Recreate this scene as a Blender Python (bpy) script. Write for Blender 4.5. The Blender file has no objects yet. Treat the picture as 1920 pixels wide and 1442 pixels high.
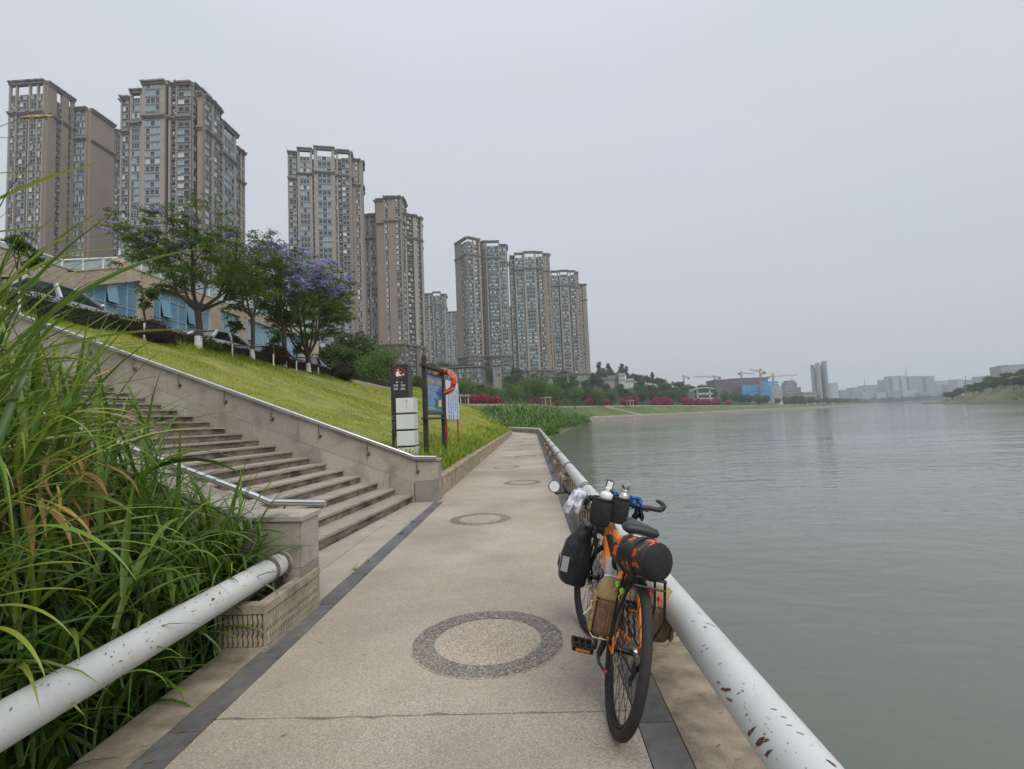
import bpy, bmesh, math, random
import numpy as np
from mathutils import Vector, Matrix, Euler
from math import sin, cos, pi, radians, sqrt, atan2

SC = bpy.context.scene
COL = SC.collection
random.seed(7)

# ------------------------------------------------------------------ camera
CAM_H = 1.4
FPX = 940.0
HAZE_D = 0.00029
c_right = Vector((0.99841712, 0.0376547, -0.04177763))
c_up = Vector((0.04422951, -0.06682383, 0.99678399))
c_fwd = Vector((-0.03474186, 0.99705401, 0.06838351))
cam_d = bpy.data.cameras.new("camera")
cam_d.sensor_width = 36.0
cam_d.lens = FPX / 1920.0 * 36.0
cam_d.clip_start = 0.05
cam_d.clip_end = 9000.0
cam = bpy.data.objects.new("camera", cam_d)
COL.objects.link(cam)
mw = Matrix.Identity(4)
for i in range(3):
    mw[i][0] = c_right[i]; mw[i][1] = c_up[i]; mw[i][2] = -c_fwd[i]
mw[2][3] = CAM_H
cam.matrix_world = mw
SC.camera = cam

# ------------------------------------------------------------------ sky and sun (overcast)
SUN_EL, SUN_AZ = radians(52), radians(150)
world = bpy.data.worlds.new("World")
SC.world = world
world.use_nodes = True
wt = world.node_tree
wt.nodes.clear()
wo = wt.nodes.new("ShaderNodeOutputWorld")
wb = wt.nodes.new("ShaderNodeBackground")
wb.inputs["Strength"].default_value = 0.1
sky = wt.nodes.new("ShaderNodeTexSky")
sky.sky_type = 'NISHITA'
sky.sun_disc = False
sky.sun_elevation = SUN_EL
sky.sun_rotation = SUN_AZ
sky.air_density = 1.5
sky.dust_density = 4.0
tc = wt.nodes.new("ShaderNodeTexCoord")
sx = wt.nodes.new("ShaderNodeSeparateXYZ")
wt.links.new(tc.outputs["Generated"], sx.inputs[0])
ns = wt.nodes.new("ShaderNodeTexNoise")
ns.inputs["Scale"].default_value = 1.6
ns.inputs["Detail"].default_value = 3.0
mp = wt.nodes.new("ShaderNodeMapping")
mp.inputs["Scale"].default_value = (1, 1, 2.6)
wt.links.new(tc.outputs["Generated"], mp.inputs[0])
wt.links.new(mp.outputs[0], ns.inputs["Vector"])
ad = wt.nodes.new("ShaderNodeMath"); ad.operation = 'MULTIPLY_ADD'
ad.inputs[1].default_value = 0.10
wt.links.new(ns.outputs["Fac"], ad.inputs[0])
wt.links.new(sx.outputs["Z"], ad.inputs[2])
rp = wt.nodes.new("ShaderNodeValToRGB")
el = rp.color_ramp.elements
el[0].position = 0.0; el[0].color = (0.36, 0.375, 0.385, 1)
el[1].position = 1.0; el[1].color = (0.61, 0.65, 0.71, 1)
e = el.new(0.25); e.color = (0.415, 0.435, 0.45, 1)
e = el.new(0.62); e.color = (0.475, 0.50, 0.54, 1)
wt.links.new(ad.outputs[0], rp.inputs[0])
vm = wt.nodes.new("ShaderNodeVectorMath"); vm.operation = 'SCALE'
vm.inputs["Scale"].default_value = 10.0
n_c = wt.nodes.new("ShaderNodeTexNoise"); n_c.inputs["Scale"].default_value = 2.2; n_c.inputs["Detail"].default_value = 2.0
mp_c = wt.nodes.new("ShaderNodeMapping"); mp_c.inputs["Location"].default_value = (3.1, 1.7, 0.4); mp_c.inputs["Scale"].default_value = (1, 1, 2.0)
wt.links.new(tc.outputs["Generated"], mp_c.inputs[0]); wt.links.new(mp_c.outputs[0], n_c.inputs["Vector"])
r_c = wt.nodes.new("ShaderNodeValToRGB"); r_c.color_ramp.elements[0].position = 0.35; r_c.color_ramp.elements[1].position = 0.65
r_c.color_ramp.elements[0].color = (0.975, 1.0, 0.975, 1); r_c.color_ramp.elements[1].color = (1.03, 0.995, 1.045, 1)
wt.links.new(n_c.outputs["Fac"], r_c.inputs[0])
m_c = wt.nodes.new("ShaderNodeMixRGB"); m_c.blend_type = 'MULTIPLY'; m_c.inputs["Fac"].default_value = 1.0
wt.links.new(rp.outputs["Color"], m_c.inputs["Color1"]); wt.links.new(r_c.outputs["Color"], m_c.inputs["Color2"])
wt.links.new(m_c.outputs[0], vm.inputs[0])
mx = wt.nodes.new("ShaderNodeMixRGB")
mx.inputs["Fac"].default_value = 0.93
wt.links.new(sky.outputs["Color"], mx.inputs["Color1"])
wt.links.new(vm.outputs[0], mx.inputs["Color2"])
wt.links.new(mx.outputs[0], wb.inputs["Color"])
wt.links.new(wb.outputs[0], wo.inputs["Surface"])

sun_d = bpy.data.lights.new("sun", 'SUN')
sun_d.energy = 1.5
sun_d.angle = radians(40)
sun_d.color = (1.0, 0.96, 0.9)
sun = bpy.data.objects.new("sun", sun_d)
COL.objects.link(sun)
sdir = Vector((sin(SUN_AZ) * cos(SUN_EL), cos(SUN_AZ) * cos(SUN_EL), sin(SUN_EL)))
sun.rotation_euler = sdir.to_track_quat('Z', 'Y').to_euler()

SC.view_settings.view_transform = 'Standard'
SC.view_settings.look = 'None'
SC.view_settings.gamma = 1.0
SC.view_settings.use_curve_mapping = False
SC.view_settings.exposure = 0.52
SC.render.engine = 'CYCLES'
SC.cycles.max_bounces = 8
SC.cycles.diffuse_bounces = 3
SC.cycles.glossy_bounces = 3
SC.cycles.transmission_bounces = 4
SC.cycles.volume_bounces = 1
SC.cycles.transparent_max_bounces = 8
SC.cycles.use_denoising = True

# ------------------------------------------------------------------ pixel ray helper (measuring the photograph)
def ray(px, py):
    return c_right * ((px - 960) / FPX) + c_up * ((721 - py) / FPX) + c_fwd
def to_px(p):
    d = Vector(p) - Vector((0, 0, CAM_H)); return 960 + FPX * d.dot(c_right) / d.dot(c_fwd)
def atY(px, py, Y):
    r = ray(px, py); t = Y / r.y
    return Vector((r.x * t, Y, CAM_H + r.z * t))
def atX(px, py, X):
    r = ray(px, py); t = X / r.x
    return Vector((X, r.y * t, CAM_H + r.z * t))

# ------------------------------------------------------------------ object helpers
def link(o, parent=None):
    COL.objects.link(o)
    if parent is not None:
        o.parent = parent
    return o
def tag(o, label=None, cat=None, group=None, kind=None):
    if label: o['label'] = label
    if cat: o['category'] = cat
    if group: o['group'] = group
    if kind: o['kind'] = kind
    return o
def thing(name, label, cat, loc=(0, 0, 0), rot=(0, 0, 0), group=None):
    o = bpy.data.objects.new(name, None)
    o.empty_display_size = 0.2
    o.location = loc; o.rotation_euler = rot
    link(o)
    return tag(o, label, cat, group)
def struct(o, kind='structure'):
    o['kind'] = kind
    return o
def copy_tree(o, parent=None, loc=None, rotz=None, scale=None):
    c = o.copy(); COL.objects.link(c)
    if parent is not None: c.parent = parent
    for ch in o.children:
        copy_tree(ch, c)
    if loc is not None: c.location = loc
    if rotz is not None: c.rotation_euler.z = rotz
    if scale is not None: c.scale = scale
    return c

class MB:
    """collects shapes, builds one mesh"""
    def __init__(self, T=None):
        self.v = []; self.f = []; self.m = []; self.T = T
    def add(self, vs, fs, m=0, T=None):
        b = len(self.v)
        for p in vs:
            p = Vector(p)
            if T is not None: p = T @ p
            if self.T is not None: p = self.T @ p
            self.v.append(p)
        for f in fs:
            self.f.append(tuple(i + b for i in f)); self.m.append(m)
        return self
    def box(self, x0, x1, y0, y1, z0, z1, m=0, T=None):
        vs = [(x0, y0, z0), (x1, y0, z0), (x1, y1, z0), (x0, y1, z0), (x0, y0, z1), (x1, y0, z1), (x1, y1, z1), (x0, y1, z1)]
        return self.add(vs, [(0, 3, 2, 1), (4, 5, 6, 7), (0, 1, 5, 4), (1, 2, 6, 5), (2, 3, 7, 6), (3, 0, 4, 7)], m, T)
    def hexa(self, b4, t4, m=0, T=None):
        return self.add(list(b4) + list(t4), [(0, 3, 2, 1), (4, 5, 6, 7), (0, 1, 5, 4), (1, 2, 6, 5), (2, 3, 7, 6), (3, 0, 4, 7)], m, T)
    def prism(self, poly, z0, z1, m=0, T=None):
        n = len(poly)
        vs = [(p[0], p[1], z0) for p in poly] + [(p[0], p[1], z1) for p in poly]
        fs = [tuple(range(n - 1, -1, -1)), tuple(range(n, 2 * n))]
        fs += [(i, (i + 1) % n, n + (i + 1) % n, n + i) for i in range(n)]
        return self.add(vs, fs, m, T)
    def tube(self, pts, r, n=8, m=0, T=None, cap=True, flat=1.0):
        pts = [Vector(p) for p in pts]
        rr = r if isinstance(r, (list, tuple)) else [r] * len(pts)
        vs = []; fs = []
        prev = None
        for i, p in enumerate(pts):
            if i == 0: d = pts[1] - pts[0]
            elif i == len(pts) - 1: d = pts[-1] - pts[-2]
            else: d = pts[i + 1] - pts[i - 1]
            d.normalize()
            if prev is None:
                a = Vector((0, 0, 1)) if abs(d.z) < 0.9 else Vector((0, 1, 0))
                u = d.cross(a).normalized()
            else:
                u = (prev - d * prev.dot(d)).normalized()
            prev = u
            w = d.cross(u)
            for k in range(n):
                an = 2 * pi * k / n
                vs.append(p + u * (cos(an) * rr[i]) + w * (sin(an) * rr[i] * flat))
        for i in range(len(pts) - 1):
            for k in range(n):
                a = i * n + k; b = i * n + (k + 1) % n
                fs.append((a, b, b + n, a + n))
        if cap:
            fs.append(tuple(range(n - 1, -1, -1)))
            fs.append(tuple(range((len(pts) - 1) * n, len(pts) * n)))
        return self.add(vs, fs, m, T)
    def lathe(self, prof, n=16, m=0, T=None, cap=True):
        vs = []; fs = []
        for r, z in prof:
            for k in range(n):
                a = 2 * pi * k / n
                vs.append((r * cos(a), r * sin(a), z))
        for i in range(len(prof) - 1):
            for k in range(n):
                a = i * n + k; b = i * n + (k + 1) % n
                fs.append((a, b, b + n, a + n))
        if cap:
            fs.append(tuple(range(n - 1, -1, -1)))
            fs.append(tuple(range((len(prof) - 1) * n, len(prof) * n)))
        return self.add(vs, fs, m, T)
    def torus(self, R, r, n=32, k=8, m=0, T=None, a0=0, a1=2 * pi, sq=None):
        full = abs(a1 - a0 - 2 * pi) < 1e-6
        vs = []; fs = []
        N = n if full else n + 1
        for i in range(N):
            a = a0 + (a1 - a0) * i / n
            for j in range(k):
                b = 2 * pi * j / k
                rx = r * cos(b); rz = (sq or r) * sin(b)
                vs.append(((R + rx) * cos(a), (R + rx) * sin(a), rz))
        for i in range(n):
            i2 = (i + 1) % N
            for j in range(k):
                fs.append((i * k + j, i2 * k + j, i2 * k + (j + 1) % k, i * k + (j + 1) % k))
        return self.add(vs, fs, m, T)
    def ell(self, c, r, n=12, k=8, m=0, T=None, jit=0.0):
        vs = [(c[0], c[1], c[2] - r[2])]; fs = []
        for i in range(1, k):
            ph = -pi / 2 + pi * i / k
            for j in range(n):
                a = 2 * pi * j / n
                q = 1 + random.uniform(-jit, jit)
                vs.append((c[0] + r[0] * cos(ph) * cos(a) * q, c[1] + r[1] * cos(ph) * sin(a) * q, c[2] + r[2] * sin(ph) * q))
        vs.append((c[0], c[1], c[2] + r[2]))
        for j in range(n):
            fs.append((0, 1 + (j + 1) % n, 1 + j))
        for i in range(k - 2):
            for j in range(n):
                a = 1 + i * n + j; b = 1 + i * n + (j + 1) % n
                fs.append((a, b, b + n, a + n))
        t = len(vs) - 1; o = 1 + (k - 2) * n
        for j in range(n):
            fs.append((o + j, o + (j + 1) % n, t))
        return self.add(vs, fs, m, T)
    def mesh(self, name, mats, smooth=None, fix=True):
        me = bpy.data.meshes.new(name)
        me.from_pydata([tuple(p) for p in self.v], [], self.f)
        for mt in (mats if isinstance(mats, (list, tuple)) else [mats]):
            me.materials.append(mt)
        if any(self.m):
            me.polygons.foreach_set('material_index', self.m)
        if fix and len(self.f) < 60000:
            bm = bmesh.new(); bm.from_mesh(me)
            bmesh.ops.recalc_face_normals(bm, faces=bm.faces)
            bm.to_mesh(me); bm.free()
        if smooth is not None:
            me.polygons.foreach_set('use_smooth', [True] * len(me.polygons))
            me.set_sharp_from_angle(angle=radians(smooth))
        me.update()
        return me
    def build(self, name, mats, parent=None, loc=None, rot=None, smooth=None, bevel=0, fix=True):
        me = self.mesh(name, mats, smooth, fix)
        o = bpy.data.objects.new(name, me)
        link(o, parent)
        if loc is not None: o.location = loc
        if rot is not None: o.rotation_euler = rot
        if bevel:
            bv = o.modifiers.new('bevel', 'BEVEL')
            bv.width = bevel; bv.segments = 2; bv.limit_method = 'ANGLE'
        return o

def np_mesh(name, V, F, mats, midx=None, attr=None, smooth=False):
    """fast mesh from arrays; F is (n,3) or (n,4)"""
    me = bpy.data.meshes.new(name)
    k = F.shape[1]
    me.vertices.add(len(V)); me.vertices.foreach_set('co', np.ascontiguousarray(V, dtype=np.float32).ravel())
    me.loops.add(F.size); me.loops.foreach_set('vertex_index', np.ascontiguousarray(F, dtype=np.int32).ravel())
    me.polygons.add(len(F))
    me.polygons.foreach_set('loop_start', np.arange(0, F.size, k, dtype=np.int32))
    for mt in (mats if isinstance(mats, (list, tuple)) else [mats]):
        me.materials.append(mt)
    if midx is not None:
        me.polygons.foreach_set('material_index', np.ascontiguousarray(midx, dtype=np.int32))
    if smooth:
        me.polygons.foreach_set('use_smooth', np.ones(len(F), dtype=bool))
    if attr is not None:
        for nm, arr in attr.items():
            a = me.attributes.new(nm, 'FLOAT', 'POINT')
            a.data.foreach_set('value', np.ascontiguousarray(arr, dtype=np.float32))
    me.update(calc_edges=True)
    return me
def np_obj(name, me, parent=None, loc=None):
    o = bpy.data.objects.new(name, me)
    link(o, parent)
    if loc is not None: o.location = loc
    return o

# ------------------------------------------------------------------ materials
def nodes_of(m):
    nt = m.node_tree
    return nt, nt.nodes["Principled BSDF"]
def set_spec(b, v):
    if "Specular IOR Level" in b.inputs: b.inputs["Specular IOR Level"].default_value = v
_MC = {}
def mat(name, base, rough=0.7, metal=0.0, var=0.12, scale=4.0, bump=0.0, bscale=60.0, spec=0.5, rnd=0.0, dirt=None, dscale=1.5, dlo=0.5, dhi=0.72, streak=None):
    """plain procedural material: base colour with noise variation, optional per-object variation, stains, bump"""
    if name in _MC: return _MC[name]
    m = bpy.data.materials.new(name); m.use_nodes = True
    nt, b = nodes_of(m)
    N = nt.nodes; L = nt.links
    b.inputs["Roughness"].default_value = rough
    b.inputs["Metallic"].default_value = metal
    set_spec(b, spec)
    tcn = N.new("ShaderNodeTexCoord")
    n1 = N.new("ShaderNodeTexNoise"); n1.inputs["Scale"].default_value = scale; n1.inputs["Detail"].default_value = 6
    L.new(tcn.outputs["Object"], n1.inputs["Vector"])
    r = N.new("ShaderNodeValToRGB")
    r.color_ramp.elements[0].position = 0.3; r.color_ramp.elements[1].position = 0.7
    r.color_ramp.elements[0].color = tuple(c * (1 - var) for c in base) + (1,)
    r.color_ramp.elements[1].color = tuple(min(1, c * (1 + var)) for c in base) + (1,)
    L.new(n1.outputs["Fac"], r.inputs[0])
    out = r.outputs[0]
    if rnd > 0:
        oi = N.new("ShaderNodeObjectInfo")
        mr = N.new("ShaderNodeMapRange"); mr.inputs[3].default_value = 1 - rnd; mr.inputs[4].default_value = 1 + rnd
        L.new(oi.outputs["Random"], mr.inputs[0])
        vmu = N.new("ShaderNodeVectorMath"); vmu.operation = 'SCALE'
        L.new(out, vmu.inputs[0]); L.new(mr.outputs[0], vmu.inputs["Scale"])
        out = vmu.outputs[0]
    if dirt is not None:
        n2 = N.new("ShaderNodeTexNoise"); n2.inputs["Scale"].default_value = dscale; n2.inputs["Detail"].default_value = 8
        n2.inputs["Roughness"].default_value = 0.65
        if streak:
            mpn = N.new("ShaderNodeMapping"); mpn.inputs["Scale"].default_value = streak
            L.new(tcn.outputs["Object"], mpn.inputs[0]); L.new(mpn.outputs[0], n2.inputs["Vector"])
        else:
            L.new(tcn.outputs["Object"], n2.inputs["Vector"])
        r2 = N.new("ShaderNodeValToRGB")
        r2.color_ramp.elements[0].position = dlo; r2.color_ramp.elements[1].position = dhi
        L.new(n2.outputs["Fac"], r2.inputs[0])
        mxn = N.new("ShaderNodeMixRGB"); mxn.inputs[2].default_value = tuple(dirt) + (1,)
        L.new(r2.outputs[0], mxn.inputs[0]); L.new(out, mxn.inputs[1])
        out = mxn.outputs[0]
    L.new(out, b.inputs["Base Color"])
    if bump > 0:
        n3 = N.new("ShaderNodeTexNoise"); n3.inputs["Scale"].default_value = bscale; n3.inputs["Detail"].default_value = 4
        L.new(tcn.outputs["Object"], n3.inputs["Vector"])
        bp = N.new("ShaderNodeBump"); bp.inputs["Strength"].default_value = bump; bp.inputs["Distance"].default_value = 0.01
        L.new(n3.outputs["Fac"], bp.inputs["Height"])
        L.new(bp.outputs[0], b.inputs["Normal"])
    _MC[name] = m
    return m

def leaf_mat(name, cols, trans=0.35, rough=0.55, attr='v', spec=0.3):
    """foliage: colour picked per leaf from a ramp by the leaf's own number, part of the light passes through"""
    if name in _MC: return _MC[name]
    m = bpy.data.materials.new(name); m.use_nodes = True
    nt, b = nodes_of(m)
    N = nt.nodes; L = nt.links
    at = N.new("ShaderNodeAttribute"); at.attribute_name = attr
    r = N.new("ShaderNodeValToRGB")
    el = r.color_ramp.elements
    el[0].position = 0; el[0].color = tuple(cols[0]) + (1,)
    el[1].position = 1; el[1].color = tuple(cols[-1]) + (1,)
    for i, c in enumerate(cols[1:-1]):
        q = el.new((i + 1) / (len(cols) - 1)); q.color = tuple(c) + (1,)
    L.new(at.outputs["Fac"], r.inputs[0])
    L.new(r.outputs[0], b.inputs["Base Color"])
    b.inputs["Roughness"].default_value = rough
    set_spec(b, spec)
    if trans > 0:
        tr = N.new("ShaderNodeBsdfTranslucent")
        mixs = N.new("ShaderNodeMixShader"); mixs.inputs[0].default_value = trans
        L.new(r.outputs[0], tr.inputs["Color"])
        L.new(b.outputs[0], mixs.inputs[1]); L.new(tr.outputs[0], mixs.inputs[2])
        L.new(mixs.outputs[0], N["Material Output"].inputs["Surface"])
    _MC[name] = m
    return m

# ================================================================== MATERIALS OF THE GROUND
def aggregate(name, cols, scale=140, rough=0.85, stain=(0.2, 0.17, 0.13), stain_amt=0.35, bump=0.35):
    m = bpy.data.materials.new(name); m.use_nodes = True
    nt, b = nodes_of(m); N = nt.nodes; L = nt.links
    b.inputs["Roughness"].default_value = rough; set_spec(b, 0.3)
    g = N.new("ShaderNodeNewGeometry")
    vo = N.new("ShaderNodeTexVoronoi"); vo.inputs["Scale"].default_value = scale
    L.new(g.outputs["Position"], vo.inputs["Vector"])
    sp = N.new("ShaderNodeSeparateColor"); L.new(vo.outputs["Color"], sp.inputs[0])
    r = N.new("ShaderNodeValToRGB"); el = r.color_ramp.elements
    el[0].position = 0; el[0].color = tuple(cols[0]) + (1,)
    el[1].position = 1; el[1].color = tuple(cols[-1]) + (1,)
    for i, c in enumerate(cols[1:-1]):
        q = el.new((i + 1) / (len(cols) - 1)); q.color = tuple(c) + (1,)
    L.new(sp.outputs[0], r.inputs[0])
    n2 = N.new("ShaderNodeTexNoise"); n2.inputs["Scale"].default_value = 0.9; n2.inputs["Detail"].default_value = 9; n2.inputs["Roughness"].default_value = 0.62
    L.new(g.outputs["Position"], n2.inputs["Vector"])
    r2 = N.new("ShaderNodeValToRGB"); r2.color_ramp.elements[0].position = 0.42; r2.color_ramp.elements[1].position = 0.72
    r2.color_ramp.elements[1].color = (stain_amt,) * 3 + (1,)
    L.new(n2.outputs["Fac"], r2.inputs[0])
    mixn = N.new("ShaderNodeMixRGB"); mixn.inputs[2].default_value = tuple(stain) + (1,)
    L.new(r2.outputs[0], mixn.inputs[0]); L.new(r.outputs[0], mixn.inputs[1])
    n4 = N.new("ShaderNodeTexNoise"); n4.inputs["Scale"].default_value = 5.5; n4.inputs["Detail"].default_value = 10; n4.inputs["Roughness"].default_value = 0.75
    L.new(g.outputs["Position"], n4.inputs["Vector"])
    r4 = N.new("ShaderNodeValToRGB"); r4.color_ramp.elements[0].position = 0.66; r4.color_ramp.elements[1].position = 0.74
    r4.color_ramp.elements[1].color = (0.55, 0.55, 0.55, 1)
    L.new(n4.outputs["Fac"], r4.inputs[0])
    mix2 = N.new("ShaderNodeMixRGB"); mix2.inputs[2].default_value = (0.12, 0.09, 0.06, 1)
    L.new(r4.outputs[0], mix2.inputs[0]); L.new(mixn.outputs[0], mix2.inputs[1])
    n5 = N.new("ShaderNodeTexNoise"); n5.inputs["Scale"].default_value = 0.55; n5.inputs["Detail"].default_value = 7; n5.inputs["Roughness"].default_value = 0.6
    mp5 = N.new("ShaderNodeMapping"); mp5.inputs["Location"].default_value = (7, 3, 1); L.new(g.outputs["Position"], mp5.inputs[0]); L.new(mp5.outputs[0], n5.inputs["Vector"])
    mr5 = N.new("ShaderNodeMapRange"); mr5.inputs[1].default_value = 0.3; mr5.inputs[2].default_value = 0.7; mr5.inputs[3].default_value = 0.74; mr5.inputs[4].default_value = 1.22
    L.new(n5.outputs["Fac"], mr5.inputs[0])
    sc5 = N.new("ShaderNodeVectorMath"); sc5.operation = 'SCALE'; L.new(mix2.outputs[0], sc5.inputs[0]); L.new(mr5.outputs[0], sc5.inputs["Scale"])
    L.new(sc5.outputs[0], b.inputs["Base Color"])
    bp = N.new("ShaderNodeBump"); bp.inputs["Strength"].default_value = bump; bp.inputs["Distance"].default_value = 0.004
    L.new(vo.outputs["Distance"], bp.inputs["Height"]); L.new(bp.outputs[0], b.inputs["Normal"])
    return m
m_slab = aggregate("exposed_aggregate", [(0.235, 0.20, 0.158), (0.335, 0.288, 0.232), (0.375, 0.326, 0.266), (0.405, 0.357, 0.295), (0.50, 0.45, 0.385)], 200, stain=(0.27, 0.225, 0.165), stain_amt=0.55)
m_ring = aggregate("dark_pebble_wash", [(0.06, 0.054, 0.047), (0.11, 0.098, 0.085), (0.17, 0.152, 0.13), (0.21, 0.187, 0.16), (0.38, 0.345, 0.295)], 110, stain=(0.3, 0.27, 0.22), stain_amt=0.45, bump=0.6)
m_ringc = aggregate("pale_pebble_wash", [(0.14, 0.11, 0.085), (0.30, 0.25, 0.19), (0.36, 0.305, 0.24), (0.41, 0.35, 0.28), (0.52, 0.45, 0.37)], 170, stain=(0.40, 0.36, 0.30), stain_amt=0.45)
m_tile = mat("dark_slate", (0.098, 0.097, 0.096), 0.6, var=0.25, scale=9, rnd=0.18, dirt=(0.24, 0.21, 0.17), dscale=3.2, dlo=0.45, dhi=0.8, bump=0.15)
m_edge = mat("stained_concrete", (0.285, 0.235, 0.175), 0.9, var=0.25, scale=7, dirt=(0.14, 0.11, 0.078), dscale=3.6, dlo=0.46, dhi=0.66, bump=0.5, bscale=90)
m_land = mat("landing_stone", (0.335, 0.295, 0.24), 0.85, var=0.12, scale=5, rnd=0.06, dirt=(0.24, 0.20, 0.155), dscale=2.5, dlo=.5, dhi=.75, bump=.2, bscale=140)
m_base = mat("wet_concrete", (0.16, 0.14, 0.11), 0.9, var=0.25, scale=2, dirt=(0.06, 0.055, 0.04), dscale=1.2)
m_kerb = mat("kerb_stone", (0.32, 0.26, 0.18), 0.9, var=0.2, scale=5, rnd=0.12, dirt=(0.15, 0.11, 0.07), dscale=3, bump=0.5, bscale=40)
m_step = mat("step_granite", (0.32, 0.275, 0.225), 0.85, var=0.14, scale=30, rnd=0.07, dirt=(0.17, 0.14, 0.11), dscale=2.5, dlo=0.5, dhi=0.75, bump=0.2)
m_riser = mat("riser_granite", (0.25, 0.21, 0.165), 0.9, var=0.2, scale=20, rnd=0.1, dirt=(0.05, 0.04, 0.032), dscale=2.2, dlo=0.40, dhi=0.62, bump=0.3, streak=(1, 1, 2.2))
m_wallst = mat("wall_granite", (0.32, 0.295, 0.25), 0.8, var=0.16, scale=60, rnd=0.2, dirt=(0.15, 0.135, 0.105), dscale=1.7, dlo=0.46, dhi=0.72, bump=0.15, bscale=150)
m_joint = mat("dark_joint", (0.10, 0.085, 0.07), 0.95, var=0.2)
m_steel = mat("brushed_steel", (0.62, 0.63, 0.64), 0.28, 1.0, var=0.06, scale=8)
m_brkt = mat("bracket_metal", (0.20, 0.16, 0.12), 0.45, 0.8, var=0.2, scale=20)
m_soil = mat("dark_soil", (0.045, 0.035, 0.024), 0.95, var=0.4, scale=6, bump=0.9, bscale=25)
m_asph = mat("asphalt", (0.06, 0.06, 0.062), 0.9, var=0.15, scale=8, bump=0.3)

# painted pipe: white paint with chips and rust
def paint_pipe():
    m = bpy.data.materials.new("chipped_white_paint"); m.use_nodes = True
    nt, b = nodes_of(m); N = nt.nodes; L = nt.links
    b.inputs["Roughness"].default_value = 0.42
    g = N.new("ShaderNodeNewGeometry")
    def noise(scale, det=4, mp=None, ro=0.5):
        n = N.new("ShaderNodeTexNoise"); n.inputs["Scale"].default_value = scale; n.inputs["Detail"].default_value = det; n.inputs["Roughness"].default_value = ro
        if mp:
            q = N.new("ShaderNodeMapping"); q.inputs["Scale"].default_value = mp; q.inputs["Rotation"].default_value = (0.4, 0.3, 0.5)
            L.new(g.outputs["Position"], q.inputs[0]); L.new(q.outputs[0], n.inputs["Vector"])
        else: L.new(g.outputs["Position"], n.inputs["Vector"])
        return n
    def ramp(src, a, bb, v=1.0):
        r = N.new("ShaderNodeValToRGB"); r.color_ramp.elements[0].position = a; r.color_ramp.elements[1].position = bb
        r.color_ramp.elements[1].color = (v, v, v, 1)
        L.new(src, r.inputs[0]); return r
    def over(base, fac, col):
        x = N.new("ShaderNodeMixRGB"); x.inputs[2].default_value = tuple(col) + (1,)
        L.new(fac, x.inputs[0]); L.new(base, x.inputs[1]); return x.outputs[0]
    r0 = N.new("ShaderNodeValToRGB"); r0.color_ramp.elements[0].color = (0.47, 0.485, 0.475, 1); r0.color_ramp.elements[1].color = (0.63, 0.64, 0.63, 1)
    L.new(noise(2.5, 5).outputs["Fac"], r0.inputs[0])
    c = r0.outputs[0]
    c = over(c, ramp(noise(3.0, 8, ro=0.7).outputs["Fac"], 0.52, 0.74, 0.6).outputs[0], (0.44, 0.40, 0.31))
    # small chips only where a larger noise allows them
    chips = ramp(noise(85, 3, (1.0, 0.45, 1.0)).outputs["Fac"], 0.66, 0.695)
    area = ramp(noise(2.6, 3).outputs["Fac"], 0.47, 0.56)
    mu = N.new("ShaderNodeMath"); mu.operation = 'MULTIPLY'
    L.new(chips.outputs[0], mu.inputs[0]); L.new(area.outputs[0], mu.inputs[1])
    c = over(c, mu.outputs[0], (0.09, 0.085, 0.08))
    rust = ramp(noise(9, 8, (1.3, 0.55, 1.3), 0.65).outputs["Fac"], 0.71, 0.73)
    area2 = ramp(noise(1.3, 2).outputs["Fac"], 0.50, 0.60)
    mu2 = N.new("ShaderNodeMath"); mu2.operation = 'MULTIPLY'
    L.new(rust.outputs[0], mu2.inputs[0]); L.new(area2.outputs[0], mu2.inputs[1])
    c = over(c, mu2.outputs[0], (0.13, 0.045, 0.02))
    L.new(c, b.inputs["Base Color"])
    bp = N.new("ShaderNodeBump"); bp.inputs["Strength"].default_value = 0.25; bp.inputs["Distance"].default_value = 0.003; bp.invert = True
    L.new(mu.outputs[0], bp.inputs["Height"]); L.new(bp.outputs[0], b.inputs["Normal"])
    return m
m_pipe = paint_pipe()
m_rust = mat("rusty_iron", (0.17, 0.12, 0.09), 0.75, 0.3, var=0.35, scale=14, bump=0.4)

# ================================================================== THE PATH
PX0, PX1 = -1.60, 0.42          # slab edges
base = MB()
base.box(-2.03, 0.95, -4, 44.0, -2.2, -0.10)
base.prism([(0.95, 44.0), (-2.1, 57.5), (-5.4, 57.5), (-2.03, 44.0)], -2.2, -0.10)
path = struct(base.build("path", m_base))
joints = [-4.0, 2.49, 9.0, 15.5, 22.0, 28.5, 35.0, 44.0]
def rough_slab(x0, x1, y0, y1, n=26):
    """slab with slightly broken edges along its joints"""
    b = MB(); rs = random.Random(int(y0 * 10) + 3)
    lo = [(x0 + (x1 - x0) * i / n, y0 + 0.004 + rs.uniform(-0.0015, 0.004) + (rs.random() < 0.12) * rs.uniform(0, 0.02)) for i in range(n + 1)]
    hi = [(x1 - (x1 - x0) * i / n, y1 - 0.004 - rs.uniform(-0.0015, 0.004) - (rs.random() < 0.12) * rs.uniform(0, 0.02)) for i in range(n + 1)]
    b.prism(lo + hi, -0.1, 0.0)
    return b
for a, b_ in zip(joints[:-1], joints[1:]):
    rough_slab(PX0, PX1, a, b_).build("slab", m_slab, path)
s = MB(); s.prism([(0.95, 44.01), (-2.1, 57.4), (-5.3, 57.4), (-1.98, 44.01)], -0.1, -0.001); s.build("slab", m_slab, path)
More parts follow.
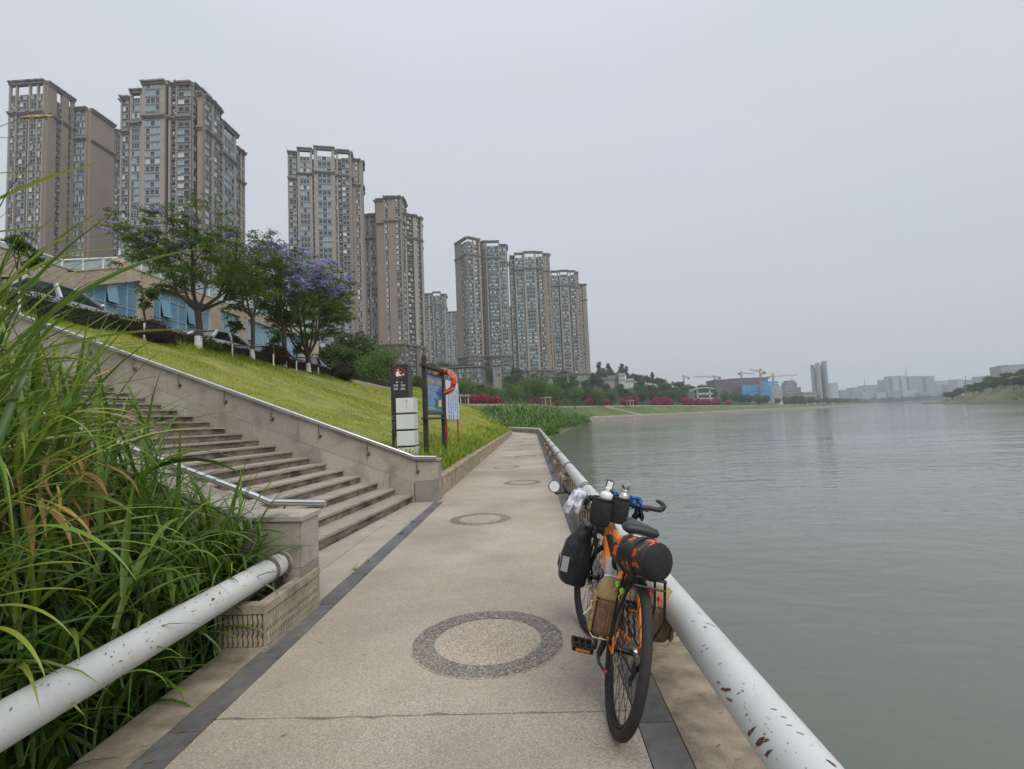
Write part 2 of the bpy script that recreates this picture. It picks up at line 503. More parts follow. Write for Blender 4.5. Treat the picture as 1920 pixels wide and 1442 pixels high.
# dark border tiles, one mesh shared
bt = MB(); bt.box(0, 0.160, 0, 0.794, -0.1, 0.001); bt_me = bt.mesh("border_tile", m_tile)
y = -4.0; k = 0
while y < 43.6:
    for x0 in (-1.765, 0.425):
        if y > 8.5 and x0 < 0 : continue
        o = np_obj("border_tile", bt_me, path, (x0, y, random.uniform(-0.003, 0.0)))
    y += 0.8; k += 1
def edge_strip(x0, x1, y0, y1):
    b = MB(); b.box(x0, x1, y0, y1, -0.1, 0.0)
    return b.build("edge_strip", m_edge, path)
for a, b_ in ((-4, 0.95), (0.956, 1.75), (1.756, 3.2)):
    edge_strip(-2.03, -1.770, a, b_)
for a, b_ in ((-4, 3.1), (3.106, 9.3), (9.306, 18), (18.006, 44)):
    edge_strip(0.590, 0.95, a, b_)
for i in range(6):
    ya = 4.06 + .8133 * i; yb = ya + .809
    xa = -2.62 + .0943 * (ya - 4.06); xb = -2.62 + .0943 * (yb - 4.06); xm = -2.12 + .0 * i
    for q in ([(-1.770, ya), (-1.770, yb), (xm + .003, yb), (xm + .003, ya)], [(xm - .003, ya), (xm - .003, yb), (min(xb, xm - .01), yb), (min(xa, xm - .01), ya)]):
        s = MB(); s.prism(q, -0.1, -0.002 + random.uniform(-.001, .001)); s.build("landing_slab", m_land, path)
s = MB(); s.prism([(-1.602, 8.95), (-1.602, 44), (-1.735, 44), (-1.735, 8.95)], -0.1, -0.004); s.build("edge_strip", m_slab, path)
s = MB(); s.prism([(-1.770, 3.2), (-1.770, 4.06), (-2.03, 4.06), (-2.03, 3.2)], -0.1, -0.002); s.build("edge_strip", m_edge, path)
# pebble rings let into the slabs
def annulus(ri, ro, n=64, z=0.004):
    b = MB(); vs = []; fs = []
    for i in range(n):
        a = 2 * pi * i / n
        q = 1 + random.uniform(-0.004, 0.004)
        vs += [(ri * cos(a) * q, ri * sin(a) * q, z), (ro * cos(a) * q, ro * sin(a) * q, z), (ro * cos(a) * q, ro * sin(a) * q, -0.02), (ri * cos(a) * q, ri * sin(a) * q, -0.02)]
    for i in range(n):
        j = (i + 1) % n
        for q in range(4):
            fs.append((i * 4 + q, i * 4 + (q + 1) % 4, j * 4 + (q + 1) % 4, j * 4 + q))
    b.add(vs, fs)
    return b
ring_me = annulus(0.34, 0.475).mesh("pebble_ring", m_ring)
ctr = MB(); ctr.lathe([(0.001, -0.02), (0.332, -0.02), (0.332, 0.003), (0.001, 0.003)], 48, cap=False); ctr_me = ctr.mesh("ring_center", m_ringc)
thin_me = annulus(0.476, 0.484, z=0.0045).mesh("ring_border", m_ringc)
for i, (x, y, sc) in enumerate([(-0.335, 3.29, 1.0), (-0.78, 7.22, 0.9), (-0.25, 11.1, 0.86), (-0.78, 14.8, 0.83), (-0.25, 18.6, 0.85), (-0.78, 22.4, 0.85), (-0.25, 26.2, 0.85), (-0.78, 30.0, 0.85), (-0.25, 33.8, 0.85)]):
    for nm, me_ in (("pebble_ring", ring_me), ("ring_center", ctr_me), ("ring_border", thin_me)):
        o = np_obj(nm, me_, path, (x, y, 0)); o.scale = (sc, sc, 1); o.rotation_euler.z = i * 1.3

# ------------------------------------------------------------------ kerb of the lawn
kerb = thing("kerb", "beige stone kerb between the lawn and the path, stained and uneven", "kerb", (-1.74, 9.1, 0))
y = 0.16
rk = random.Random(3)
while y < 34.6:
    ln = rk.uniform(0.75, 1.0)
    b = MB()
    dx = rk.uniform(-0.012, 0.012); hh = 0.34 + rk.uniform(-0.012, 0.012)
    b.box(-0.16 + dx, dx, y, y + ln - 0.008, -0.08, hh)
    b.box(-0.18 + dx, 0.012 + dx, y + 0.001, y + ln - 0.009, hh + 0.0, hh + 0.04)
    o = b.build("kerb_stone", m_kerb, kerb, bevel=0.006)
    y += ln
for i in range(14):
    t0 = i / 14; t1 = (i + 1) / 14 - 0.004
    a = Vector((-0.09, 34.65, 0)).lerp(Vector((-3.6, 48.3, 0)), t0); c = Vector((-0.09, 34.65, 0)).lerp(Vector((-3.6, 48.3, 0)), t1)
    b = MB(); b.prism([(a.x - .09, a.y), (a.x + .09, a.y), (c.x + .09, c.y), (c.x - .09, c.y)], -0.08, 0.37); b.build("kerb_stone", m_kerb, kerb)

# ================================================================== LAWN AND UPPER TERRACE
def sstep(x, a, b):
    t = np.clip((x - a) / (b - a), 0, 1); return t * t * (3 - 2 * t)
def lawn_z(x, y):
    x = np.asarray(x, float); y = np.asarray(y, float)
    s = -1.92 - x
    z = 0.335 + 0.39 * np.minimum(s, 11.3)
    z = z + 0.10 * np.sin(x * 0.9 + 1.3) * np.sin(y * 0.35) * np.clip(s / 3, 0, 1) * 0.6
    z = z + 0.6 * sstep(y, 44, 58) * np.clip(s / 4, 0, 1)
    return z
def lawn_edge_x(y):
    y = np.asarray(y, float)
    return np.where(y < 43.75, -1.90, -1.90 - (y - 43.75) * 0.262)
def grid_mesh(name, xs, ys, zf, material, parent=None):
    XX, YY = np.meshgrid(xs, ys)
    return XX, YY
ny, nx = 100, 44
Yv = np.linspace(0, 1, ny); Uv = np.linspace(0, 1, nx)
V = np.zeros((ny, nx, 3))
for i, t in enumerate(Yv):
    yb = 9.2 + t * 52
    x1 = lawn_edge_x(yb); x0 = -13.3
    xs = x1 + (x0 - x1) * Uv
    ys = yb + (1 - t) * (0.035 * (-xs - 1.7))
    V[i, :, 0] = xs; V[i, :, 1] = ys; V[i, :, 2] = lawn_z(xs, np.full_like(xs, yb))
idx = np.arange(ny * nx).reshape(ny, nx)
Fq = np.stack([idx[:-1, :-1], idx[1:, :-1], idx[1:, 1:], idx[:-1, 1:]], -1).reshape(-1, 4)
m_lawn = mat("lawn_ground", (0.20, 0.215, 0.042), 0.95, var=0.3, scale=1.2, dirt=(0.15, 0.13, 0.05), dscale=3.0, dlo=0.55, dhi=0.75, bump=0.8, bscale=30)
lawn = struct(np_obj("lawn", np_mesh("lawn", V.reshape(-1, 3), Fq, m_lawn, smooth=True)))
b = MB(); b.box(-19.5, -13.3, 3, 62, 2.0, 4.78)
road = struct(b.build("road", m_asph))
b = MB()
for i in range(10):
    y0 = 33.5 + i * 2.6
    b.hexa([(-13.2, y0, 4.2), (-12.0, y0, 4.2), (-12.0, y0 + 2.58, 4.2), (-13.2, y0 + 2.58, 4.2)],
           [(-13.2, y0, 4.84), (-12.0, y0, 4.50), (-12.0, y0 + 2.58, 4.50), (-13.2, y0 + 2.58, 4.84)])
struct(b.build("footpath", mat("pale_paving", (0.33, 0.30, 0.25), 0.9, var=0.15, scale=2)))

# ------------------------------------------------------------------ grass blades (vectorised ribbons)
def blades(name, root, az, el0, length, width, droop, mats, S=4, midx=None, v=None, fold=False, parent=None, wprof='grass', twist=None, tip=None):
    """ribbon leaves: root (n,3), azimuth, initial elevation, length, width, droop (rad over whole length)"""
    n = len(root)
    t = np.linspace(0, 1, S + 1)
    P = np.zeros((n, S + 1, 3)); P[:, 0] = root
    elv = el0[:, None] - droop[:, None] * (t[None, :] ** 1.4)
    dl = length / S
    for i in range(S):
        e = 0.5 * (elv[:, i] + elv[:, i + 1])
        P[:, i + 1, 0] = P[:, i, 0] + dl * np.cos(e) * np.cos(az)
        P[:, i + 1, 1] = P[:, i, 1] + dl * np.cos(e) * np.sin(az)
        P[:, i + 1, 2] = P[:, i, 2] + dl * np.sin(e)
    tw = (twist if twist is not None else np.zeros(n))[:, None] * t[None, :]
    side = np.stack([-np.sin(az), np.cos(az), np.zeros(n)], -1)
    nrm = np.stack([-np.sin(elv) * np.cos(az)[:, None], -np.sin(elv) * np.sin(az)[:, None], np.cos(elv)], -1)
    sd = side[:, None, :] * np.cos(tw)[..., None] + nrm * np.sin(tw)[..., None]
    up = nrm * np.cos(tw)[..., None] - side[:, None, :] * np.sin(tw)[..., None]
    if wprof == 'grass': wp = np.minimum(1, 0.55 + 1.6 * t) * np.clip(1 - t ** 2.2, 0, 1) + 0.02
    else: wp = np.clip(1 - t, 0.03, 1)
    w = width[:, None] * 0.5 * wp[None, :]
    if fold:
        Lf = P - sd * w[..., None] + up * (w * 0.45)[..., None]
        Rt = P + sd * w[..., None] + up * (w * 0.45)[..., None]
        V = np.stack([Lf, P, Rt], 2).reshape(n, (S + 1) * 3, 3)
        base_f = []
        for i in range(S):
            o = i * 3
            base_f += [(o, o + 1, o + 4, o + 3), (o + 1, o + 2, o + 5, o + 4)]
        k = (S + 1) * 3
    else:
        V = np.stack([P - sd * w[..., None], P + sd * w[..., None]], 2).reshape(n, (S + 1) * 2, 3)
        base_f = [(i * 2, i * 2 + 1, i * 2 + 3, i * 2 + 2) for i in range(S)]
        k = (S + 1) * 2
    bf = np.array(base_f)
    F = (bf[None] + (np.arange(n) * k)[:, None, None]).reshape(-1, 4)
    vv = v if v is not None else np.random.rand(n)
    me = np_mesh(name, V.reshape(-1, 3), F, mats, None if midx is None else np.repeat(midx, len(bf)), {'v': (np.repeat(vv, k) if tip is None else np.clip(vv[:, None] + tip[:, None] * np.repeat(t ** 5, k // (S + 1))[None, :], 0, 1).ravel())}, smooth=True)
    return np_obj(name, me, parent)
rng = np.random.default_rng(11)
def vnoise(x, y, seed, cell):
    """cheap value noise"""
    r = np.random.default_rng(seed); T = r.random((256, 256))
    X = x / cell; Y = y / cell
    xi = np.floor(X).astype(int); yi = np.floor(Y).astype(int)
    fx = X - xi; fy = Y - yi
    fx = fx * fx * (3 - 2 * fx); fy = fy * fy * (3 - 2 * fy)
    a = T[xi % 256, yi % 256]; b = T[(xi + 1) % 256, yi % 256]; c = T[xi % 256, (yi + 1) % 256]; d = T[(xi + 1) % 256, (yi + 1) % 256]
    return a * (1 - fx) * (1 - fy) + b * fx * (1 - fy) + c * (1 - fx) * fy + d * fx * fy
m_grass = leaf_mat("lawn_grass", [(0.10, 0.19, 0.016), (0.205, 0.285, 0.024), (0.32, 0.37, 0.035), (0.43, 0.42, 0.06), (0.52, 0.43, 0.15)], 0.3)
def lawn_points(n, y0, y1, x0=-13.2):
    y = y0 + (y1 - y0) * rng.random(n)
    xe = lawn_edge_x(y)
    x = xe + (x0 - xe) * rng.random(n)
    keep = y > 9.35 + 0.035 * (-x - 1.7)
    x = x[keep]; y = y[keep]
    return x, y
PX = []; PY = []; PW = []; PL = []
for (n, y0, y1, w, l) in ((62000, 9.2, 16, 0.010, 0.10), (52000, 16, 28, 0.017, 0.12), (32000, 28, 46, 0.032, 0.15), (12000, 46, 61, 0.05, 0.18)):
    x, y = lawn_points(n, y0, y1)
    PX.append(x); PY.append(y); PW.append(np.full(len(x), w)); PL.append(np.full(len(x), l))
x = np.concatenate(PX); y = np.concatenate(PY); w = np.concatenate(PW); l = np.concatenate(PL)
nz = vnoise(x, y, 1, 1.7); nz2 = vnoise(x, y, 2, 0.55)
# grass stands taller near the kerb and in ragged tufts
near = np.clip(1 - (lawn_edge_x(y) - x) / 2.2, 0, 1)
crest = np.clip((-x - 11.4) / 1.8, 0, 1)
tall = 0.40 + 1.5 * nz2 * nz + 1.5 * near * nz2 + 1.2 * crest * nz2 + 0.9 * (vnoise(x, y, 6, 3.1) > .66) + (nz2 > 0.78) * 0.7 * rng.random(len(x))
l = l * (.45 + .62 * np.clip(near + crest, 0, 1)) * tall * rng.uniform(0.6, 1.3, len(x))
v = np.clip(0.10 + 0.62 * vnoise(x, y, 3, 2.6) + 0.32 * (rng.random(len(x)) - 0.35) + 0.22 * (vnoise(x, y, 5, 0.8) - 0.5) - 0.12 * near - 0.12 * crest, 0, 1)
v = np.where(rng.random(len(x)) < 0.05, rng.uniform(0.8, 1.0, len(x)), v)
bare = (vnoise(x, y, 7, 1.1) > .74) & (rng.random(len(x)) < .6)
x, y, l, w, v = x[~bare], y[~bare], l[~bare], w[~bare], v[~bare]
root = np.stack([x, y, lawn_z(x, y) - 0.01], -1)
g = blades("grass", root, rng.uniform(0, 2 * pi, len(x)), rng.uniform(0.7, 1.5, len(x)), l, w * rng.uniform(0.7, 1.4, len(x)), rng.uniform(0.2, 1.6, len(x)), m_grass, S=2, v=v)
tag(g, "short yellow-green grass covering the slope beside the path", "grass", kind='stuff')
# ragged seeded weeds along the kerb and round the sign posts
n = 2600
y = 9.6 + 40 * rng.random(n) ** 1.7
x = lawn_edge_x(y) - np.abs(rng.normal(0.15, 0.55, n))
root = np.stack([x, y, lawn_z(x, y)], -1)
g = blades("weeds", root, rng.uniform(0, 2 * pi, n), rng.uniform(0.5, 1.5, n), rng.uniform(0.2, 0.5, n), rng.uniform(0.010, 0.02, n) * (1 + y / 20), rng.uniform(0.3, 1.8, n), m_grass, S=4, v=np.clip(rng.normal(0.25, 0.2, n), 0, 1))
tag(g, "rough taller weeds along the kerb edge of the lawn", "weeds", kind='stuff')

# ================================================================== STAIRCASE
TH = radians(2.0)
SO = Vector((-2.18, 9.08, 0))                 # foot of the first riser at the far wall
stair = thing("staircase", "wide stone staircase climbing left from the path between two granite side walls", "stairs", (-2.18, 6.6, 0))
inv = Matrix.Translation(-stair.location)
def tpt(u, y, z):                              # u = metres up the stairs (to the left)
    return Vector((-u * cos(TH), y + u * sin(TH), z))
TREAD, RISE, NST = 0.318, 0.1225, 26
for k in range(NST):
    u0 = k * TREAD; z0 = k * RISE; z1 = z0 + RISE
    b = MB(inv)
    def sx_(y): return 0.0965 * (9.08 - y)     # steps are slightly skewed to the walls
    def P(u, y, z):
        return (-2.18 - u * cos(TH) - sx_(y) * (1.0 if k < 40 else 0), y + u * sin(TH), z)
    yn, yf = 4.06, 9.02
    # riser block and overhanging tread slab
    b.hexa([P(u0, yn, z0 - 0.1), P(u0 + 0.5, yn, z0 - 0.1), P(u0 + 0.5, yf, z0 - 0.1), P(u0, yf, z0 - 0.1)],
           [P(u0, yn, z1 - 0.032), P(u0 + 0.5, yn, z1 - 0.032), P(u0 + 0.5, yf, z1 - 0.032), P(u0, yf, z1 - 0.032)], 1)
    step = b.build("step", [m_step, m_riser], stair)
    # each tread is laid from stone slabs
    nseg = 4; offs = 0.5 * (k % 2)
    cuts = [yn] + [yn + (yf - yn) * (i + 0.5 + offs * 0.6) / nseg for i in range(nseg - 1)] + [yf]
    for a, c in zip(cuts[:-1], cuts[1:]):
        q = MB(inv); j = random.uniform(-0.003, 0.003)
        q.hexa([P(u0 - 0.022, a + 0.003, z1 - 0.03), P(u0 + TREAD + 0.02, a + 0.003, z1 - 0.03), P(u0 + TREAD + 0.02, c - 0.003, z1 - 0.03), P(u0 - 0.022, c - 0.003, z1 - 0.03)],
               [P(u0 - 0.022, a + 0.003, z1 + j), P(u0 + TREAD + 0.02, a + 0.003, z1 + j), P(u0 + TREAD + 0.02, c - 0.003, z1 + j), P(u0 - 0.022, c - 0.003, z1 + j)])
        q.build("tread_slab", m_step, step)

def side_wall(y0, y1, x_front, face_sign, label, nslab=True):
    """sloping granite wall; face_sign -1: the clad face looks to the camera"""
    # the wall runs along u from the front pillar; top line z = 0.74 then climbs
    def W(u, y, z): return Vector((x_front - u * cos(TH), y + u * sin(TH), z))
    def top(u): return 0.70 + max(0, u - 0.38) * 0.392
    UM = 9.6
    w = MB(inv)
    us = [0.0, 0.38, UM]
    for a, c in zip(us[:-1], us[1:]):
        w.hexa([W(a, y0, -0.1), W(c, y0, max(-0.1, top(c) - 1.6)), W(c, y1, max(-0.1, top(c) - 1.6)), W(a, y1, -0.1)],
               [W(a, y0, top(a)), W(c, y0, top(c)), W(c, y1, top(c)), W(a, y1, top(a))])
    wall = w.build("side_wall", m_joint, stair)
    wall['label'] = label
    # front pillar cladding
    pf = MB(inv)
    e = 0.014
    def clad(quad, depth, nrm):
        q = MB(inv)
        n = Vector(nrm)
        q.hexa([p + n * 0.001 for p in quad], [p + n * depth for p in quad])
        q.build("stone_slab", m_wallst, wall)
    # path-facing end
    hs = [(-0.05, 0.36), (0.364, 0.70)]
    for za, zb in hs:
        clad([W(0, y0 + 0.0, za), W(0, y1, za), W(0, y1, zb), W(0, y0, zb)], 0.014, (1, 0, 0))
    for yy, sgn in ((y0, -1), (y1, 1)):
        for za, zb in hs:
            clad([W(0.0, yy, za), W(0.43, yy, za), W(0.43 if za < .3 else 0.38, yy, zb), W(0.0, yy, zb)], 0.014, (0, sgn, 0))
        # sloping rows
        for r, (d0, d1) in enumerate(((0.0, 0.40), (0.404, 0.82), (0.824, 1.3))):
            a = 0.39 if r == 0 else 0.445
            L = 1.28
            off = (0.9, 0.45, 0.7)[r]
            c = a + off
            while a < UM - 0.02:
                c = min(c, UM)
                lo = [max(-0.05, top(q) - d1) for q in (a, c)]
                hi = [top(q) - d0 for q in (a, c)]
                if hi[0] > lo[0] + 0.02 and hi[1] > lo[1] + 0.02:
                    q = [W(a + .002, yy, lo[0]), W(c - .002, yy, lo[1]), W(c - .002, yy, hi[1]), W(a + .002, yy, hi[0])]
                    clad(q, 0.012 + random.uniform(0, 0.003), (0, sgn, 0))
                a = c; c = a + L
    # coping stones
    a = -0.03
    cs = [-0.03, 0.40] + [0.40 + 1.15 * i for i in range(1, 9)]
    for a, c in zip(cs[:-1], cs[1:]):
        q = MB(inv)
        A = [W(a + .002, y0 - .03, top(a) + .002), W(c - .002, y0 - .03, top(c) + .002), W(c - .002, y1 + .03, top(c) + .002), W(a + .002, y1 + .03, top(a) + .002)]
        q.hexa(A, [p + Vector((0, 0, 0.038)) for p in A])
        q.build("coping_stone", m_wallst, wall, bevel=0.004)
    return W, top
Wf, topf = side_wall(9.02, 9.26, -1.70, -1, "far granite side wall of the stairs with the lawn behind it")
Wn, topn = side_wall(3.76, 4.05, -1.765, 1, "near granite side wall of the stairs, mostly hidden by tall grass")
def handrail(W, top, y, ybr, name_lbl, u_start, yside):
    h = thing("handrail", name_lbl, "handrail", tuple(W(u_start, y, 0.8)))
    ih = Matrix.Translation(-h.location)
    r = MB(ih)
    pts = [W(u_start, y, top(0) + 0.075), W(0.42, y, top(0.42) + 0.078)] + [W(u, y, top(u) + 0.085) for u in (0.55, 2, 4, 6, 8, 9.4)]
    r.tube(pts, 0.027, 12, flat=1.0)
    r.build("rail", m_steel, h, smooth=40)
    u = u_start + 0.35
    k = 0
    while u < 9.3:
        b = MB(ih)
        b.tube([W(u, y, top(u) + 0.06), W(u, y, top(u) - 0.02), W(u + 0.005, y + 0.2 * yside * 0, top(u) - 0.10), W(u, y, top(u) - 0.15), W(u, ybr, top(u) - 0.17)], 0.009, 6)
        b.ell(W(u, y - yside * 0.0, top(u) - 0.165), (0.022, 0.022, 0.022), 8, 6)
        b.tube([W(u, ybr + yside * 0.012, top(u) - 0.17), W(u, ybr - yside * 0.002, top(u) - 0.17)], 0.034, 10)
        b.build("bracket", m_brkt, h, smooth=50)
        u += 0.9
    return h
handrail(Wf, topf, 8.955, 9.004, "long steel handrail on the far stair wall beside the lawn", 0.02, -1)
handrail(Wn, topn, 4.115, 4.066, "short visible steel handrail on the near stair wall among the reeds", -0.05, 1)

# ================================================================== PIPE RAILINGS
m_ped = mat('pedestal_stone', (0.33, 0.28, 0.215), 0.9, var=0.2, scale=12, rnd=0.1, dirt=(0.15, 0.115, 0.085), dscale=4, dlo=.5, dhi=.7, bump=.4)
def pedestal_mesh(W, L, H, nm="pedestal"):
    b = MB()
    b.box(-W / 2, W / 2, 0, L, 0.0, 0.03)
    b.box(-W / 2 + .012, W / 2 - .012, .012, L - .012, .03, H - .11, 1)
    for (x0, x1, y0, y1) in ((-W / 2 + .012, -W / 2 + .07, .012, L - .012), (W / 2 - .07, W / 2 - .012, .012, L - .012), (-W / 2 + .071, W / 2 - .071, .012, .07), (-W / 2 + .071, W / 2 - .071, L - .07, L - .012)):
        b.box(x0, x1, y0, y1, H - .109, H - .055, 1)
    for (x0, x1, y0, y1) in ((-W / 2, -W / 2 + .08, 0, L), (W / 2 - .08, W / 2, 0, L), (-W / 2 + .081, W / 2 - .081, 0, .08), (-W / 2 + .081, W / 2 - .081, L - .08, L)):
        b.box(x0, x1, y0, y1, H - .054, H)
    for (x, y) in ((-W / 2, 0), (W / 2 - .022, 0), (-W / 2, L - .022), (W / 2 - .022, L - .022)):
        b.box(x + .004, x + .018, y + .004, y + .018, .0305, H - .0545)
    # corner frames and wavy ribs standing proud of the faces
    z0, z1 = .035, H - .06
    def wave(fn, n, span, amp=0.006):
        for i in range(n):
            c = -span / 2 + span * (i + .5) / n
            hw = span / n * 0.36
            S = 7
            vs = []; fs = []
            for s in range(S + 1):
                zz = z0 + (z1 - z0) * s / S
                o = amp * sin(s * pi * 2 / 2.4 )
                for (q, d) in ((c - hw + o, 0), (c - hw * .6 + o, .012), (c + hw * .6 + o, .012), (c + hw + o, 0)):
                    vs.append(fn(q, d, zz))
            for s in range(S):
                for q in range(3):
                    fs.append((s * 4 + q, s * 4 + q + 1, s * 4 + q + 5, s * 4 + q + 4))
            b.add(vs, fs)
    wave(lambda q, d, z: (q, .012 - d, z), 9, W - .05)
    wave(lambda q, d, z: (q, L - .012 + d, z), 9, W - .05)
    wave(lambda q, d, z: (-W / 2 + .012 - d, L / 2 + q, z), 22, L - .05)
    wave(lambda q, d, z: (W / 2 - .012 + d, L / 2 + q, z), 22, L - .05)
    return b.mesh(nm, [m_ped, mat('dark_groove', (0.07, 0.055, 0.042), .95, var=.3, scale=9)])  # recessed body and trough floor are darker than the ribs
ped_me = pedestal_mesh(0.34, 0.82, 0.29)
def strap_mesh(R):
    b = MB()
    # flat iron band round the pipe, with two legs flaring to the pedestal
    pts = []
    n = 18
    a0, a1 = radians(-60), radians(240)
    ring = [(R * 1.04 * cos(a0 + (a1 - a0) * i / n), R * 1.04 * sin(a0 + (a1 - a0) * i / n)) for i in range(n + 1)]
    left = [(ring[-1][0] - 0.00, ring[-1][1] - .02), (ring[-1][0] - .006, ring[-1][1] - .06), (ring[-1][0] - .022, ring[-1][1] - .10), (ring[-1][0] - .05, ring[-1][1] - .15)]
    right = [(ring[0][0] + .05, ring[0][1] - .15), (ring[0][0] + .022, ring[0][1] - .10), (ring[0][0] + .006, ring[0][1] - .06), (ring[0][0], ring[0][1] - .02)]
    pl = right + ring + left
    vs = []; fs = []
    for i, (x, z) in enumerate(pl):
        d = Vector((x, 0, z)); nrm = Vector((x, 0, z + 0.0)).normalized()
        p0 = d; p1 = d + nrm * .006
        vs += [(p0.x, -.016, p0.z), (p0.x, .016, p0.z), (p1.x, .016, p1.z), (p1.x, -.016, p1.z)]
    for i in range(len(pl) - 1):
        for q in range(4):
            fs.append((i * 4 + q, i * 4 + (q + 1) % 4, i * 4 + 4 + (q + 1) % 4, i * 4 + 4 + q))
    b.add(vs, fs)
    return b.mesh("strap", m_rust, smooth=40)
strap_me = strap_mesh(0.08)
def plate_mesh():
    b = MB(); b.box(-.09, .09, -.02, .30, 0, .012); return b.mesh("foot_plate", m_rust)
plate_me = plate_mesh()
def pipe_part(p0, p1, R, parent, off):
    b = MB(Matrix.Translation(-Vector(off)))
    b.tube([p0, Vector(p0).lerp(Vector(p1), .5), p1], R, 28)
    return b.build("pipe", m_pipe, parent, smooth=40)
def railing(name_label, X, zc, R, peds, segs, cat="railing"):
    t = thing("pipe_railing", name_label, cat, (X, peds[0], 0))
    for a, c in segs:
        pipe_part((X, a, zc), (X, c, zc), R, t, t.location)
    for y0 in peds:
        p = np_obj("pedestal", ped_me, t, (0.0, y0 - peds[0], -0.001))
        np_obj("foot_plate", plate_me, t, (0, y0 - peds[0] + .28, .182))
        for dy in (.34, .50):
            s_ = np_obj("strap", strap_me, t, (0, y0 - peds[0] + dy, zc)); s_.scale = (R / .08, 1, R / .08)
    return t
left_rail = railing("white pipe handrail at lower left on one stone pedestal beside the tall grass", -1.90, 0.405, 0.080, [3.2], [(-2.6, 4.04)])
b = MB(Matrix.Translation(-left_rail.location))
b.tube([(-1.90, 3.86, .405), (-1.90, 3.885, .405)], 0.0815, 28); b.build("blue_band", mat("faded_blue", (0.16, 0.2, 0.28), .6, var=.3, scale=12), left_rail)
right_rail = railing("long white pipe railing along the water side of the path, chipped and rusty", 0.69, 0.43, 0.082,
                     [-2.9] + [3.2 + 3.08 * i for i in range(13)], [(-3.5, 3.55)] + [(3.556 + 6.16 * i, 3.55 + 6.16 * (i + 1)) for i in range(6)] + [(40.52, 43.6)])
# the railing bends left at the end of the path
t = thing("pipe_railing", "far stretch of pipe railing bending left where the path ends", "railing", (0.69, 43.7, 0))
A = Vector((0.69, 43.7, .43)); B_ = Vector((-2.5, 57.2, .43))
for i in range(4):
    b = MB(Matrix.Translation(-t.location))
    b.tube([A.lerp(B_, i / 4 + .002), A.lerp(B_, (i + 1) / 4 - .002)], .09, 16); b.build("pipe", m_pipe, t, smooth=40)
    for f in (0.15, .65):
        p = A.lerp(B_, (i + f) / 4)
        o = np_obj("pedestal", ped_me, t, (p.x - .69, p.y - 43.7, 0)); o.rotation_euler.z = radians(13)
# dark wall of the path down to the water is part of the path base

# ================================================================== SOIL BANK UNDER THE REEDS
ny, nx = 24, 40
V = np.zeros((ny, nx, 3))
for i in range(ny):
    for j in range(nx):
        yy = -4 + 7.74 * i / (ny - 1); xx = -2.035 - 13 * (j / (nx - 1)) ** 1.5
        V[i, j] = (xx, yy, min(4.6, -0.62 + 0.36 * (-xx - 2.035) + 0.05 * sin(xx * 5) * sin(yy * 4)))
idx = np.arange(ny * nx).reshape(ny, nx)
Fq = np.stack([idx[:-1, :-1], idx[1:, :-1], idx[1:, 1:], idx[:-1, 1:]], -1).reshape(-1, 4)
struct(np_obj("soil_bank", np_mesh("soil_bank", V.reshape(-1, 3), Fq, m_soil, smooth=True)))
# rust gashes and scraped patches on the pipes
def pipe_patch(parent, X, zc, R, px, py, ln, wd, ang, material):
    """irregular thin patch lying on the pipe where the pixel's ray meets it"""
    r = ray(px, py); o = Vector((0, 0, CAM_H))
    a = r.x ** 2 + r.z ** 2; bq = 2 * (r.x * (o.x - X) + r.z * (o.z - zc)); c = (o.x - X) ** 2 + (o.z - zc) ** 2 - R * R
    D = bq * bq - 4 * a * c
    if D < 0: return
    t = (-bq - sqrt(D)) / (2 * a); p = o + r * t; an0 = atan2(p.z - zc, p.x - X)
    n = 18; b = MB(Matrix.Translation(-parent.location)); vs = []
    rs = random.Random(int(px * 3 + py))
    for i in range(n):
        q = 2 * pi * i / n
        k = rs.uniform(.55, 1.25)
        u = cos(q) * ln * .5 * k; v = sin(q) * wd * .5 * k
        dy = u * cos(ang) - v * sin(ang); da = (u * sin(ang) + v * cos(ang)) / R
        vs.append((X + (R + .0012) * cos(an0 + da), p.y + dy, zc + (R + .0012) * sin(an0 + da)))
    vs.append((X + (R + .0016) * cos(an0), p.y, zc + (R + .0016) * sin(an0)))
    b.add(vs, [(i, (i + 1) % n, n) for i in range(n)])
    b.build("rust_patch", material, parent, fix=True)
m_rsp = mat("flaky_rust", (0.14, 0.055, 0.025), .9, var=.4, scale=40, bump=.6, bscale=120)
m_scr = mat("scraped_paint", (0.20, 0.185, 0.17), .8, var=.3, scale=60)
for (px, py, ln, wd, an) in [(1361, 1293, .075, .012, .5), (1368, 1312, .05, .008, .3), (1408, 1372, .07, .012, .9), (1424, 1392, .085, .016, .8), (1440, 1412, .06, .010, .9), (1330, 1170, .03, .006, 1.2), (1338, 1174, .02, .006, 1.0), (1322, 1176, .015, .008, .4), (1347, 1280, .03, .006, .4), (1560, 1432, .03, .012, .4)]:
    pipe_patch(right_rail, .69, .43, .082, px, py, ln, wd, an, m_rsp)
for (px, py) in [(1320, 1210), (1326, 1216), (1316, 1222), (1412, 1240), (1450, 1330), (1470, 1345), (1480, 1360), (1400, 1340), (1385, 1300), (1500, 1375), (1465, 1310), (1350, 1245), (1300, 1165), (1310, 1150)]:
    pipe_patch(right_rail, .69, .43, .082, px, py, .02, .005, 1.0, m_scr)
for (px, py, ln, wd, an) in [(399, 1124, .035, .014, .2), (388, 1115, .02, .008, .4), (412, 1112, .025, .008, .9), (395, 1134, .012, .006, 0)]:
    pipe_patch(left_rail, -1.90, .405, .080, px, py, ln, wd, an, m_rsp)
for (px, py) in [(458, 1075), (464, 1080), (470, 1074), (346, 1140), (275, 1202), (232, 1210), (198, 1226), (90, 1285), (66, 1290), (20, 1330), (280, 1170), (300, 1165)]:
    pipe_patch(left_rail, -1.90, .405, .080, px, py, .02, .007, .6, m_scr)

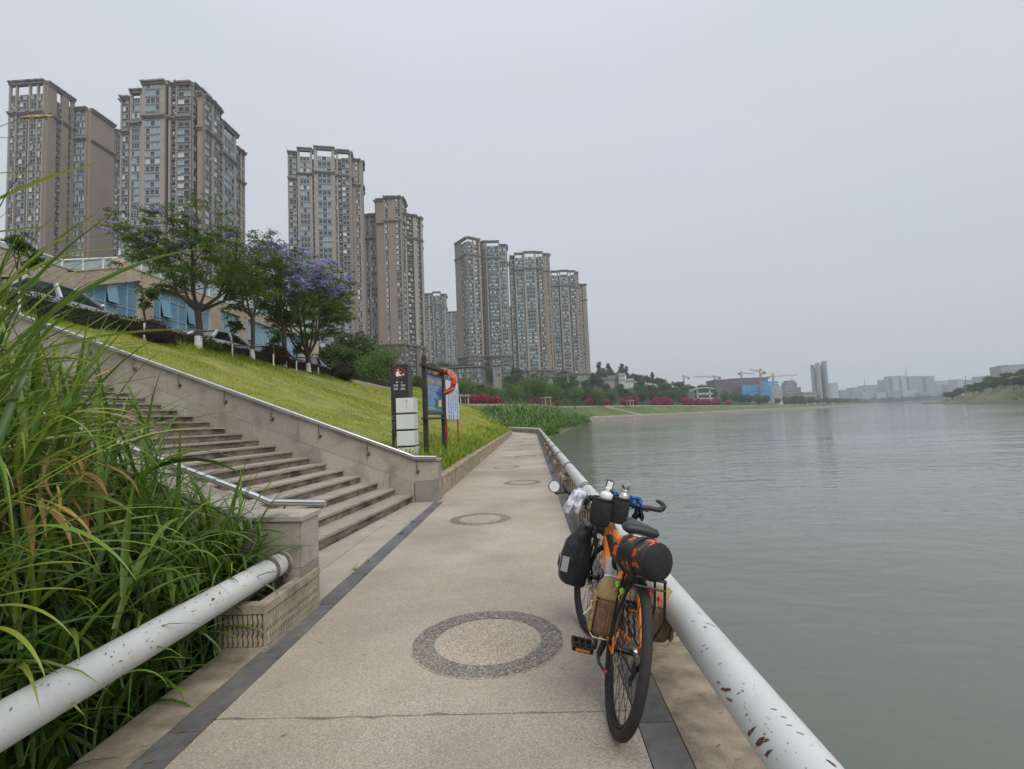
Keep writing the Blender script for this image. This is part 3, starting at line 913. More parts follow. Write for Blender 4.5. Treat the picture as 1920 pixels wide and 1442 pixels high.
# ================================================================== BEIGE GLASS-FRONTED BUILDING
def clip(poly, a, b, c):
    """keep the part of a convex polygon (y,z) where a*y+b*z<=c"""
    out = []
    for i in range(len(poly)):
        p, q = poly[i], poly[(i + 1) % len(poly)]
        dp = a * p[0] + b * p[1] - c; dq = a * q[0] + b * q[1] - c
        if dp <= 0: out.append(p)
        if (dp < 0 < dq) or (dq < 0 < dp):
            t = dp / (dp - dq); out.append((p[0] + (q[0] - p[0]) * t, p[1] + (q[1] - p[1]) * t))
    return out
m_stone = mat("beige_cladding", (0.50, 0.415, 0.31), 0.75, var=0.10, scale=3, rnd=0.06, dirt=(0.34, 0.28, 0.21), dscale=1.2, dlo=.52, dhi=.8)
m_bglass = mat("blue_window_glass", (0.17, 0.34, 0.46), 0.12, 0.0, var=.12, scale=.7, spec=0.9)
m_alu = mat("pale_blue_frame", (0.38, 0.50, 0.58), 0.5, 0.2, var=.08)
m_white = mat("white_metal", (0.72, 0.73, 0.74), 0.4, 0.0, var=.08)
m_dkin = mat("dark_interior", (0.015, 0.017, 0.02), 0.9, var=.3)
FX = -18.5
bld = thing("glass_building", "beige stone building with blue strip windows and a glass railed roof terrace", "building", (FX, 30, 4.7))
bi = Matrix.Translation(-bld.location)
ROOF = [(12.0, 8.25), (19.6, 8.2), (22.4, 9.24), (43.4, 9.3)]
def roof_z(y):
    return float(np.interp(y, [r[0] for r in ROOF], [r[1] for r in ROOF]))
b = MB(bi)
for (y0, z0), (y1, z1) in zip(ROOF[:-1], ROOF[1:]):
    b.hexa([(FX - .35, y0, 4.0), (FX - .35, y1, 4.0), (FX - 14, y1, 4.0), (FX - 14, y0, 4.0)],
           [(FX - .35, y0, z0 - .06), (FX - .35, y1, z1 - .06), (FX - 14, y1, z1 - .06), (FX - 14, y0, z0 - .06)])
wall = b.build("wall", m_joint, bld)
# right gable clad in one go of tiles too
SILL, HEAD = 6.85, 8.75
WIN = [[(20.1, SILL + .1), (23.1, SILL), (23.1, 8.8), (20.1, 7.72)], [(23.95, SILL), (28.5, SILL), (28.5, HEAD), (23.95, HEAD)],
       [(29.4, SILL), (31.4, SILL), (31.4, HEAD), (29.4, HEAD)], [(32.3, SILL), (40.3, SILL), (40.3, HEAD), (32.3, HEAD)]]
zr = [4.0, 4.6, 5.15, 5.7, 6.28, 6.85, 7.325, 7.8, 8.275, 8.75, 9.3]
for i in range(len(zr) - 1):
    y = 15.5 - (0.42 if i % 2 else 0)
    while y < 43.38:
        y1 = min(y + .84, 43.4)
        yy = max(y, 15.4)
        cell = [(yy + .005, zr[i] + .004), (y1 - .005, zr[i] + .004), (y1 - .005, zr[i + 1] - .004), (yy + .005, zr[i + 1] - .004)]
        y += .84
        # below the roof line
        if yy < 22.5:
            if yy < 19.6: cell = clip(cell, 0, 1, 8.2) if y1 < 19.7 else cell
            k = (9.24 - 8.2) / 2.8
            if y1 >= 19.6: cell = clip(cell, -k, 1, 8.2 - k * 19.6) if y1 < 22.6 else cell
        pieces = [cell] if len(cell) >= 3 else []
        for w in WIN:
            nxt = []
            for p in pieces:
                # split the tile round the window: left, right, below, above
                l_ = clip(p, 1, 0, w[0][0]); r_ = clip(p, -1, 0, -w[1][0])
                mid = clip(clip(p, -1, 0, -w[0][0]), 1, 0, w[1][0])
                kk = (w[2][1] - w[3][1]) / (w[1][0] - w[0][0])
                k0 = (w[1][1] - w[0][1]) / (w[1][0] - w[0][0])
                lo = clip(mid, -k0, 1, w[0][1] - k0 * w[0][0]) if len(mid) > 2 else []
                hi = clip(mid, kk, -1, -(w[3][1] - kk * w[0][0])) if len(mid) > 2 else []
                for q in (l_, r_, lo, hi):
                    if len(q) > 2:
                        ar = abs(sum(q[a][0] * q[(a + 1) % len(q)][1] - q[(a + 1) % len(q)][0] * q[a][1] for a in range(len(q)))) / 2
                        if ar > .004: nxt.append(q)
            pieces = nxt
        for p in pieces:
            q = MB(bi); n = len(p); d = random.uniform(0, .004)
            vs = [(FX - .36, a, c) for a, c in p] + [(FX + d, a, c) for a, c in p]
            q.add(vs, [tuple(range(n)), tuple(range(n, 2 * n))] + [(a, (a + 1) % n, n + (a + 1) % n, n + a) for a in range(n)])
            q.build("stone_tile", m_stone, wall)
for k in range(9):
    for i in range(len(zr) - 1):
        q = MB(bi); q.box(FX - .3 - 1.3 * (k + 1) + .005, FX - .3 - 1.3 * k - .005, 43.39, 43.43, zr[i] + .004, zr[i + 1] - .004); q.build("stone_tile", m_stone, wall)
# coping
for (y0, z0), (y1, z1) in zip(ROOF[:-1], ROOF[1:]):
    q = MB(bi)
    A_c = [(FX - .5, y0, z0), (FX + .03, y0, z0), (FX + .03, y1, z1), (FX - .5, y1, z1)]
    q.hexa(A_c, [(a, c, z + .05) for a, c, z in A_c]); q.build("coping", m_stone, wall)
# windows
def strip_window(w, step, opened):
    f = MB(bi); X0 = FX - .22; X1 = FX - .15
    (ya, za), (yb, zb), (_, zc), (_, zd) = w
    def zlo(y): return za + (zb - za) * (y - ya) / (yb - ya)
    def zhi(y): return zd + (zc - zd) * (y - ya) / (yb - ya)
    n = max(2, round((yb - ya) / step)); ys = [ya + (yb - ya) * i / n for i in range(n + 1)]
    for y in ys:
        f.hexa([(X0, y - .025, zlo(y)), (X1, y - .025, zlo(y)), (X1, y + .025, zlo(y)), (X0, y + .025, zlo(y))],
               [(X0, y - .025, zhi(y)), (X1, y - .025, zhi(y)), (X1, y + .025, zhi(y)), (X0, y + .025, zhi(y))])
    tz = [SILL + .48, SILL + 1.42]
    for z in tz:
        for a, c in zip(ys[:-1], ys[1:]):
            if z < min(zhi(a), zhi(c)) - .05:
                f.box(X0 + .005, X1 - .005, a + .026, c - .026, z - .02, z + .02)
    for fn, s_ in ((zlo, 1), (zhi, -1)):
        f.hexa([(X0 - .002, ya, fn(ya)), (X1 + .004, ya, fn(ya)), (X1 + .004, yb, fn(yb)), (X0 - .002, yb, fn(yb))],
               [(X0 - .002, ya, fn(ya) + .05 * s_), (X1 + .004, ya, fn(ya) + .05 * s_), (X1 + .004, yb, fn(yb) + .05 * s_), (X0 - .002, yb, fn(yb) + .05 * s_)])
    wo_ = f.build("window", m_alu, bld)
    levels = [-9] + tz + [99]
    for i, (a, c) in enumerate(zip(ys[:-1], ys[1:])):
        for j in range(3):
            l0 = [max(zlo(y), levels[j]) for y in (a, c)]; l1 = [min(zhi(y), levels[j + 1]) for y in (a, c)]
            if min(l1) - max(l0) < .08 and max(l1[0] - l0[0], l1[1] - l0[1]) < .15: continue
            l1 = [max(p, q + .01) for p, q in zip(l1, l0)]
            q = MB(bi)
            xg = FX - .19
            lo_ = [(xg - .01, a + .02, l0[0] + .015), (xg + .01, a + .02, l0[0] + .015), (xg + .01, c - .02, l0[1] + .015), (xg - .01, c - .02, l0[1] + .015)]
            hi_ = [(xg - .01, a + .02, l1[0] - .015), (xg + .01, a + .02, l1[0] - .015), (xg + .01, c - .02, l1[1] - .015), (xg - .01, c - .02, l1[1] - .015)]
            if (i, j) in opened:
                d = (l1[0] - l0[0]) * .42
                lo_ = [(x_ + d * .35 + .05, y_, z_ + .03) for x_, y_, z_ in lo_]
                hi_ = [(x_ + .04, y_, z_) for x_, y_, z_ in hi_]
                o = MB(bi); o.box(FX - .33, FX - .32, a + .02, c - .02, l0[0] + .02, l1[0] - .02); o.build("dark_gap_panel", m_dkin, wo_)  # near-black sheet paints the unlit gap behind the opened pane
            q.hexa(lo_, hi_)
            q.build("pane", m_bglass, wo_)
strip_window(WIN[0], .6, {(2, 1)})
strip_window(WIN[1], .65, {(1, 1), (4, 1)})
strip_window(WIN[2], .67, {(0, 0)})
strip_window(WIN[3], .8, {(0, 1), (4, 1)})
# roof terrace railing: white posts, rails and greenish glass
m_gl = mat("greenish_rail_glass", (0.36, 0.46, 0.45), 0.08, 0, var=.06, spec=.8)
rl = MB(bi)
RT = [(13.0, 8.62), (19.35, 8.62), (22.1, 9.62)]
X_ = FX - .30
rl.tube([(X_, y, z) for y, z in RT], .035, 8)
rl.tube([(X_, 22.15, 10.05), (X_, 43.2, 10.1)], .035, 8)
tr = rl.build("terrace_railing", m_white, bld, smooth=40)
ys = [13 + i * 1.27 for i in range(6)] + [20.3, 21.3, 22.1] + [22.2 + i * 1.3 for i in range(17)]
def rail_z(y):
    return float(np.interp(y, [13, 19.35, 22.12], [8.62, 8.62, 9.62])) if y < 22.13 else 10.06
for y in ys:
    q = MB(bi); q.box(X_ - .03, X_ + .03, y - .03, y + .03, roof_z(y) - .02, rail_z(y) - .02); q.build("post", m_white, tr)
for a, c in zip(ys[:-1], ys[1:]):
    if a < 22.12 < c: continue
    q = MB(bi)
    q.hexa([(X_ - .006, a + .06, roof_z(a) + .07), (X_ + .006, a + .06, roof_z(a) + .07), (X_ + .006, c - .06, roof_z(c) + .07), (X_ - .006, c - .06, roof_z(c) + .07)],
           [(X_ - .006, a + .06, rail_z(a) - .1), (X_ + .006, a + .06, rail_z(a) - .1), (X_ + .006, c - .06, rail_z(c) - .1), (X_ - .006, c - .06, rail_z(c) - .1)])
    q.build("glass_panel", m_gl, tr)
q = MB(bi); q.box(FX - 1.1, FX - .02, 22.12, 22.16, 9.2, 9.62); q.box(FX - .5, FX + .012, 22.1, 22.9, 9.295, 9.45); q.build("parapet_block", m_stone, bld)

# ================================================================== PARKED CARS
m_tyre = mat("rubber", (0.02, 0.02, 0.021), 0.75, var=.2, scale=30)
m_carg = mat("car_glass", (0.02, 0.025, 0.03), 0.06, 0, var=.1, spec=.8)
m_lamp = mat("lamp_lens", (0.6, 0.6, 0.6), .15, 0, var=.05)
m_red_l = mat("tail_lens", (0.35, 0.02, 0.02), .2, 0, var=.05)
def car(label, loc, paint, rotz=0.0, L=4.6, Wd=1.8, H=1.46):
    t = thing("parked_car", label, "car", loc, (0, 0, rotz), "cars parked in front of the glass building")
    hw = Wd / 2
    # stations along the length: y, floor, shoulder height, roof height, half widths
    S = [(-2.28, .42, .62, .66, .78), (-2.2, .28, .80, .86, .84), (-1.75, .2, .90, .97, .89), (-1.0, .18, .92, .98, .9), (0.2, .18, .92, .98, .9), (1.0, .18, .90, .96, .9), (1.6, .2, .84, .90, .88), (2.1, .26, .70, .76, .82), (2.28, .38, .55, .60, .72)]
    b = MB(); vs = []; fs = []
    for (y, zf, zs, zt, w) in S:
        vs += [(-w * .9, y, zf), (w * .9, y, zf), (w, y, zf + .15), (w, y, zs - .12), (w * .95, y, zs), (w * .82, y, zt), (-w * .82, y, zt), (-w * .95, y, zs), (-w, y, zs - .12), (-w, y, zf + .15)]
    n = 10
    for i in range(len(S) - 1):
        for k in range(n):
            fs.append((i * n + k, i * n + (k + 1) % n, (i + 1) * n + (k + 1) % n, (i + 1) * n + k))
    fs.append(tuple(range(n))); fs.append(tuple(range((len(S) - 1) * n, len(S) * n)))
    b.add(vs, fs)
    # roof and pillars
    R = [(-1.95, .99, .70), (-1.25, 1.40, .60), (-.3, H, .60), (.35, H - .02, .60), (1.25, .98, .70)]
    body = None
    rv = []; rf = []
    for (y, z, w) in R:
        rv += [(-w, y, z), (-w * .5, y, z + .012), (w * .5, y, z + .012), (w, y, z), (w * .98, y, z - .05), (-w * .98, y, z - .05)]
    for i in range(1, 3):
        for k in range(6):
            rf.append((i * 6 + k, i * 6 + (k + 1) % 6, (i + 1) * 6 + (k + 1) % 6, (i + 1) * 6 + k))
    b.add(rv, rf)
    for sx in (-1, 1):
        b.tube([(sx * .80, 1.22, .97), (sx * .60, .36, H - .03)], .055, 6)
        b.tube([(sx * .82, -.35, .97), (sx * .61, -.3, H - .03)], .055, 6)
        b.tube([(sx * .80, -1.9, .98), (sx * .60, -1.25, 1.38)], .08, 6)
    body = b.build("body", paint, t, smooth=35)
    g = MB()
    gv = []
    for (y, z, w) in [(-1.93, .97, .78), (-1.25, 1.375, .585), (-.3, H - .03, .585), (.35, H - .045, .585), (1.24, .955, .79)]:
        gv.append((y, z, w))
    for (y0, z0, w0), (y1, z1, w1) in zip(gv[:-1], gv[1:]):
        g.hexa([(-.80, y0, .93), (.80, y0, .93), (.80, y1, .93), (-.80, y1, .93)], [(-w0, y0, z0), (w0, y0, z0), (w1, y1, z1), (-w1, y1, z1)])
    g.build("windows", m_carg, t)
    wm = MB(); wm.lathe([(.2, -.1), (.33, -.1), (.34, -.06), (.34, .06), (.33, .1), (.2, .1)], 20, T=Matrix.Rotation(pi / 2, 4, 'Y'))
    rm = MB(); rm.lathe([(.02, .09), (.2, .085), (.2, -.085), (.02, -.09)], 10, T=Matrix.Rotation(pi / 2, 4, 'Y'))
    for sx in (-1, 1):
        for y in (-1.38, 1.38):
            w = wm.build("wheel", m_tyre, t, (sx * .80, y, .34), smooth=40)
            rm.build("rim", m_steel, w, (sx * .02, 0, 0), smooth=40)
        h = MB(); h.hexa([(sx * .55, 2.12, .58), (sx * .80, 2.0, .58), (sx * .80, 2.06, .72), (sx * .55, 2.18, .70)], [(sx * .55, 2.2, .58), (sx * .82, 2.08, .58), (sx * .82, 2.04, .74), (sx * .55, 2.16, .72)])
        h.build("headlight", m_lamp, t)
        h = MB(); h.box(sx * .62 - .16, sx * .62 + .16, -2.27, -2.19, .66, .80); h.build("tail_light", m_red_l, t)
        m_ = MB(); m_.ell((sx * 1.0, .95, .98), (.09, .05, .07), 8, 6); m_.build("mirror", paint, t, smooth=60)
    return t
car("silver car at the far left, only its roof and side windows above the hedge", (-15.25, 15.2, 4.78), mat("silver_paint", (0.50, 0.52, 0.55), .28, .5, var=.03))
car("white car parked behind the broad jacaranda's trunk", (-15.3, 24.3, 4.78), mat("white_paint", (0.75, 0.76, 0.77), .25, 0, var=.03), L=4.4)
car("pale grey car parked between the two jacaranda trunks", (-15.4, 29.4, 4.78), mat("grey_paint", (0.38, 0.40, 0.42), .28, .4, var=.03))
car("black car parked near the end of the glass building", (-15.3, 34.6, 4.78), mat("black_paint", (0.02, 0.02, 0.024), .2, 0, var=.03))

# ================================================================== APARTMENT TOWERS
m_tw = mat("tower_wall", (0.195, 0.17, 0.152), 0.85, var=.08, scale=.15, dirt=(0.22, 0.19, 0.17), dscale=.12, dlo=.5, dhi=.75, streak=(1, 1, .25))
m_tn = mat("tower_plain_wall", (0.255, 0.205, 0.165), 0.85, var=.07, scale=.12, dirt=(0.205, 0.17, 0.145), dscale=.09, dlo=.5, dhi=.75, streak=(1, 1, .2))
m_tp = mat("tower_pier", (0.30, 0.262, 0.228), 0.85, var=.07, scale=.2)
m_tt = mat("tower_trim", (0.215, 0.185, 0.17), 0.85, var=.1, scale=.3)
m_td = mat("tower_base_stone", (0.145, 0.115, 0.10), 0.85, var=.15, scale=.3)
m_tsp = mat("tower_spandrel", (0.165, 0.18, 0.185), 0.5, var=.2, scale=.25)
m_tsl = mat("tower_core", (0.085, 0.076, 0.072), 0.9, var=.15, scale=.3)
m_wf = mat("window_frame_white", (0.42, 0.42, 0.41), .5, var=.15)
m_wg = [mat("window_glass_pale", (0.43, 0.47, 0.49), .12, 0, var=.25, scale=.5, spec=.7), mat("window_glass_blue", (0.19, 0.28, 0.34), .1, 0, var=.25, scale=.5, spec=.7),  # pale glass colour has the sky's reflection painted in
        mat("window_glass_dark", (0.022, 0.025, 0.03), .1, 0, var=.3, scale=.5, spec=.6), mat("window_curtain", (0.54, 0.525, 0.50), .5, 0, var=.2, scale=.5)]  # near-black glass colour also stands for the shade inside opened panes
m_haze_tw = None
# window templates, unit square in x and z, looking along -y
def win_template(kind, seed, opened=False):
    r = random.Random(seed); b = MB()
    fr = .05
    b.box(-.5, .5, -.10, 0.02, -.5, -.5 + fr, 0); b.box(-.5, .5, -.10, 0.02, .5 - fr, .5, 0)
    n = 3 if kind == 'bay' else 2
    for i in range(n + 1):
        x = -.5 + i / n
        x0 = min(max(x - fr * .4, -.5), .5 - fr * .8)
        b.box(x0, x0 + fr * .8, -.10, 0.02, -.5 + fr, .5 - fr, 0)
    if kind == 'bay':
        b.box(-.47, .47, -.09, .01, -.08, -.05, 0)
    op = r.randrange(n) if r.random() < .6 else -1
    base = 3 if opened else r.choice([1, 1, 2, 2, 3, 4])
    for i in range(n):
        mi = base
        if i == op: mi = 3
        elif r.random() < .25 and not opened: mi = r.choice([1, 4, 2])
        b.box(-.5 + i / n + .02, -.5 + (i + 1) / n - .02, -.06, 0.01, -.46, .46, mi)
    return b.mesh("window", [m_wf] + m_wg)
WT = {k: [win_template(k, 100 * j + 7 * len(k), j == 9) for j in range(10)] for k in ('win', 'bay')}
TPL = {}
for k, l in WT.items():
    TPL[k] = []
    for me in l:
        v = np.array([tuple(q.co) for q in me.vertices]); f = np.array([tuple(p.vertices) for p in me.polygons]); mi = np.array([p.material_index for p in me.polygons])
        TPL[k].append((v, f, mi))
FH = 3.0
DEPTH = {'P': .95, 'N': .95, 'W': .5, 'B': .8, 'S': 0.0, 'D': .1, 'A': .95}
class Tower:
    def __init__(self, label, loc, single=300, fh=FH):
        self.t = thing("apartment_tower", label, "tower", loc); self.i = Matrix.Translation(-Vector(loc))
        self.wall = MB(self.i); self.wins = []; self.single = single; self.fh = fh; self.seed = int(abs(loc[0]) * 7 + loc[1])
        self.r = random.Random(self.seed)
    def face(self, O, U, N, W, z0, z1, pat, crown=0, band=True, zb=None):
        w_ = self.wall; tot = sum(p[1] for p in pat); x = 0
        Z = Vector((0, 0, 1))
        fh = self.fh
        def bx(u0, u1, d0, d1, za, zc, m):
            A = [O + U * u0 + N * d0, O + U * u1 + N * d0, O + U * u1 + N * d1, O + U * u0 + N * d1]
            w_.hexa([p + Z * za for p in A], [p + Z * zc for p in A], m)
        for (k, wt) in pat:
            w = W * wt / tot; u0, u1 = x, x + w; x += w
            d = DEPTH[k]
            top = z1 - crown if (crown and k not in 'PN') else z1 - (1.5 if crown else 0)
            zb_ = zb if zb else z0
            if d > 0:
                if zb: bx(u0, u1, -.02, d + .05, z0, zb, 3)
                bx(u0, u1, -.02, d, zb_, top, 1 if k == 'P' else 7 if k == 'N' else 0)
            nf = int((top - z0 - .3) / fh)
            for i in range(nf):
                zc = top - (i + 1) * fh
                if k in 'WBSD':
                    if k == 'B':
                        ww, hh, kind = w * .96, 1.9, 'bay'
                        bx(u0 + w * .03, u1 - w * .03, d, d + .12, zc + .08, zc + .82, 4)
                    elif k == 'W':
                        ww, hh, kind = w * .90, 1.8, 'win'
                        bx(u0 + w * .02, u1 - w * .02, d, d + .22, zc + .55, zc + .70, 2)
                        bx(u0 + w * .02, u1 - w * .02, d, d + .15, zc + 2.52, zc + 2.62, 2)
                    else:
                        ww, hh, kind = w * .62, 1.35, 'win'
                        bx(u0, u1, d, d + .5, zc + .1, zc + .32, 2)
                        if self.r.random() < .3:
                            bx(u0 + w * .55, u0 + w * .8, d + .05, d + .4, zc + .33, zc + .85, 5)
                    c = O + U * ((u0 + u1) / 2) + N * (d + .02) + Z * (zc + (.85 if k != 'W' else .72) + hh / 2)
                    self.wins.append((c, U, N, ww, hh, kind, self.r.randrange(10)))
                    if k == 'W' and self.r.random() < .16:
                        uu = u0 + w * self.r.choice([.12, .62]); bx(uu, uu + .85, d, d + .42, zc - .12, zc + .5, 5)
            # string courses follow the steps of the facade
            if band:
                for zz in (z1 - 4.4 * fh,) + ((zb,) if zb else ()):
                    bx(u0 - .1, u1 + .1, d, d + .9, zz - .45, zz + .2, 2)
                    bx(u0 - .06, u1 + .06, d, d + .4, zz - 1.1, zz - .452, 2)
            if not crown:
                bx(u0 - .12, u1 + .12, d - .6, d + .55, z1 - .8, z1 + .0, 2)
                bx(u0 - .2, u1 + .2, d - .6, d + 1.1, z1 + .002, z1 + .6, 2)
            if crown:
                bx(u0 - .12, u1 + .12, -.6, .95 + .3, z1 - 1.502, z1 - .5, 2)
                bx(u0 - .2, u1 + .2, -.6, .95 + .75, z1 - .498, z1 + .1, 2)
    def block(self, p0, ang, W, D, z0, z1, front=None, right=None, left=None, crown=0, band=True, zb=None):
        U = Vector((cos(ang), sin(ang), 0)); V = Vector((-sin(ang), cos(ang), 0)); p0 = Vector((p0[0], p0[1], 0))
        A = [p0, p0 + U * W, p0 + U * W + V * D, p0 + V * D]
        Z = Vector((0, 0, 1)); top = z1 - (crown + .3 if crown else .1)
        self.wall.hexa([p + Z * z0 for p in A], [p + Z * top for p in A], 6)
        if front: self.face(A[0], U, -V, W, z0, z1, front, crown, band, zb)
        if right: self.face(A[1], V, U, D, z0, z1, right, crown, band, zb)
        if left: self.face(A[3], -V, -U, D, z0, z1, left, crown, band, zb)
    def finish(self):
        o = self.wall.build("wall", [m_tw, m_tp, m_tt, m_td, m_tsp, m_wf, m_tsl, m_tn], self.t, fix=False)
        w = self.wins
        w.sort(key=lambda q: -(q[0].z > 34) * 10 - q[3] * q[4] * (1.5 if q[2].y < -.5 else 1))
        loc = self.t.location
        for (c, U, N, ww, hh, kind, vr) in w[:self.single]:
            q = bpy.data.objects.new("window", WT[kind][vr]); COL.objects.link(q); q.parent = self.t
            m = Matrix.Identity(4)
            Y = -N
            for r_ in range(3):
                m[r_][0] = U[r_] * ww; m[r_][1] = Y[r_]; m[r_][2] = (0, 0, hh)[r_]; m[r_][3] = (c - loc)[r_]
            q.matrix_basis = m
        rest = w[self.single:]
        if rest:
            Vs = []; Fs = []; Ms = []; n0 = 0
            for (c, U, N, ww, hh, kind, vr) in rest:
                v, f, mi = TPL[kind][vr]
                P_ = np.array(c - loc)[None] + v[:, :1] * ww * np.array(U)[None] + v[:, 1:2] * -np.array(N)[None] + v[:, 2:3] * hh * np.array([0, 0, 1.0])[None]
                Vs.append(P_); Fs.append(f + n0); Ms.append(mi); n0 += len(v)
            me = np_mesh("windows", np.concatenate(Vs), np.concatenate(Fs), [m_wf] + m_wg, np.concatenate(Ms))
            q = np_obj("windows", me, self.t); q['kind'] = 'stuff'
        return self.t
PYREF = 250
def XY(px, Y, py=None):
    p = atY(px, py if py else PYREF, Y); return (p.x, Y)
def ZT(px, py, Y): return atY(px, py, Y).z
def span(x0, x1, Y): return atY(x1, 300, Y).x - atY(x0, 300, Y).x
Z0 = 20.0
# tower 1 (far left, two slabs)
T = Tower("leftmost brown apartment tower, partly behind reed blades, two staggered slabs", (-190, 196, Z0), 300)
Y = 190
T.block(XY(19, Y), 0, span(19, 85, Y), 12, Z0, ZT(60, 154, Y), [('P', .6), ('W', 2), ('P', .5), ('S', .8), ('W', 3), ('S', .9), ('P', .5), ('W', 2.6), ('P', .5), ('W', 1.8), ('P', .5)], right=[('N', 3), ('D', 2), ('N', 2.4), ('S', 1.2), ('N', 1)], crown=5.6)
T.block(XY(84, 200), 0, span(84, 120, 200), 14, Z0, ZT(110, 205, 200), [('S', 1), ('S', 1), ('S', 1)], band=False)
Y = 203
T.block(XY(119, Y), 0, span(119, 166, Y), 12.5, Z0, ZT(150, 207, Y), [('P', .6), ('B', 2), ('P', .8), ('S', 1.2), ('B', 2), ('B', 2), ('N', .5)], right=[('N', 6)])
T.block(XY(185, 216), 0, span(185, 214, 217), 7, Z0, ZT(210, 247, 217), [('N', 3), ('W', 1.6), ('P', .6)], right=[('W', 2), ('S', 1), ('W', 2)])
T.finish()
# tower 2
T = Tower("broad brown apartment tower behind the large jacaranda, with stepped cornices", (-130, 185, Z0), 300)
Y = 180
T.block(XY(230, Y), 0, span(230, 247, Y), 14, Z0, ZT(236, 186, Y), [('P', .5), ('W', 3.2), ('S', .9)], left=[('W', 3), ('N', 4)])
T.block(XY(247, Y), 0, span(247, 269, Y), 14, Z0, ZT(258, 171, Y), [('P', .6), ('B', 3), ('P', .6)], crown=3.2)
T.block(XY(269, Y - 1), 0, span(269, 312, Y - 1), 14, Z0, ZT(290, 157.5, Y - 1), [('P', 1.1), ('B', 5), ('P', 1.4)])
T.block(XY(312, Y + 1), 0, span(312, 320, Y + 1), 13, Z0, ZT(316, 166, Y + 1), [('S', 2)])
T.block(XY(319, Y - .5), 0, span(319, 360, Y - .5), 9, Z0, ZT(340, 158.5, Y - .5), [('P', .6), ('S', 1.6), ('P', .3), ('W', 4.2)], right=[('W', 1.6), ('N', 3)])
T.block(XY(358, Y + 6), 0, span(358, 375, Y + 6), 9, Z0, ZT(366, 193, Y + 6), [('S', 1.5), ('D', 1.5)])
p = XY(373, Y)
T.block(p, 0, span(373, 382, Y), 11, Z0, ZT(380, 179, Y), [('N', 3)], right=[('W', 3), ('P', .7), ('W', 3), ('S', 1.5)])
T.block((p[0], 191.2), 0, span(373, 379, Y), 11, Z0, ZT(380, 179, Y) - 3.0, None, right=[('P', .8), ('B', 5), ('P', .9), ('S', 1)], crown=3.2)
T.block((p[0], 202.4), 0, span(373, 375.5, Y), 6, Z0, ZT(380, 179, Y) - 8.0, None, right=[('W', 3), ('P', .8), ('W', 1.5), ('P', .5)])
T.finish()
# tower 3
PYREF = 300
T = Tower("tall brown apartment tower right of the purple trees, with open frames along its top", (-100, 245, Z0), 300)
a = radians(14)
def B3(x0, x1, y, Yc, D, front, right=None, left=None, crown=0, z0=Z0, ang=a, zb=None, band=True):
    T.block(XY(x0, Yc), ang, span(x0, x1, Yc) / cos(ang) * 1.0, D, z0, ZT((x0 + x1) / 2, y, Yc), front, right, left, crown, band, zb)
zb = ZT(600, 622, 241)
B3(540, 558, 286, 241, 14, [('P', .35), ('W', 3), ('S', .9)], zb=zb)
B3(558, 583, 277.5, 242, 14, [('P', .8), ('B', 3.6), ('P', .8)], crown=4.5, zb=zb)
B3(583, 590, 283, 244, 12, [('S', 2)], crown=4, zb=zb)
B3(589, 624, 274.5, 243, 15, [('P', 1), ('B', 4.6), ('P', 1)], crown=5, zb=zb)
B3(624, 632, 283, 246, 12, [('W', 2)], crown=4, zb=zb)
B3(631, 653, 281.5, 246.5, 14, [('P', .5), ('S', 1.2), ('W', 2.8)], right=[('N', 3)], crown=4, zb=zb)
B3(652, 674, 300, 252, 10, [('S', .6), ('N', 2.6), ('W', 1.8), ('P', .5)], right=[('N', 2), ('W', 2)], zb=zb)
T.finish()
# tower 4
PYREF = 390
T = Tower("brown apartment tower in the centre of the row with a tall plain wall slab", (-72, 275, Z0), 300)
zb = ZT(740, 645, 270)
T.block(XY(683, 276), 0, span(683, 708, 276), 14, Z0, ZT(700, 404, 276), [('P', .8), ('W', 1.6), ('P', .8), ('B', 3), ('S', 1)], zb=zb)
T.block(XY(706, 270), 0, span(706, 720, 270), 12, Z0, ZT(712, 376, 270), [('N', 4)], left=[('N', 4)], zb=zb)
T.block(XY(720, 269.5), 0, span(720, 729, 269.5), 12, Z0, ZT(725, 371, 269.5), [('P', .5), ('W', 1.4), ('P', .3)], zb=zb)
T.block(XY(729, 270), 0, span(729, 752, 270), 12, Z0, ZT(740, 371, 270), [('N', 2.6), ('W', 2.0), ('P', .3)], right=[('W', 2), ('S', 1.5)], zb=zb)
ang = radians(40)
T.block(XY(753, 275), ang, 8.5, 10, Z0, ZT(757, 400, 275), [('P', .8), ('S', 1.6), ('P', .8)], zb=zb)
T.block(XY(761, 281), ang, 9.5, 11, Z0, ZT(770, 403, 281), [('P', .6), ('B', 3), ('S', 1), ('P', .5)], right=[('N', 2)], zb=zb)
T.block(XY(776, 291), ang, 4.6, 11, Z0, ZT(786, 421, 291), [('W', 2.6), ('P', .3)], right=[('W', 3), ('N', 3)], zb=zb)
T.finish()
# tower 5
PYREF = 455
T = Tower("brown tower with a plain left wall and a tall recess, right of the sign boards", (-45, 385, Z0), 0)
zb = ZT(880, 668, 378)
T.block(XY(876, 374), radians(38), 11, 18, Z0, ZT(877, 444, 374), [('W', 2.2), ('P', .5), ('W', 2.4), ('P', .6)], left=[('N', 4.2), ('W', 1.8), ('B', 2.4)], crown=3.5, zb=zb)
T.block(XY(893, 386), 0, span(893, 911, 386), 10, Z0, ZT(900, 454, 386), [('N', 1.2), ('S', 1), ('N', 1.2)], zb=zb)
T.block(XY(910, 382), radians(4), span(910, 935, 382), 12, Z0, ZT(920, 452, 382), [('P', .5), ('S', .6), ('B', 3), ('W', 1.8), ('P', .5)], crown=4, zb=zb)
T.block(XY(935, 384), radians(4), span(935, 948, 384), 12, Z0, ZT(940, 460, 384), [('B', 3), ('P', .4)], right=[('W', 2), ('N', 3)], zb=zb)
T.finish()
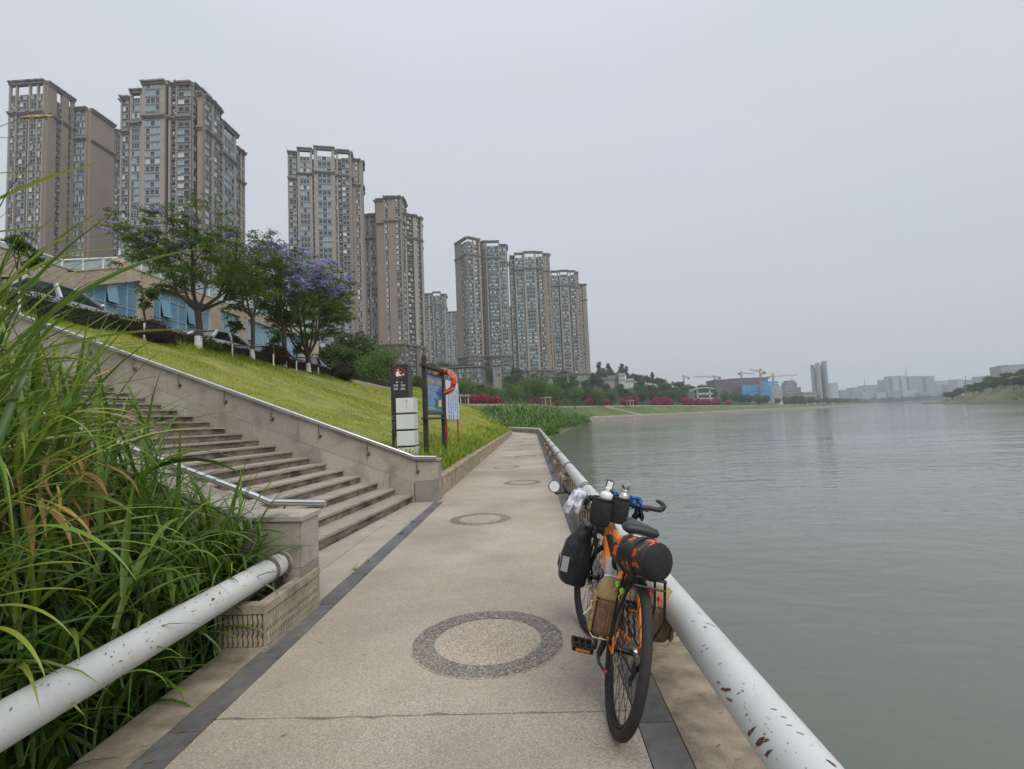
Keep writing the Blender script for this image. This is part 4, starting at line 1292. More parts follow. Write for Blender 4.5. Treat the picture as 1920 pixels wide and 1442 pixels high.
# tower 6
PYREF = 480
T = Tower("grey-brown tower with an open top frame, second from the right end of the row", (-10, 392, Z0), 0)
zb = ZT(1000, 694, 388)
def B6(x0, x1, y, Yc, front, crown=0, right=None, D=13): T.block(XY(x0, Yc), radians(5), span(x0, x1, Yc), D, Z0, ZT((x0 + x1) / 2, y, Yc), front, right, None, crown, True, zb)
B6(955, 964, 481, 389, [('P', .4), ('W', 2), ('S', .6)])
B6(964, 980, 474.5, 388, [('P', .5), ('B', 3), ('P', .5)], 4)
B6(979, 982, 478, 392, [('S', 1)])
B6(981, 1004, 471.5, 387, [('P', .8), ('B', 4), ('P', .8)], 4.5)
B6(1004, 1017, 472, 389, [('S', 1), ('P', .3), ('W', 1.8)], 4)
B6(1017, 1028, 477, 392, [('N', 2), ('W', .9), ('P', .3)], right=[('N', 3), ('W', 2)])
T.finish()
# tower 7
PYREF = 515
T = Tower("rightmost brown tower of the row standing nearest the river", (25, 436, Z0), 0)
zb = ZT(1060, 700, 432)
def B7(x0, x1, y, Yc, front, crown=0, right=None, D=13): T.block(XY(x0, Yc), radians(6), span(x0, x1, Yc), D, Z0 - 1, ZT((x0 + x1) / 2, y, Yc), front, right, None, crown, True, zb)
B7(1030, 1048, 508, 432, [('W', 1), ('P', .5), ('B', 3), ('P', .5), ('S', .8)], 4)
B7(1048, 1065, 506.5, 431, [('P', .7), ('B', 3.6), ('P', .7)], 4)
B7(1065, 1078, 507.5, 432, [('S', .8), ('P', .3), ('W', 2)], 4)
B7(1077, 1084, 511, 434, [('N', 1.2), ('W', .8)])
B7(1083, 1096, 534, 438, [('N', .8), ('W', 1), ('N', 1.6)], right=[('N', 3)])
T.finish()
# towers behind
PYREF = 560
T = Tower("smaller grey tower standing behind, between the plain slab tower and the arched one", (-100, 520, Z0), 0)
T.block(XY(796, 520), radians(8), span(796, 812, 520), 16, Z0, ZT(804, 551, 520), [('W', 1.5), ('P', .6), ('W', 1.5)], left=[('N', 3)])
T.block(XY(811, 518), radians(8), span(811, 826, 518), 16, Z0, ZT(818, 547, 518), [('P', .5), ('S', 1.2), ('B', 2), ('S', 1)], crown=4)
T.block(XY(825, 521), radians(8), span(825, 835, 521), 16, Z0, ZT(830, 552, 521), [('W', 1.4), ('P', .5)], right=[('W', 2), ('N', 2)])
T.finish()
T = Tower("farthest grey tower sliver just left of the arched tower", (-110, 640, Z0), 0)
T.block(XY(838, 640), 0, span(838, 856, 640), 16, Z0, ZT(845, 585, 640), [('W', 1.5), ('P', .6), ('W', 1.5), ('S', 1)], left=[('W', 2), ('N', 3)])
T.finish()
T = Tower("low grey tower seen in the gap between the arched tower and its right neighbour", (-25, 560, Z0), 0)
T.block(XY(944, 560), 0, span(944, 962, 560), 16, Z0, ZT(953, 576, 560), [('W', 1.5), ('W', 1.5), ('P', .5)])
T.finish()
# podium blocks at the feet of the towers
def podium(label, x0, x1, ytop, ybot, Y, nb, D=20, wallm=m_tt, roof_over=.6):
    z1 = ZT((x0 + x1) / 2, ytop, Y); z0 = ZT((x0 + x1) / 2, ybot, Y) - 4
    p = XY(x0, Y, ytop); W = atY(x1, ytop, Y).x - p[0]
    t = thing("podium_building", label, "building", (p[0], Y, z0)); H = z1 - z0
    b = MB(); b.box(0, W, .6, D, 0, H - .4)
    for i in range(nb + 1):
        x = W * i / nb; b.box(x - .35, x + .35, 0, .62, 0, H - .4)
    b.build("wall", wallm, t)
    r = MB(); r.box(-roof_over, W + roof_over, -roof_over, D, H - .398, H + .1); r.build("roof", m_tt, t)
    nf = max(1, int(H / 3.6))
    for i in range(nb):
        for k in range(nf):
            q = bpy.data.objects.new("window", WT['bay'][(i * 3 + k) % 8]); COL.objects.link(q); q.parent = t
            q.location = (W * (i + .5) / nb, .58, H - 2.4 - 3.4 * k); q.scale = (W / nb * .72, 1, 2.2)
    return t
podium("long low podium with a dark flat roof below the arched tower", 800, 905, 688, 712, 300, 9, wallm=m_td)
podium("pale podium with columns at the foot of the rightmost tower", 1050, 1104, 701, 722, 395, 8, wallm=m_tp)
podium("low podium wing between the two right towers", 1003, 1048, 706, 722, 372, 5, wallm=m_tp)
podium("pale pillared gate block among the willows below the arched tower", 925, 938, 684, 716, 285, 2, D=6, wallm=m_tp)
podium("brown podium behind the trees at the foot of the tall tower", 598, 690, 655, 690, 232, 8, wallm=m_td)

# ================================================================== TREES AND SHRUBS
def leaf_cloud(name, C, size, mats, v, parent=None, droop=0.0, midx=None, aspect=0.42, seed=0, flat=0.0):
    """many small leaf faces: one folded rhombus each"""
    r = np.random.default_rng(seed); n = len(C)
    d = r.normal(0, 1, (n, 3)); d[:, 2] = d[:, 2] * (1 - flat) - droop; d /= np.linalg.norm(d, axis=1)[:, None]
    a = r.normal(0, 1, (n, 3)); a[:, 2] += flat * 3
    s = np.cross(d, a); s /= (np.linalg.norm(s, axis=1)[:, None] + 1e-9)
    u = np.cross(s, d)
    sz = (size * r.uniform(0.6, 1.35, n))[:, None]
    p0 = C - d * sz * .5; p2 = C + d * sz * .5
    w = sz * aspect
    p1 = C + s * w * .5 - u * w * .12; p3 = C - s * w * .5 - u * w * .12
    V = np.stack([p0, p1, p2, p3], 1).reshape(-1, 3)
    F = np.arange(n * 4).reshape(n, 4)
    me = np_mesh(name, V, F, mats, midx, {'v': np.repeat(v, 4)})
    return np_obj(name, me, parent)

m_bark = mat("bark", (0.075, 0.058, 0.045), 0.95, var=.3, scale=9, bump=.8, bscale=30)
m_lime = mat("lime_wash", (0.66, 0.64, 0.60), 0.9, var=.12, scale=7, dirt=(0.3, 0.27, 0.22), dscale=5, dlo=.6, dhi=.8)
m_jac = leaf_mat("jacaranda_leaf", [(0.04, 0.08, 0.016), (0.085, 0.145, 0.024), (0.145, 0.215, 0.032), (0.24, 0.30, 0.05)], .45)
m_flow = leaf_mat("jacaranda_flower", [(0.34, 0.27, 0.60), (0.43, 0.35, 0.70), (0.54, 0.47, 0.80)], .35)
m_will = leaf_mat("willow_leaf", [(0.05, 0.10, 0.022), (0.105, 0.185, 0.036), (0.165, 0.255, 0.052), (0.24, 0.31, 0.07)], .35)
m_dark = leaf_mat("dark_leaf", [(0.018, 0.04, 0.013), (0.036, 0.075, 0.019), (0.065, 0.115, 0.025), (0.105, 0.16, 0.036)], .25)
m_mid = leaf_mat("mid_leaf", [(0.04, 0.07, 0.018), (0.065, 0.115, 0.026), (0.10, 0.16, 0.034), (0.15, 0.20, 0.045)], .3)
m_red = leaf_mat("red_leaf", [(0.13, 0.016, 0.035), (0.30, 0.03, 0.075), (0.46, 0.06, 0.13), (0.56, 0.16, 0.20)], .35)
m_wine = leaf_mat("wine_leaf", [(0.02, 0.008, 0.009), (0.04, 0.013, 0.013), (0.07, 0.02, 0.02), (0.09, 0.04, 0.03)], .2)
m_hedge = leaf_mat("hedge_leaf", [(0.02, 0.035, 0.012), (0.035, 0.055, 0.015), (0.055, 0.08, 0.02), (0.08, 0.10, 0.03)], .2)

def limb_tree(label, cat, loc, h, trunk_h, crown, seed, leafm=m_jac, flowers=0.0, nclump=120, per=110, leaf=0.075, trunk_r=.11, nl=6, white=0.45, group=None, clump_r=.42, flat=0.55, name="jacaranda_tree", lean=0.0, flow_zone=(0.4, 1.2)):
    """trunk, forked limbs and a crown of leafy sprays; crown = (rx, ry, rz, centre height)"""
    rr = random.Random(seed); rn = np.random.default_rng(seed)
    t = thing(name, label, cat, loc, (0, 0, 0), group)
    rx, ry, rz, cz = crown
    b = MB()
    fork = Vector((lean * trunk_h, rr.uniform(-.05, .05), trunk_h))
    b.tube([(0, 0, -.15), (0, 0, 0.05), (fork.x * .5 + .03, 0.02, trunk_h * .5), fork], [trunk_r * 1.35, trunk_r * 1.1, trunk_r * .9, trunk_r * .95], 9)
    tips = []
    for k in range(nl):
        a = 2 * pi * k / nl + rr.uniform(-.4, .4)
        q = rr.uniform(.35, .8)
        end = Vector((rx * q * cos(a), ry * q * sin(a), cz + rz * rr.uniform(-.1, .65)))
        c1 = fork.lerp(end, .35) + Vector((cos(a) * .05 * rx, sin(a) * .05 * ry, -.06 * h))
        c2 = fork.lerp(end, .7) + Vector((rr.uniform(-.1, .1), rr.uniform(-.1, .1), .02 * h))
        r0 = trunk_r * rr.uniform(.45, .65)
        P_ = [fork - Vector((0, 0, .08)), c1, c2, end]
        b.tube(P_, [r0, r0 * .75, r0 * .5, r0 * .18], 7)
        for m_ in range(5):
            f = rr.uniform(.3, .95)
            s0 = (P_[1].lerp(P_[2], (f - .33) / .34) if f < .67 else P_[2].lerp(P_[3], (f - .67) / .33)) if f > .33 else P_[0].lerp(P_[1], f / .33)
            a2 = a + rr.uniform(-1.5, 1.5)
            ln = rr.uniform(.3, .75)
            e2 = s0 + Vector((rx * ln * cos(a2) * .75, ry * ln * sin(a2) * .75, rz * rr.uniform(-.15, .6)))
            b.tube([s0, s0.lerp(e2, .5) + Vector((0, 0, -.03 * h * .3)), e2], [r0 * .42, r0 * .28, r0 * .08], 5, cap=False)
            tips.append(e2); tips.append(s0.lerp(e2, .6))
            for m3 in range(2):
                e3 = s0.lerp(e2, rr.uniform(.4, .9)); a3 = a2 + rr.uniform(-1.6, 1.6)
                e4 = e3 + Vector((rx * .3 * cos(a3), ry * .3 * sin(a3), rz * rr.uniform(-.1, .4)))
                b.tube([e3, e4], [r0 * .15, r0 * .05], 4, cap=False); tips.append(e4)
        tips.append(end)
    b.build("trunk", m_bark, t, smooth=60, fix=False)
    if white:
        wb_ = MB()
        wb_.tube([(0, 0, -.1), (0, 0, 0.05), (0, 0.002, white)], [trunk_r * 1.42, trunk_r * 1.2, trunk_r * 1.08], 10)
        wb_.build("painted_trunk_base", m_lime, t, smooth=60)
    C = []; VV_ = []; FC = []; FV = []
    for i in range(nclump):
        base_ = tips[i % len(tips)] if rr.random() < .8 else Vector((rx * rr.uniform(-.9, .9), ry * rr.uniform(-.9, .9), cz + rz * rr.uniform(-.3, .9)))
        c = np.array(base_) + rn.normal(0, .16, 3) * [rx * .35, ry * .35, rz * .35]
        m_ = per + rr.randint(-per // 3, per // 3)
        # a spray: fronds radiate from the twig, leaflets sit in two rows along each
        nf_ = max(3, m_ // 13); fa = rn.uniform(0, 2 * pi, nf_); fe = rn.uniform(-.25, .75, nf_); fl = clump_r * rn.uniform(.6, 1.25, nf_)
        fi = rn.integers(0, nf_, m_); ft = rn.random(m_) ** .8; sd_ = np.where(rn.random(m_) < .5, -1, 1) * .10 * clump_r * np.sin(pi * np.clip(ft, .05, .95))
        dr_ = fl[fi] * ft
        q = np.stack([dr_ * np.cos(fe[fi]) * np.cos(fa[fi]) - sd_ * np.sin(fa[fi]), dr_ * np.cos(fe[fi]) * np.sin(fa[fi]) + sd_ * np.cos(fa[fi]), (dr_ * np.sin(fe[fi]) - .45 * ft ** 2 * fl[fi]) * (.5 + flat)], -1) + rn.normal(0, .018, (m_, 3))
        zrel = (c[2] - cz) / rz
        cb = rn.normal(.42, .16)
        if flowers and flow_zone[0] < zrel < flow_zone[1] + 9 and rr.random() < flowers:
            k_ = m_ // 2
            FC.append(c + q[:k_] * .8 + [0, 0, .05]); FV.append(rn.random(k_))
            C.append(c + q[k_:]); VV_.append(np.clip(cb + rn.normal(0, .16, m_ - k_), 0, 1))
        else:
            C.append(c + q); VV_.append(np.clip(cb + rn.normal(0, .16, m_), 0, 1))
    leaf_cloud("crown", np.concatenate(C), leaf, leafm, np.concatenate(VV_), t, seed=seed, flat=.3)
    if FC:
        leaf_cloud("blossom", np.concatenate(FC), leaf * 1.0, m_flow, np.concatenate(FV), t, seed=seed + 1, aspect=.7)
    return t

def ground_at(px, py):
    """where the pixel's ray meets the lawn"""
    r = ray(px, py); z0 = Vector((0, 0, CAM_H))
    lo = None
    for i in range(1, 4000):
        t = i * .02 / 0.02 * .02
        p = z0 + r * t
        if p.x < -1.95 and p.z < float(lawn_z(p.x, p.y)): return p
    return p
def crest(px, py_base, X=-12.95):
    p = atX(px, py_base, X); return (X, p.y, 4.72)
G_J = "trees with white painted trunks along the top of the lawn"
limb_tree("largest jacaranda with a broad feathery crown, in front of the glass facade", "tree", crest(372, 644), 5.5, 1.5, (2.8, 2.7, 1.75, 3.45), 21, flowers=.16, nclump=520, per=120, leaf=.07, trunk_r=.13, nl=7, clump_r=.40, group=G_J, flow_zone=(.1, 1.2))
limb_tree("slim jacaranda with a thin high crown, right of the broad one", "tree", crest(473, 672), 5.6, 2.0, (1.7, 1.6, 1.6, 4.1), 22, flowers=.3, nclump=200, per=110, leaf=.08, trunk_r=.10, nl=5, group=G_J)
limb_tree("jacaranda thick with purple blossom, in the middle of the tree row", "tree", crest(532, 686), 6.6, 2.1, (2.4, 2.3, 2.1, 4.5), 23, flowers=.8, nclump=420, per=120, leaf=.08, trunk_r=.14, nl=6, group=G_J, flow_zone=(-.3, 1.3))
limb_tree("low forked jacaranda at the right end of the tree row, fan shaped", "tree", crest(578, 697), 6.3, .9, (2.7, 2.5, 1.9, 4.1), 24, flowers=.6, nclump=400, per=120, leaf=.08, trunk_r=.13, nl=8, group=G_J, flow_zone=(.1, 1.2))
limb_tree("green jacaranda behind the blossoming one, near the end of the building", "tree", (-14.2, 31.5, 4.78), 7, 2.3, (2.4, 2.2, 2.0, 5.0), 25, flowers=.5, nclump=300, per=120, leaf=.085, trunk_r=.12, nl=6, white=0, group=G_J)
G_S = "thin saplings along the top of the lawn"
def sapling(px, py, h, label, seed, X=-12.6, dens=1.0):
    x, y, z = crest(px, py, X)
    limb_tree(label, "sapling", (x, y, float(lawn_z(x, y))), h, h * .58, (h * .19, h * .19, h * .2, h * .83), seed, leafm=m_mid, nclump=int(34 * dens), per=60, leaf=.075, trunk_r=.035, nl=4, white=h * .33, group=G_S, clump_r=.17, flat=.8, name="sapling_tree")
sapling(38, 563, 1.95, "sapling at the far left in front of the silver car, trunk painted white", 31, X=-11.9)
sapling(271, 618, 1.75, "sapling between the round wine-red bush and the glass facade", 32)
sapling(436, 662, 1.75, "sapling in front of the white parked car", 33)
sapling(513, 684, 1.75, "sapling between the slim jacaranda and the blossoming one", 34)
sapling(556, 690, 1.6, "sapling between the blossoming jacaranda and the forked one", 35)
sapling(597, 700, 1.5, "bare thin sapling beside the clipped bush at the end of the row", 36, dens=.3)

def shrub(label, loc, r, leafm, seed, cat="bush", name="bush", n=2600, leaf=.07, core=(0.02, 0.02, 0.012), group=None, flat_top=0, up=0.0):
    """leafy ellipsoid with an uneven surface"""
    rn = np.random.default_rng(seed)
    t = thing(name, label, cat, loc, (0, 0, 0), group)
    q = rn.normal(0, 1, (n, 3)); q /= np.linalg.norm(q, axis=1)[:, None]
    q[:, 2] = np.abs(q[:, 2]) * 1.0 + rn.normal(0, .05, n) - .05
    th = np.arctan2(q[:, 1], q[:, 0])
    lump = 1 + .09 * np.sin(3 * th + seed) * (1 - q[:, 2]) + .06 * np.sin(5 * th + 2 * seed + 6 * q[:, 2])
    rad = lump * (0.82 + .22 * rn.random(n))
    P_ = q * rad[:, None] * np.array(r)
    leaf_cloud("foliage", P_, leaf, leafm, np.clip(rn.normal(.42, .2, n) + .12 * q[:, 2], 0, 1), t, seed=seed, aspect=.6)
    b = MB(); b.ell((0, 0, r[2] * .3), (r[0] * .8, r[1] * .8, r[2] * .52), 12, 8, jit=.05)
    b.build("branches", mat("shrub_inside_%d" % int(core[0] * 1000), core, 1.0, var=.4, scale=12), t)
    return t
def hedge(label, p0, p1, w, h, leafm, seed, dens=420, leaf=.06, group=None, cat="hedge", wob=.06):
    rn = np.random.default_rng(seed)
    p0 = np.array(p0, float); p1 = np.array(p1, float); L = np.linalg.norm((p1 - p0)[:2])
    n = int(dens * L * (w + 2 * h))
    t = thing("hedge", label, cat, tuple(p0), (0, 0, 0), group)
    f = rn.random(n); face = rn.random(n)
    s = np.where(face < h / (w + 2 * h), -1.0, np.where(face < 2 * h / (w + 2 * h), 1.0, 0.0))
    across = np.where(s == 0, rn.uniform(-1, 1, n), s) * w / 2
    z = np.where(s == 0, h, rn.random(n) * h)
    bumpy = wob * np.sin(f * L * 2.1 + seed) + wob * .6 * np.sin(f * L * 5.3) + rn.normal(0, .035, n)
    dirv = (p1 - p0) / np.linalg.norm(p1 - p0); side = np.array([-dirv[1], dirv[0], 0]); side /= np.linalg.norm(side)
    P_ = (p1 - p0)[None] * f[:, None] + side[None] * (across + s * bumpy)[:, None]
    P_[:, 2] += z + np.where(s == 0, bumpy, 0)
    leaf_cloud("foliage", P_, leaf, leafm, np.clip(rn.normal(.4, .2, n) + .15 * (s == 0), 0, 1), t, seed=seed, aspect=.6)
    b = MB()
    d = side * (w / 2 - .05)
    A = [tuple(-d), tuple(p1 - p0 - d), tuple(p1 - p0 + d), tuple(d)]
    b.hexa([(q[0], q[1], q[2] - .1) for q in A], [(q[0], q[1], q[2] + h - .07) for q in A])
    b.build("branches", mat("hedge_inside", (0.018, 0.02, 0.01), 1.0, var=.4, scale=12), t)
    return t
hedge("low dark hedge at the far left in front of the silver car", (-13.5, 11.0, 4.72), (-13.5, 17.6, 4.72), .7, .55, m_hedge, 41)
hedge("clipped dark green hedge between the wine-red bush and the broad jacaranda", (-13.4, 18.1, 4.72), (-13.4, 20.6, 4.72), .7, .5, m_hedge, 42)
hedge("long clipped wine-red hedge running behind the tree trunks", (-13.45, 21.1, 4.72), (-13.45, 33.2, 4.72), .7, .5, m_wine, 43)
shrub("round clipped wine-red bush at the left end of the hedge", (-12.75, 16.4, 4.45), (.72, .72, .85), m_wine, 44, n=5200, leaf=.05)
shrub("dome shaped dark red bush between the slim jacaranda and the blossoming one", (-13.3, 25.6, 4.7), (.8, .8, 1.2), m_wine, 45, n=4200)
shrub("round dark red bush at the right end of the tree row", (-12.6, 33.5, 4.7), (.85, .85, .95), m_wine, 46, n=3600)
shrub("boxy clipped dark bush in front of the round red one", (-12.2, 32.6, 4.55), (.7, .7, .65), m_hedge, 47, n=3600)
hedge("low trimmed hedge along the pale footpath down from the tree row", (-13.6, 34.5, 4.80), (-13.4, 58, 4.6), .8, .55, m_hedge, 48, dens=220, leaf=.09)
shrub("small loose yellow-green shrub left of the broad jacaranda's trunk", (-12.9, 19.6, 4.68), (.5, .5, .42), m_mid, 49, n=1600)

# ================================================================== TALL REEDS BESIDE THE STAIRS
rg = np.random.default_rng(5)
m_reed = leaf_mat("reed_leaf", [(0.03, 0.075, 0.013), (0.06, 0.13, 0.018), (0.11, 0.205, 0.025), (0.20, 0.30, 0.034), (0.33, 0.36, 0.07), (0.42, 0.32, 0.13)], 0.32, rough=0.42, spec=0.5)
m_dry = leaf_mat("dry_leaf", [(0.20, 0.11, 0.035), (0.32, 0.19, 0.07), (0.42, 0.27, 0.10), (0.52, 0.36, 0.10), (0.5, 0.38, 0.2)], 0.25, rough=0.6)
def reed_top(x, y):
    """height the clump reaches over the spot (x, y)"""
    q = x * (3.4 / np.maximum(y, 1.2)) ** 0.55
    return np.interp(q, [-6.0, -4.2, -3.5, -3.0, -2.72, -2.5, -2.3, -2.05], [2.6, 2.3, 2.0, 1.72, 1.48, 1.08, 0.92, 0.78])
ns_ = 820
sx0 = -2.10 - 3.9 * rg.random(ns_) ** 1.25
sy0 = 1.45 + 2.25 * rg.random(ns_)
gz = np.minimum(4.6, -0.62 + 0.36 * (-sx0 - 2.035))
top = reed_top(sx0, sy0)
hgt = np.maximum(0.45, (top - gz) * rg.uniform(0.55, 0.96, ns_) - 0.15)
lean_a = rg.uniform(0, 2 * pi, ns_); lean = rg.uniform(0, 0.16, ns_)
R0 = []; AZ = []; EL = []; LN = []; WD = []; DR = []; VV = []; TWS = []
sv = []; sf = []
for i in range(ns_):
    h = hgt[i]; nl = int(5 + h * 4)
    da = rg.uniform(0, 2 * pi)
    bx = lean[i] * h * cos(lean_a[i]); by = lean[i] * h * sin(lean_a[i])
    for k in range(nl):
        f = 0.12 + 0.88 * (k + rg.random() * .5) / nl
        if f < .45 and rg.random() < .55: continue
        R0.append((sx0[i] + bx * f * f, sy0[i] + by * f * f, gz[i] + h * f))
        AZ.append(da + k * pi + rg.normal(0, 0.55))
        last = f > 0.85
        EL.append(rg.uniform(1.15, 1.52) if last else rg.uniform(0.75, 1.35))
        LN.append(rg.uniform(0.45, 0.95) * (0.75 + 0.35 * h / 1.8))
        WD.append(rg.uniform(0.017, 0.040))
        DR.append(rg.uniform(0.1, 1.0) if last else rg.uniform(0.7, 2.2))
        VV.append(np.clip(rg.normal(0.38, 0.17) + 0.12 * (f - .5), 0, 0.95))
        TWS.append(rg.normal(0, 0.7))
R0 = np.array(R0); AZ = np.array(AZ); EL = np.array(EL); LN = np.array(LN); WD = np.array(WD); DR = np.array(DR); VV = np.array(VV); TWS = np.array(TWS)
# leaves do not pass over the path: turn those that would
tipx = R0[:, 0] + LN * 0.55 * np.cos(AZ)
tipy = R0[:, 1] + LN * 0.55 * np.sin(AZ)
bad = (tipx > -1.86) | ((tipy > 3.95) & (R0[:, 2] < 0.9)) | ((tipx > -2.2) & (tipy > 3.6))
AZ[bad] = AZ[bad] + pi
reeds = blades("tall_grass", R0, AZ, EL, LN, WD, DR, m_reed, S=8, v=VV * .8, fold=True, twist=TWS, tip=np.where(rg.random(len(VV)) < .4, rg.uniform(.2, .8, len(VV)), 0.0))
tag(reeds, "dense clump of tall green reed grass at the left, arching over the white pipe", "tall grass", kind='stuff')
# stems
st = MB()
for i in range(0, ns_, 2):
    h = hgt[i]
    p = [(sx0[i] + lean[i] * h * cos(lean_a[i]) * f * f, sy0[i] + lean[i] * h * sin(lean_a[i]) * f * f, gz[i] + h * f) for f in (0, .5, 1)]
    st.tube(p, [.007, .006, .003], 5, cap=False)
so = st.build("reed_stems", mat("reed_stem", (0.10, 0.13, 0.035), .6, var=.3, scale=9), reeds, smooth=60, fix=False); so['kind'] = 'stuff'
# long leaves nearest the camera, reaching up at the left edge
def long_leaf(root, az, el, ln, wd, dr, v, m=m_reed, S=12, tw=0.3):
    return (root, az, el, ln, wd, dr, v, tw)
L_ = []
for i in range(150):
    y = rg.uniform(1.5, 2.6); x = -(1.02 + 0.30 * rg.random()) * y - 0.05
    L_.append(((x, y, rg.uniform(0.9, 1.7)), rg.uniform(-1.1, 1.3), rg.uniform(0.1, 1.35), rg.uniform(0.35, 0.95), rg.uniform(0.010, 0.022), rg.uniform(0.3, 1.6), np.clip(rg.normal(.55, .2), 0, 1), rg.normal(0, .6)))
for i in range(46):
    y = rg.uniform(2.0, 2.9); x = -(1.10 + 0.12 * rg.random()) * y
    L_.append(((x, y, rg.uniform(1.5, 2.1)), rg.uniform(-0.6, 1.0), rg.uniform(0.7, 1.45), rg.uniform(0.5, 0.9), rg.uniform(0.006, 0.014), rg.uniform(0.3, 1.3), np.clip(rg.normal(.45, .2), 0, 1), rg.normal(0, .5)))
# blades that cross the facade and the tower at the left edge
for (px, py, Y, az, el, ln, dr, wd) in [(-10, 378, 2.2, 0.15, 0.50, 0.55, 0.25, 0.030), (-30, 440, 2.2, 0.1, 0.15, 0.50, 0.2, 0.02), (-40, 330, 2.4, 0.3, 0.25, 0.5, 0.5, 0.012), (-60, 260, 2.5, 0.2, 0.15, 0.4, 0.6, 0.010),
                                     (20, 620, 2.0, 0.9, 1.0, 0.45, 0.15, 0.028), (60, 690, 2.1, 0.7, 0.85, 0.50, 0.2, 0.028), (-20, 560, 1.9, 0.4, 0.8, 0.40, 0.3, 0.03),
                                     (110, 720, 2.3, 0.6, 1.1, 0.36, 0.2, 0.024), (10, 750, 1.8, 0.5, 0.35, 0.42, 0.6, 0.022), (-30, 1090, 1.75, 0.25, 0.35, 0.35, 0.7, 0.02), (-40, 1130, 1.7, 0.1, 0.25, 0.36, 0.5, 0.018),
                                     (-50, 1150, 1.7, -0.15, 0.3, 0.45, 1.1, 0.018), (-30, 1180, 1.7, -0.35, 0.2, 0.42, 1.2, 0.02), (-40, 1300, 1.7, -0.6, 0.4, 0.40, 1.9, 0.022), (-60, 700, 1.8, 0.2, 0.5, 0.45, 1.1, 0.02)]:
    p = atY(px, py, Y)
    L_.append((tuple(p), az, el, ln, wd, dr, 0.72, 0.25))
# drooping leaves in front, just behind the pipe
for (px, py, Y, az, el, ln, dr, wd) in [(250, 1100, 2.6, 0.2, 1.4, 0.55, 3.0, .03), (300, 1110, 2.7, 0.1, 1.45, 0.5, 2.9, .032), (350, 1120, 2.9, 2.9, 1.3, 0.5, 2.6, .026), (205, 1150, 2.5, 0.4, 1.3, 0.5, 2.7, .026),
                                     (390, 1010, 3.3, 0.0, 1.35, 0.5, 2.8, .026), (270, 1060, 2.9, 0.15, 1.4, 0.4, 3.0, .035), (430, 960, 3.45, 0.1, 1.2, 0.4, 2.2, .022), (180, 1330, 2.1, 0.1, 1.2, 0.4, 2.5, .018), (230, 1290, 2.3, 2.7, 1.2, 0.4, 2.3, .016),
                                     (455, 960, 3.5, 0.5, 1.35, 0.38, 0.5, .026), (440, 940, 3.5, 0.3, 1.1, 0.36, 0.5, .024), (470, 960, 3.55, 1.0, 1.0, 0.42, 0.6, .022)]:
    p = atY(px, py, Y)
    L_.append((tuple(p), az, el, ln, wd, dr, 0.4, 0.2))
A_ = lambda i: np.array([q[i] for q in L_])
o = blades("tall_grass_leaves", A_(0), A_(1), A_(2), A_(3), A_(4), A_(5), m_reed, S=12, v=A_(6), fold=True, parent=reeds, twist=A_(7)); o['kind'] = 'stuff'
# dead leaves
n = 62
px = rg.uniform(-40, 170, n); py = rg.uniform(830, 960, n); Yd = rg.uniform(1.95, 2.45, n)
root = np.array([tuple(atY(a, b, c)) for a, b, c in zip(px, py, Yd)])
az = rg.uniform(-0.9, 0.9, n) + np.where(rg.random(n) < .25, pi, 0)
dg = blades("dry_grass", root, az, rg.uniform(-1.2, 0.3, n), rg.uniform(0.14, 0.36, n), rg.uniform(0.012, 0.034, n), rg.uniform(0.5, 1.6, n), m_dry, S=9, v=rg.random(n), fold=True, twist=rg.normal(0, 1.3, n))
tag(dg, "yellow and brown dead leaves hanging from the reed grass at the left", "dry grass", kind='stuff')
n = 400
x = -2.05 - 2.6 * rg.random(n); y = 0.6 + 3.0 * rg.random(n)
root = np.stack([x, y, -0.6 + 0.36 * (-x - 2.035)], -1)
o = blades("dry_litter", root, rg.uniform(0, 6.28, n), rg.uniform(-0.1, 0.5, n), rg.uniform(0.15, 0.5, n), rg.uniform(0.008, 0.02, n), rg.uniform(0, 1.2, n), leaf_mat("litter", [(0.05, 0.035, 0.02), (0.11, 0.08, 0.04), (0.16, 0.12, 0.06)], .1), S=4, v=rg.random(n), parent=dg); o['kind'] = 'stuff'
# arching leaves low in front of the near stair pillar
n = 520
x = rg.uniform(-2.8, -2.0, n); y = rg.uniform(3.25, 3.68, n)
root = np.stack([x, y, rg.uniform(-.25, .62, n)], -1)
az = rg.uniform(-1.6, 1.0, n); lnn = rg.uniform(.28, .6, n)
az = np.where((x + .55 * lnn * np.cos(az) > np.where(root[:, 2] > .22, -1.68, -1.95)) | (y + .5 * lnn * np.sin(az) > np.where(root[:, 2] > .35, 9, 3.75)), az + pi, az)
o = blades("tall_grass_leaves", root, az, rg.uniform(.7, 1.45, n), lnn, rg.uniform(.014, .032, n), rg.uniform(.8, 2.5, n), m_reed, S=9, v=np.clip(rg.normal(.3, .13, n), 0, .8), fold=True, parent=reeds, twist=rg.normal(0, .5, n)); o['kind'] = 'stuff'
# broad drooping leaves just behind the pipe
n = 190
x = rg.uniform(-3.0, -2.1, n); y = rg.uniform(1.9, 3.6, n)
root = np.stack([x, y, rg.uniform(-.3, .5, n)], -1)
az = rg.uniform(0, 6.28, n); lnn = rg.uniform(.4, .8, n)
az = np.where((x + .5 * lnn * np.cos(az) > -1.97) | (y + .5 * lnn * np.sin(az) > 3.75), az + pi, az)
o = blades("tall_grass_leaves", root, az, rg.uniform(1.1, 1.5, n), lnn, rg.uniform(.028, .046, n), rg.uniform(1.9, 3.0, n), m_reed, S=12, v=np.clip(rg.normal(.26, .12, n), 0, .7), fold=True, parent=reeds, twist=rg.normal(0, .4, n)); o['kind'] = 'stuff'
